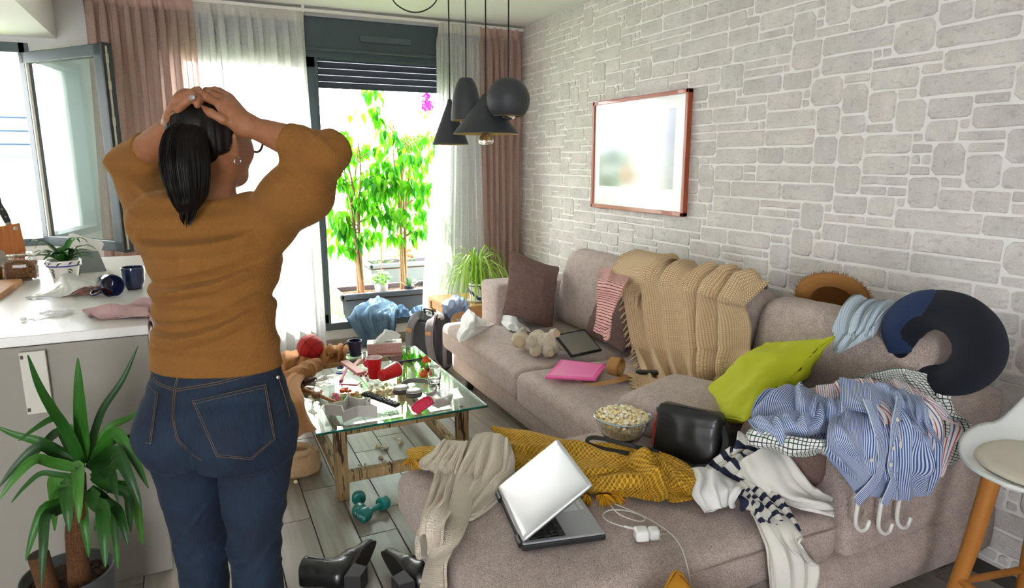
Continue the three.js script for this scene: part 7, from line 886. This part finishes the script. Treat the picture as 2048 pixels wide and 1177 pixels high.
{ // tan jacket over the table corner
  const M = mat(0xb9824e, .9, { bumpMap: T_sofaB, bumpScale: .001, sheen: .5, sheenColor: new THREE.Color(.8, .6, .45) }), t = thing('jacket', 'tan hooded jacket slung over the far left corner of the glass table', 'jacket', [0, 0, 0]);
  part('hood', cloth(G([['y', .385, [560, 716], [600, 702], [640, 699], [672, 695], [688, 700]], ['y', .43, [556, 724], [602, 712, .405], [645, 706, .41], [674, 701, .44], [692, 708, .42]], ['y', .40, [556, 735], [602, 724], [645, 718], [678, 712], [693, 720, .38]], ['y', .368, [556, 745], [602, 738], [645, 732], [676, 726], [690, 726]]]), { nu: 80, nv: 50, th: .006, fold: folder(5, .022, 4) }), M, t);
  part('sleeve', wrinkle(taper([onY(548, 785, .365), onY(572, 762, .385), onY(604, 744, .40), onY(632, 731, .402)], [.03, .042, .046, .038], 70, 40), .016, 22, 3), M, t); part('cuff', wrinkle(taper([onY(622, 735, .402), onY(630, 732, .403), onY(638, 729, .404)], [.042, .040, .036], 14, 30), .004, 60, 5), M, t);
  part('body', cloth(G([['y', .374, [548, 752], [572, 752], [600, 748], [622, 742]], ['y', .372, [545, 775], [568, 772], [588, 764], [612, 756]], ['x', .378, [550, 800], [570, 795], [586, 782], [600, 770]], ['x', .360, [556, 835], [576, 828], [594, 815], [608, 800]], ['x', .362, [565, 868], [585, 858], [602, 846], [618, 832]], ['x', .375, [572, 890], [592, 880], [612, 866], [636, 860]]]), { nu: 60, nv: 60, th: .006, fold: folder(4, .026, 9) }), M, t);
}
{ // pink wooden toy pieces, blue and red bits
  const b = (u1, v1, u2, v2, w, h, y = TY + h / 2, y2 = y) => bar(onY(u1, v1, y), onY(u2, v2, y2), w, h, .002), Mp = mat(0xf0b9b0, .55), Mq = mat(0xe0637c, .5), t = thing('toy_hammer', 'pale pink wooden toy hammer lying on the glass table', 'toy', [0, 0, 0]); part('head', b(688, 724, 722, 748, .045, .018, TY + .03, TY + .012), Mp, t); part('handle', b(705, 736, 722, 720, .026, .016, TY + .01, TY + .01), Mp, t);
  const q = thing('toy_saw', 'dark pink angled plastic toy piece under the pale hammer', 'toy', [0, 0, 0]); part('arm', b(694, 736, 681, 764, .012, .010, TY + .022, TY + .006), Mq, q); part('base_bar', b(678, 769, 714, 771, .008, .008), Mq, q); part('tip', b(714, 771, 722, 765, .006, .006), Mq, q); part('hook', b(707, 750, 723, 742, .007, .007, TY + .01, TY + .016), Mq, q); part('knob', new THREE.SphereGeometry(.011, 16, 12).translate(...onY(682, 763, TY + .010)), Mq, q);
  const bl = mat(0x1c3a9a, .3, { clearcoat: .5 }); for (const [u, v, n] of [[681, 738, 'upper'], [679, 749, 'lower']]) { const s = thing('toy_disc', `glossy blue oval toy disc on the glass table, ${n} of the pair`, 'toy', tt(u, v)); part('disc', lathe([[0, 0], [.016, .002], [.02, .007], [.016, .012], [.007, .012], [.004, .009], [0, .009]], 32), bl, s); part('hub', new THREE.SphereGeometry(.004, 12, 8).translate(0, .012, 0), bl, s); }
  let first; for (const [k, [u, v]] of [[722, 752], [727, 749], [732, 752], [736, 748], [740, 753], [730, 745], [744, 750]].entries()) { const p = tt(u, v, TY + .006); first ? copyOf(first, null, p) : first = single('bead', 'small dark red bead in the cluster beside the red cups', 'bead', new THREE.SphereGeometry(.007, 16, 12), mat(0xb0142c, .4), p, 0, 'dark red beads by the cups'); }
  const star = []; for (let k = 0; k < 10; k++) star.push([(k % 2 ? .006 : .014) * cos(k * .628), (k % 2 ? .006 : .014) * sin(k * .628)]); const gs = extr(star, .008, .003).rotateX(-PI / 2); let c0; for (const [u, v, s] of [[632, 788, 1], [628, 786, .8], [686, 784, 1.1], [690, 780, 1], [697, 784, .9], [706, 790, .8], [672, 791, .9]]) { const p = tt(u, v, TY + .003); const o = c0 ? copyOf(c0, null, p, u) : c0 = single('candy', 'orange star-shaped candy scattered near the white star tray', 'candy', gs, mat(0xee5a1c, .45), p, 0, 'orange candies on the table'); o.scale.setScalar(s); }
  const pk = single('pink_candy', 'pink crumpled candy wrapper beside the orange candies', 'wrapper', cloth([[tt(664, 788, .365), tt(672, 786, .372), tt(680, 790, .366)], [tt(666, 795, .365), tt(674, 794, .378), tt(682, 797, .366)], [tt(670, 801, .364), tt(676, 801, .368), tt(682, 802, .364)]], { nu: 14, nv: 14, th: .001, fold: creases2() }), mat(0xe07a8c, .4));
  const og = mat(0xe86a28, .5); for (const [u, v, l] of [[853, 728, 'orange crumpled paper cup at the far right of the glass table'], [849, 757, 'orange crumpled wrapper beside the glass tumbler']]) { const p = tt(u, v); single('orange_wrapper', l, 'wrapper', cloth([[[p[0] - .02, TY + .004, p[2] - .03], [p[0], TY + .025, p[2] - .03], [p[0] + .025, TY + .01, p[2] - .02]], [[p[0] - .025, TY + .02, p[2] - .01], [p[0], TY + .034, p[2]], [p[0] + .025, TY + .02, p[2]]], [[p[0] - .02, TY + .004, p[2] + .01], [p[0] + .005, TY + .008, p[2] + .01], [p[0] + .025, TY + .004, p[2] + .01]]], { nu: 20, nv: 20, th: .002, fold: creases2() }), og); }
  single('thin_cable', 'thin grey cable looped on the glass table', 'cable', tube([[694, 796], [697, 782], [705, 764], [716, 761], [722, 770], [712, 780], [702, 778], [706, 768], [718, 775], [728, 784], [735, 790]].map(([u, v]) => tt(u, v, TY + .0016)), .0012, 120, 5), mat(0x6a6a6c, .5));
}
{ // wooden rattle stick, chocolate, tipped glass, plastic film
  const A = tt(608, 780, TY + .013), B = tt(672, 805, TY + .011), t = thing('wooden_stick', 'turned pale wooden stick with a collar on the glass table', 'stick', [0, 0, 0]), M = mat(0xf0d8bc, .55, { map: T_oak }), L = V(...B).distanceTo(V(...A)), g = lathe([[0, 0], [.012, .001], [.013, .012], [.0105, .03], [.0105, L * .36], [.014, L * .39], [.014, L * .42], [.0095, L * .45], [.008, L - .01], [.006, L], [0, L]], 28); g.applyQuaternion(new THREE.Quaternion().setFromUnitVectors(V(0, 1, 0), V(...B).sub(V(...A)).normalize())).translate(...A); part('shaft', g, M, t);
  const c = tt(616, 765), k = thing('chocolate_bar', 'broken piece of nut chocolate at the left table edge', 'chocolate', c, .4); part('slab', softBox(.085, .022, .05, .005, .006, (p, n) => n.y > .3 ? .004 * n3(p.x * 110, 0, p.z * 110) : .002 * n3(p.x * 90, p.y * 90, p.z * 90)).translate(0, .012, 0), mat(0x5b3524, .6), k);
  const gA = tt(640, 788, TY + .03), q = thing('drinking_glass', 'clear stemless glass lying on its side at the left of the table', 'glass', gA); part('glass_body', lathes([[.001, 0], [.02, .0], [.03, .02], [.034, .05], [.032, .085], [.031, .085], [.032, .05], [.027, .02], [.0, .006]], 40, 40), M_solid, q); q.quaternion.setFromUnitVectors(V(0, 1, 0), V(-.55, -.08, -.8).normalize());
  single('plastic_film', 'crinkled clear plastic wrapper on the left of the glass table', 'wrapper', cloth([[tt(622, 760, .364), tt(650, 752, .372), tt(678, 750, .364)], [tt(620, 770, .364), tt(648, 764, .380), tt(682, 762, .366)], [tt(622, 779, .363), tt(650, 774, .372), tt(684, 772, .363)]], { nu: 44, nv: 30, th: .0008, fold: (s, u) => .006 * ridge(s * 40, u * 50, 3) }), mat(0xffffff, .12, { transmission: .92, ior: 1.5 }));
  const tg = tt(619, 822); single('paper_tag', 'small white paper tag on the left edge of the glass table', 'tag', extr([[-.012, -.03], [.012, -.03], [.012, .018], [.006, .027], [-.006, .027], [-.012, .018]], .0008, .0002, [[[-.002, .018], [.002, .018], [.002, .022], [-.002, .022]]]).rotateX(-PI / 2), mat(0xf2efe6, .8), [tg[0] + .01, TY + .001, tg[2] + .02], .3);
}
{ // white star tray
  const H = .05, P = [[455, 845], [672, 862], [694, 944], [884, 870], [1138, 874], [1003, 806], [1050, 758], [890, 772], [748, 729], [706, 797]].map(([a, b]) => onY(580 + a / 6.54, 680 + b / 6.54, TY + H)), c = mid(...P), t = thing('star_tray', 'white star-shaped tray with upright sides near the table front', 'tray', [c[0], TY, c[2]]), o = P.map((p) => [p[0] - c[0], -(p[2] - c[2])]), ins = o.map(([x, y], k) => { const a = o[(k + 9) % 10], b = o[(k + 1) % 10], n = (p, q) => { const l = hypot(q[0] - p[0], q[1] - p[1]); return [-(q[1] - p[1]) / l, (q[0] - p[0]) / l]; }, n1 = n(a, [x, y]), n2 = n([x, y], b), d = 1 + n1[0] * n2[0] + n1[1] * n2[1]; return [x + .0035 * (n1[0] + n2[0]) / d, y + .0035 * (n1[1] + n2[1]) / d]; });
  const area = o.reduce((s, p, k) => { const q = o[(k + 1) % 10]; return s + p[0] * q[1] - q[0] * p[1]; }, 0), inner = area > 0 ? ins : o.map(([x, y], k) => [2 * x - ins[k][0], 2 * y - ins[k][1]]);
  const Mw = mat(0xd0ccc6, .55); for (let k = 0; k < 10; k++) { const a = o[k], b = o[(k + 1) % 10], a2 = inner[k], b2 = inner[(k + 1) % 10]; part('side_panel', extr([a, b, b2, a2], H, .0004).rotateX(-PI / 2), Mw, t); } part('floor_panel', extr(inner, .003, 0).rotateX(-PI / 2).translate(0, .001, 0), mat(0xdfe3e2, .12, { metalness: .5 }), t);
}
{ // remote, headphones, tumbler, food box, lid, tablet
  const A = tt(726, 787, TY + .052), B = tt(797, 812, TY + .014), t = thing('remote_control', 'black remote control resting on the star tray edge', 'remote', [0, 0, 0]), x = V(...B).sub(V(...A)), L = x.length(), m = basis(mid(A, B), A, B, [A[0] + .3, A[1] + .0, A[2] - 1]); setM(t, m); part('body', softBox(L, .046, .020, .009, .008, (p) => -.003 * cos(p.x / L * PI)), M_blk, t);
  const Mb = mat(0x2b2d30, .5), Ml = mat(0xd8d8d2, .5); for (let i = 0; i < 11; i++) for (let j = 0; j < 3; j++) part('button', softBox(i < 5 ? .011 : .008, .0075, .004, .0018, .004).translate(-L * .42 + i * L * .078, (j - 1) * .0125, .0105), i > 5 && (i + j) % 2 ? Ml : Mb, t); part('select_ring', new THREE.TorusGeometry(.009, .002, 8, 24).translate(L * .07, 0, .0105), M_blk2, t);
  const h = thing('headphones', 'grey over-ear headphones lying on the glass table', 'headphones', [0, 0, 0]), Mg = mat(0x8e8a84, .45, { metalness: .2 }), Mc = mat(0x5a5550, .9), Ms = mat(0xc9c6c4, .35, { metalness: .3 }); for (const [u, v, y] of [[806, 790, 0], [832, 797, .0]]) { const p = tt(u, v), e = part('ear_cup', lathe([[0, .026], [.028, .026], [.036, .022], [.038, .016], [.039, .012]], 40).scale(1, 1, .86).translate(p[0], TY + .012, p[2] - .03), Ms, h); part('ear_pad', lathe([[.026, 0], [.036, .0], [.0405, .007], [.040, .016], [.036, .022], [.028, .02]], 40).scale(1, 1, .86).translate(p[0], TY, p[2] - .03), Mc, e); part('cup_ring', new THREE.TorusGeometry(.0365, .0022, 8, 40).rotateX(PI / 2).scale(1, 1, .86).translate(p[0], TY + .030, p[2] - .03), Mg, e); }
  part('headband', ribbon([[802, 776], [806, 768], [820, 762], [845, 762], [866, 769], [872, 780], [866, 788], [852, 792]].map(([u, v], k) => onY(u, v, TY + .016 + .012 * sin(k / 7 * PI))), () => .024, { seg: 60, th: .006, up: V(0, 0, 1), twist: 0 }), Mg, h);
  const g = tt(873, 783), tb = thing('tumbler', 'faceted clear glass tumbler on the right of the glass table', 'glass', [g[0], TY, g[2] - .03]); const gl = lathe([[0, .001], [.026, 0], [.029, .004], [.030, .05], [.033, .058], [.0345, .12], [.0335, .121], [.0325, .12], [.031, .06], [.026, .05], [.025, .02], [0, .018]], 12); gl.computeVertexNormals(); part('glass_body', gl.toNonIndexed(), M_solid, tb); for (let k = 0; k < 3; k++) part('cut_ring', new THREE.TorusGeometry(.0305, .0022, 6, 12).rotateX(PI / 2).translate(0, .014 + k * .015, 0), M_solid, tb);
  const fb = tt(886, 815), f = thing('food_box', 'small clear plastic food box with leftovers at the table corner', 'food box', [fb[0], TY, fb[2] - .035], .3), wall = (w0, w1, y0, y1) => { const q = new THREE.CylinderGeometry(w1, w0, y1 - y0, 4, 1, true, PI / 4).scale(1, 1, .8).translate(0, (y0 + y1) / 2, 0); return q; }; part('box_wall', [wall(.055, .068, .001, .052), new THREE.CylinderGeometry(.0545, .0545, .0015, 4, 1, false, PI / 4).scale(1, 1, .8).translate(0, .001, 0)], mat(0xe4e6e6, .35, { transmission: .62, ior: 1.45 }), f); part('box_rim', [0].map(() => tube([[.05, .052, .04], [-.05, .052, .04], [-.05, .052, -.04], [.05, .052, -.04]], .0018, 60, 6, true)), mat(0xf4f4f2, .3, { transmission: .5 }), f); const rf = rng(6), fd = []; for (let k = 0; k < 40; k++) fd.push(new THREE.IcosahedronGeometry(rr(.005, .009, rf), 1).scale(1.2, .6, 1).translate(rr(-.03, .03, rf), rr(.006, .018, rf), rr(-.022, .022, rf))); stuff(part('leftovers', fd, mat(0xc8836a, .6), f));
  const a1 = tt(829, 822, TY + .008), a2 = tt(861, 800, TY + .045), ld = thing('box_lid', 'bright pink plastic lid leaning on the headphones', 'lid', [0, 0, 0]); setM(ld, basis(mid(a1, a2), a1, a2, [a1[0] - .35, a1[1] + .30, a1[2] - 1])); const Mr = mat(0xe01850, .35, { clearcoat: .3 }); part('panel', softBox(.098, .062, .008, .0038, .01), Mr, ld); part('raised_rim', tube([[.041, .024, .005], [-.041, .024, .005], [-.041, -.024, .005], [.041, -.024, .005]], .0035, 80, 8, true), Mr, ld);
  const tp = tt(818, 722), td = thing('tablet', 'slim black tablet lying at the far end of the glass table', 'tablet', [tp[0], TY, tp[2] - .05], .06); part('case', rbox(.19, .008, .12, .003).translate(0, .004, 0), M_blk, td); part('screen', rbox(.178, .001, .108, .0004).translate(0, .0084, 0), mat(0x0c0e10, .04, { clearcoat: 1 }), td);
}
// ---------- things on the floor, by the window, the stool ----------
{ const M = mat(0x0d7c78, .35, { clearcoat: .5 }), Mt = mat(0xbfe0dc, .6), db = (label, a, b) => { const A = onY(...a, .031), B = onY(...b, .031), t = thing('dumbbell', label, 'dumbbell', [0, 0, 0]), d = V(...B).sub(V(...A)).normalize(), Bq = V(...A).addScaledVector(d, .115); t.position.set(...A); t.quaternion.setFromUnitVectors(V(0, 0, -1), d); const head = (z) => lathes([[0, -.021], [.022, -.021], [.0295, -.015], [.031, 0], [.0295, .015], [.022, .021], [0, .021]], 40, 40).rotateX(PI / 2).translate(0, 0, z); part('weight', head(0), M, t); part('weight', head(-.115), M, t); part('grip', lathe([[.014, 0], [.012, .012], [.0115, .055], [.012, .098], [.014, .11]], 28).rotateX(-PI / 2).translate(0, 0, 0), M, t); part('lettering', text('1.0kg', .0125, .0012).translate(0, 0, .0205), Mt, t); return t; };
  db('teal vinyl dumbbell beside the table leg, partly behind the other', [719, 1022], [717, 985]); db('teal vinyl dumbbell lying across in front of its twin', [729, 1030], [768, 1006]); }
{ // ankle boots
  const f = (x, y, z) => { const w = .036 + .006 * sin((x + .02) * 20) ; let d = sdCap(x, y, z * 1, [.02, .045, 0], [.135, .030, 0], .042, .026); d = smin(d, sdCap(x, y, z, [-.06, .06, 0], [.02, .05, 0], .040, .044), .03); d = smin(d, sdCap(x, y, z, [-.055, .06, 0], [-.062, .19, 0], .043, .052), .035); d = max(d, -sdCap(x, y, z, [-.058, .13, 0], [-.064, .26, 0], .030, .041)); d = max(d, y - .185 - .15 * abs(z) ); d = max(d, .018 - y); d -= .0035 * (ridge(x * 24 + y * 10, y * 18, z * 8) - .5) * sstep(.02, .06, y); return d; };
  const M = mat(0x14161a, .3, { clearcoat: .25, bumpMap: T_plaster, bumpScale: .0012 }), Ms = mat(0x241f1c, .7), Mh = mat(0x2e2d2e, .6), sole = () => { const p = []; for (let k = 0; k < 24; k++) { const a = k / 24 * 2 * PI, x = .045 + .118 * cos(a), w = (x > .03 ? lerp(.043, .012, pow((x - .03) / .135, 2)) : lerp(.043, .033, min(1, (.03 - x) / .1))); p.push([x, w * Math.sign(sin(a)) * pow(abs(sin(a)), .55)]); } return extr(p, .009, .002).rotateX(PI / 2).translate(0, .02, 0); };
  const boot = (label, toe, heel, lay) => { const t = thing('ankle_boot', label, 'boot', [0, 0, 0]); part('upper', nets([-.14, -.0, -.075], [.19, .24, .075], .006, f), M, t); part('sole', sole(), Ms, t); part('heel', extr([[-.105, .012], [-.03, .012], [-.042, -.04], [-.098, -.04]], .062, .003).translate(0, 0, -.031), Mh, t); part('zip', tube([[-.055, .18, .052], [-.05, .1, .046], [-.04, .04, .044]], .0016, 16, 5), M_blk2, t); part('topline', tube([0, 1, 2, 3, 4, 5, 6, 7].map((k) => [-.062 + .05 * cos(k * PI / 4), .183 + .15 * .05 * abs(sin(k * PI / 4)), .05 * sin(k * PI / 4)]), .0035, 60, 6, true), M, t); const A = V(...onY(...toe, .045)), B = V(...onY(...heel, .045)), X = A.clone().sub(B).normalize(), Y = V(0, 1, 0).cross(X).normalize().multiplyScalar(lay), Z = X.clone().cross(Y); const m = new THREE.Matrix4().makeBasis(X, Y, Z).setPosition(A.clone().addScaledVector(X, -.16).setY(.052)); setM(t, m); return t; };
  boot('black leather ankle boot on its side, toe pointing to the dumbbells', [757, 1090], [706, 1162], 1); boot('black leather ankle boot on its side, half under the chaise corner', [758, 1113], [828, 1192], -1);
}
{ // fluffy beige slipper boot
  const c = onY(606, 950, 0), t = thing('slipper', 'fluffy beige slipper boot tipped over beside the table leg', 'slipper', [c[0] - .02, .012, c[2] - .06], -.45), f = (x, y, z) => { let d = sdEll(x, y, z, [.0, .05, .03], [.13, .052, .062]); d = smin(d, sdCap(x, y, z, [-.03, .075, .0], [.075, .085, -.01], .055, .05), .03); d = max(d, -sdEll(x, y, z, [.015, .145, -.01], [.075, .07, .036])); return max(d, .004 - y) - .005 * n3(x * 100, y * 100, z * 100) - .003 * n3(x * 220, y * 220, z * 220); }; t.rotation.set(.42, -.45, 0, 'YXZ');
  const M = mat(0xd0ae84, .98, { sheen: .9, sheenColor: new THREE.Color(.85, .75, .6) }); part('fleece', nets([-.17, -.01, -.1], [.17, .17, .13], .005, f), M, t); part('collar', taper([0, 1, 2, 3, 4, 5, 6, 7, 8].map((k) => [.018 + .072 * cos(k * PI / 4), .118 + .012 * sin(k * PI / 4), -.012 + .042 * sin(k * PI / 4)]), [.014, .016, .017, .015, .014, .016, .017, .015, .014], 60, 12), M, t); part('sole', softBox(.25, .012, .115, .006, .03).translate(0, .006, .03), mat(0x9c8060, .9), t);
}
{ // jeans over the window sill
  const M = mat(0xc4d2dc, .85, { map: dtex(256, (u, v) => { const f = tn2(u, v, 120, 8, 17), n = tfb(u, v, 5, 18); return mixc(hex('#4b6b88'), hex('#b9cbd6'), .15 + .35 * f * f + .6 * (n - .3)); }, true, .25), bumpMap: T_cb, bumpScale: .0006 }), t = thing('jeans', 'faded blue jeans thrown over the window sill', 'jeans', [0, 0, 0]);
  part('leg', cloth(G([['z', -5.60, [738, 606], [755, 596], [775, 602], [790, 612]], ['z', -5.52, [724, 622], [750, 606], [776, 612], [794, 620]], ['z', -5.44, [706, 632], [742, 618], [776, 622], [794, 628]], ['z', -5.362, [694, 637], [728, 631], [766, 630], [790, 633]], ['z', -5.345, [704, 654], [734, 652], [766, 652], [788, 654]], ['z', -5.34, [716, 672], [741, 674], [766, 676], [784, 674]], ['z', -5.34, [724, 692], [742, 697], [766, 698], [778, 694]]]), { nu: 56, nv: 70, th: .006, fold: folder(3.2, .022, 6) }), M, t); part('leg', cloth(G([['z', -5.50, [786, 622], [802, 612], [818, 626], [838, 612], [850, 620]], ['z', -5.43, [786, 630], [804, 620], [820, 633], [838, 622], [850, 627]], ['z', -5.372, [788, 640], [806, 636], [824, 638], [842, 634], [850, 633]]]), { nu: 44, nv: 22, th: .006, fold: folder(3, .014, 8) }), mat(0x6f93b4, .85, { map: M.map }), t); part('hem', taper([onZ(779, 636, -5.335), onZ(784, 655, -5.325), onZ(780, 676, -5.32)], [.006, .007, .006], 20, 8), M, t);
}
{ // backpack
  const p = [1.50, 0, -4.52], t = thing('backpack', 'grey and black backpack standing between the table and the sofa', 'backpack', p, -1.05), M = mat(0x2c2e34, .8, { bumpMap: T_cb, bumpScale: .001 }), Mg = mat(0x737176, .85, { bumpMap: T_cb, bumpScale: .001 }), Mt = mat(0xb98350, .7);
  part('body', softBox(.30, .42, .19, .085, .02, (q) => .008 * fbm(q.x * 9, q.y * 9, q.z * 9, 3) + (q.y < 0 ? .012 : 0)).translate(0, .215, 0), M, t); part('back_panel', softBox(.23, .34, .03, .014, .02).translate(0, .2, .093), mat(0x3c3e46, .9, { bumpMap: T_sofaB, bumpScale: .003 }), t);
  for (const s of [-1, 1]) { const st = part('strap', ribbon([[s * .05, .40, .02], [s * .075, .40, .09], [s * .09, .33, .135], [s * .10, .22, .145], [s * .12, .10, .125], [s * .14, .05, .09]], (q) => lerp(.07, .045, q), { seg: 40, th: .016, up: V(0, .3, 1), cross: 6 }), Mg, t); part('strap_tag', ribbon([[s * .092, .325, .146], [s * .095, .30, .152]], () => .05, { seg: 4, th: .003, up: V(0, .3, 1) }), Mt, st); part('buckle', rbox(.035, .02, .012, .004).translate(s * .125, .115, .138), M_blk, st); part('webbing', ribbon([[s * .125, .11, .13], [s * .145, .05, .10], [s * .14, .02, .06]], () => .02, { seg: 12, th: .002, up: V(0, .3, 1) }), M_blk2, st); }
  part('handle', tube([[-.04, .42, .03], [-.035, .455, .04], [.035, .455, .04], [.04, .42, .03]], .008, 30, 8), M_blk2, t); part('front_pocket', softBox(.24, .22, .07, .03, .02).translate(0, .14, -.10), M, t); part('side_panel', softBox(.02, .3, .13, .009, .02).translate(.15, .19, 0), Mg, t); part('zip', tube([[-.13, .2, .05], [-.12, .36, .04], [0, .425, .02], [.12, .36, .04], [.13, .2, .05]], .004, 50, 6), M_blk, t); part('tag', rbox(.02, .004, .05, .001).rotateZ(.5).translate(.10, .405, .03), Mt, t);
}
{ // side table, folded denim, spider plant
  const M = mat(0xf6ecdc, .55, { map: T_oak }), t = thing('side_table', 'small light oak side table between the curtain and the sofa', 'table', [1.94, 0, -4.885]), w = .52, d = .53, h = .42; part('table_top', rbox(w, .03, d, .004).translate(0, h - .015, 0), M, t); for (const x of [-1, 1]) for (const z of [-1, 1]) part('leg', rbox(.05, h - .03, .05, .003).translate(x * (w / 2 - .025), (h - .03) / 2, z * (d / 2 - .025)), M, t); for (const z of [-1, 1]) part('apron', rbox(w - .1, .06, .025, .003).translate(0, h - .06, z * (d / 2 - .025)), M, t); for (const x of [-1, 1]) { part('apron', rbox(.025, .06, d - .1, .003).translate(x * (w / 2 - .025), h - .06, 0), M, t); } for (const x of [-.14, 0, .14]) part('slat', rbox(.04, h - .15, .018, .003).translate(x, (h - .1) / 2, d / 2 - .025), M, t);
  single('denim_shirt', 'light denim shirt crumpled at the edge of the oak side table', 'shirt', cloth(G([['y', .43, [893, 606, .46], [910, 592, .50], [925, 598, .48], [934, 608]], ['y', .455, [886, 618], [906, 605, .50], [924, 604, .49], [938, 614]], ['z', -4.595, [884, 632], [897, 622], [914, 618], [934, 618]], ['z', -4.59, [884, 652], [892, 644], [899, 638], [906, 632]], ['z', -4.59, [884, 672], [890, 668], [895, 660], [899, 652]]]), { nu: 40, nv: 44, th: .005, fold: folder(3, .016, 3) }), mat(0x93a9c9, .85, { bumpMap: T_cb, bumpScale: .0006 }));
  const c = [1.965, .42, -4.78], s = thing('spider_plant', 'spider plant in a patterned pot on the oak side table', 'plant', c); part('saucer', lathe([[0, .004], [.07, .004], [.082, .014], [.085, .014], [.08, .004], [.07, 0], [0, 0]], 40), mat(0xe9e6de, .4), s); part('pot', lathe([[0, .006], [.052, .006], [.058, .012], [.072, .135], [.076, .14], [.076, .152], [.068, .152], [.062, .13], [0, .13]], 44), mat(0xf2f0ea, .2, { clearcoat: .6 }), s);
  const B = mat(0x1e2f8a, .3), Yl = mat(0xe0a52a, .4), dots = [], yd = []; for (let k = 0; k < 26; k++) { const a = k * 1.31, y = .03 + .1 * ((k * .37) % 1), r = lerp(.058, .072, (y - .012) / .123), g = new THREE.SphereGeometry(.012, 10, 8).scale(1, 1.3, .12).rotateY(a).translate(r * sin(a), y, r * cos(a)); (k % 5 === 2 ? yd : dots).push(g); } part('painted_blue', dots.concat([new THREE.CylinderGeometry(.0733, .0722, .008, 44, 1, true).translate(0, .13, 0)]), B, s); part('painted_yellow', yd, Yl, s); part('soil', lathe([[0, .136], [.066, .136]], 24), M_soil, s);
  const r = rng(29), Ml = [0xa2d040, 0x7cb832, 0xcbe47a].map((q) => mat(q, .5, { transmission: .3, thickness: 0 })); for (let k = 0; k < 95; k++) { const a = k * 2.4 + rr(-.2, .2, r), L = rr(.16, .34, r), up = rr(.06, .24, r) * (k % 3 === 0 ? 1.3 : 1), dx = cos(a), dz = sin(a); part('leaf', ribbon([[dx * .01, .13, dz * .01], [dx * L * .3, .13 + up, dz * L * .3], [dx * L * .68, .13 + up * .95, dz * L * .68], [dx * L * .95, .13 + up * .3 - .02, dz * L * .95], [dx * L * 1.05, .13 + up * -.3 - .04, dz * L * 1.05]], (q) => .016 * pow(1 - q, .6) + .001, { seg: 12, fold: .5, cross: 2 }), Ml[k % 3], s); }
}
{ // white shell stool
  const c = onY(2118, 938, .665), t = thing('bar_stool', 'white shell stool with cream pad and wooden legs by the stone wall', 'stool', [c[0], 0, c[2]]), bd = V(.98, 0, .2), sd = V(-.2, 0, .98), H = .665, P = (u, w, y) => [bd.x * u + sd.x * w, y, bd.z * u + sd.z * w];
  const pos = [], uv = [], idx = [], nu = 60, nv = 26, f = (a, r) => { const ca = cos(a), sa = sin(a), R = .235 * (1 + .04 * cos(2 * a)), back = sstep(.1, .95, ca), u = R * r * ca, w = R * r * sa * (1 - .15 * back * r), rim = pow(r, 3); return P(u + .03 * back * rim, w, H - .02 + .028 * rim + .33 * back * pow(max(0, (r - .35) / .65), 1.7) + .04 * pow(abs(sa), 3) * rim); };
  const lay = (o) => { for (let j = 0; j <= nv; j++) for (let i = 0; i <= nu; i++) { const p = f(i / nu * 2 * PI, j / nv); pos.push(p[0], p[1] + o, p[2]); uv.push(p[0], p[2]); } }; lay(0); lay(-.012); const N = (nu + 1) * (nv + 1); for (const s of [0, 1]) for (let j = 0; j < nv; j++) for (let i = 0; i < nu; i++) { const a = s * N + j * (nu + 1) + i, b = a + 1, e = a + nu + 1, g = e + 1; s ? idx.push(a, b, e, b, g, e) : idx.push(a, e, b, b, e, g); } for (let i = 0; i < nu; i++) { const a = nv * (nu + 1) + i; idx.push(a, a + N, a + 1, a + 1, a + N, a + N + 1); } const g = new THREE.BufferGeometry(); g.setAttribute('position', new THREE.Float32BufferAttribute(pos, 3)); g.setAttribute('uv', new THREE.Float32BufferAttribute(uv, 2)); g.setIndex(idx); part('shell', smooth(g), mat(0xe9ecea, .3, { clearcoat: .4 }), t);
  const pad = []; part('seat_pad', softBox(.36, .03, .36, .014, .02, (p) => { const r = hypot(p.x, p.z); return 0; }).applyMatrix4(new THREE.Matrix4()).translate(0, 0, 0), mat(0xe3dccb, .75, { bumpMap: T_plaster, bumpScale: .0005 }), t).visible = true; { const m = t.children[t.children.length - 1]; m.geometry = lathe([[0, .016], [.15, .015], [.178, .009], [.188, 0], [.18, -.008], [0, -.012]], 64).translate(P(-.015, 0, 0)[0], H + .002, P(-.015, 0, 0)[2]); }
  const Mw = mat(0xb47430, .45); for (const [a, b] of [[-1, -1], [-1, 1], [1, -1], [1, 1]]) part('leg', taper([P(a * .10, b * .10, H - .03), P(a * .125, b * .125, H * .5), P(a * .165, b * .165, 0)], [.026, .023, .016], 20, 14), Mw, t); for (const s of [-1, 1]) { part('stretcher', taper([P(-.142, s * .142, .24), P(.142, s * .142, .24)], [.011, .011], 8, 10), Mw, t); part('stretcher', taper([P(s * .14, -.14, .26), P(s * .14, .14, .26)], [.011, .011], 8, 10), Mw, t); } part('seat_mount', rbox(.24, .02, .24, .004).translate(0, H - .04, 0), M_white, t);
}
renderer.render(scene, camera);
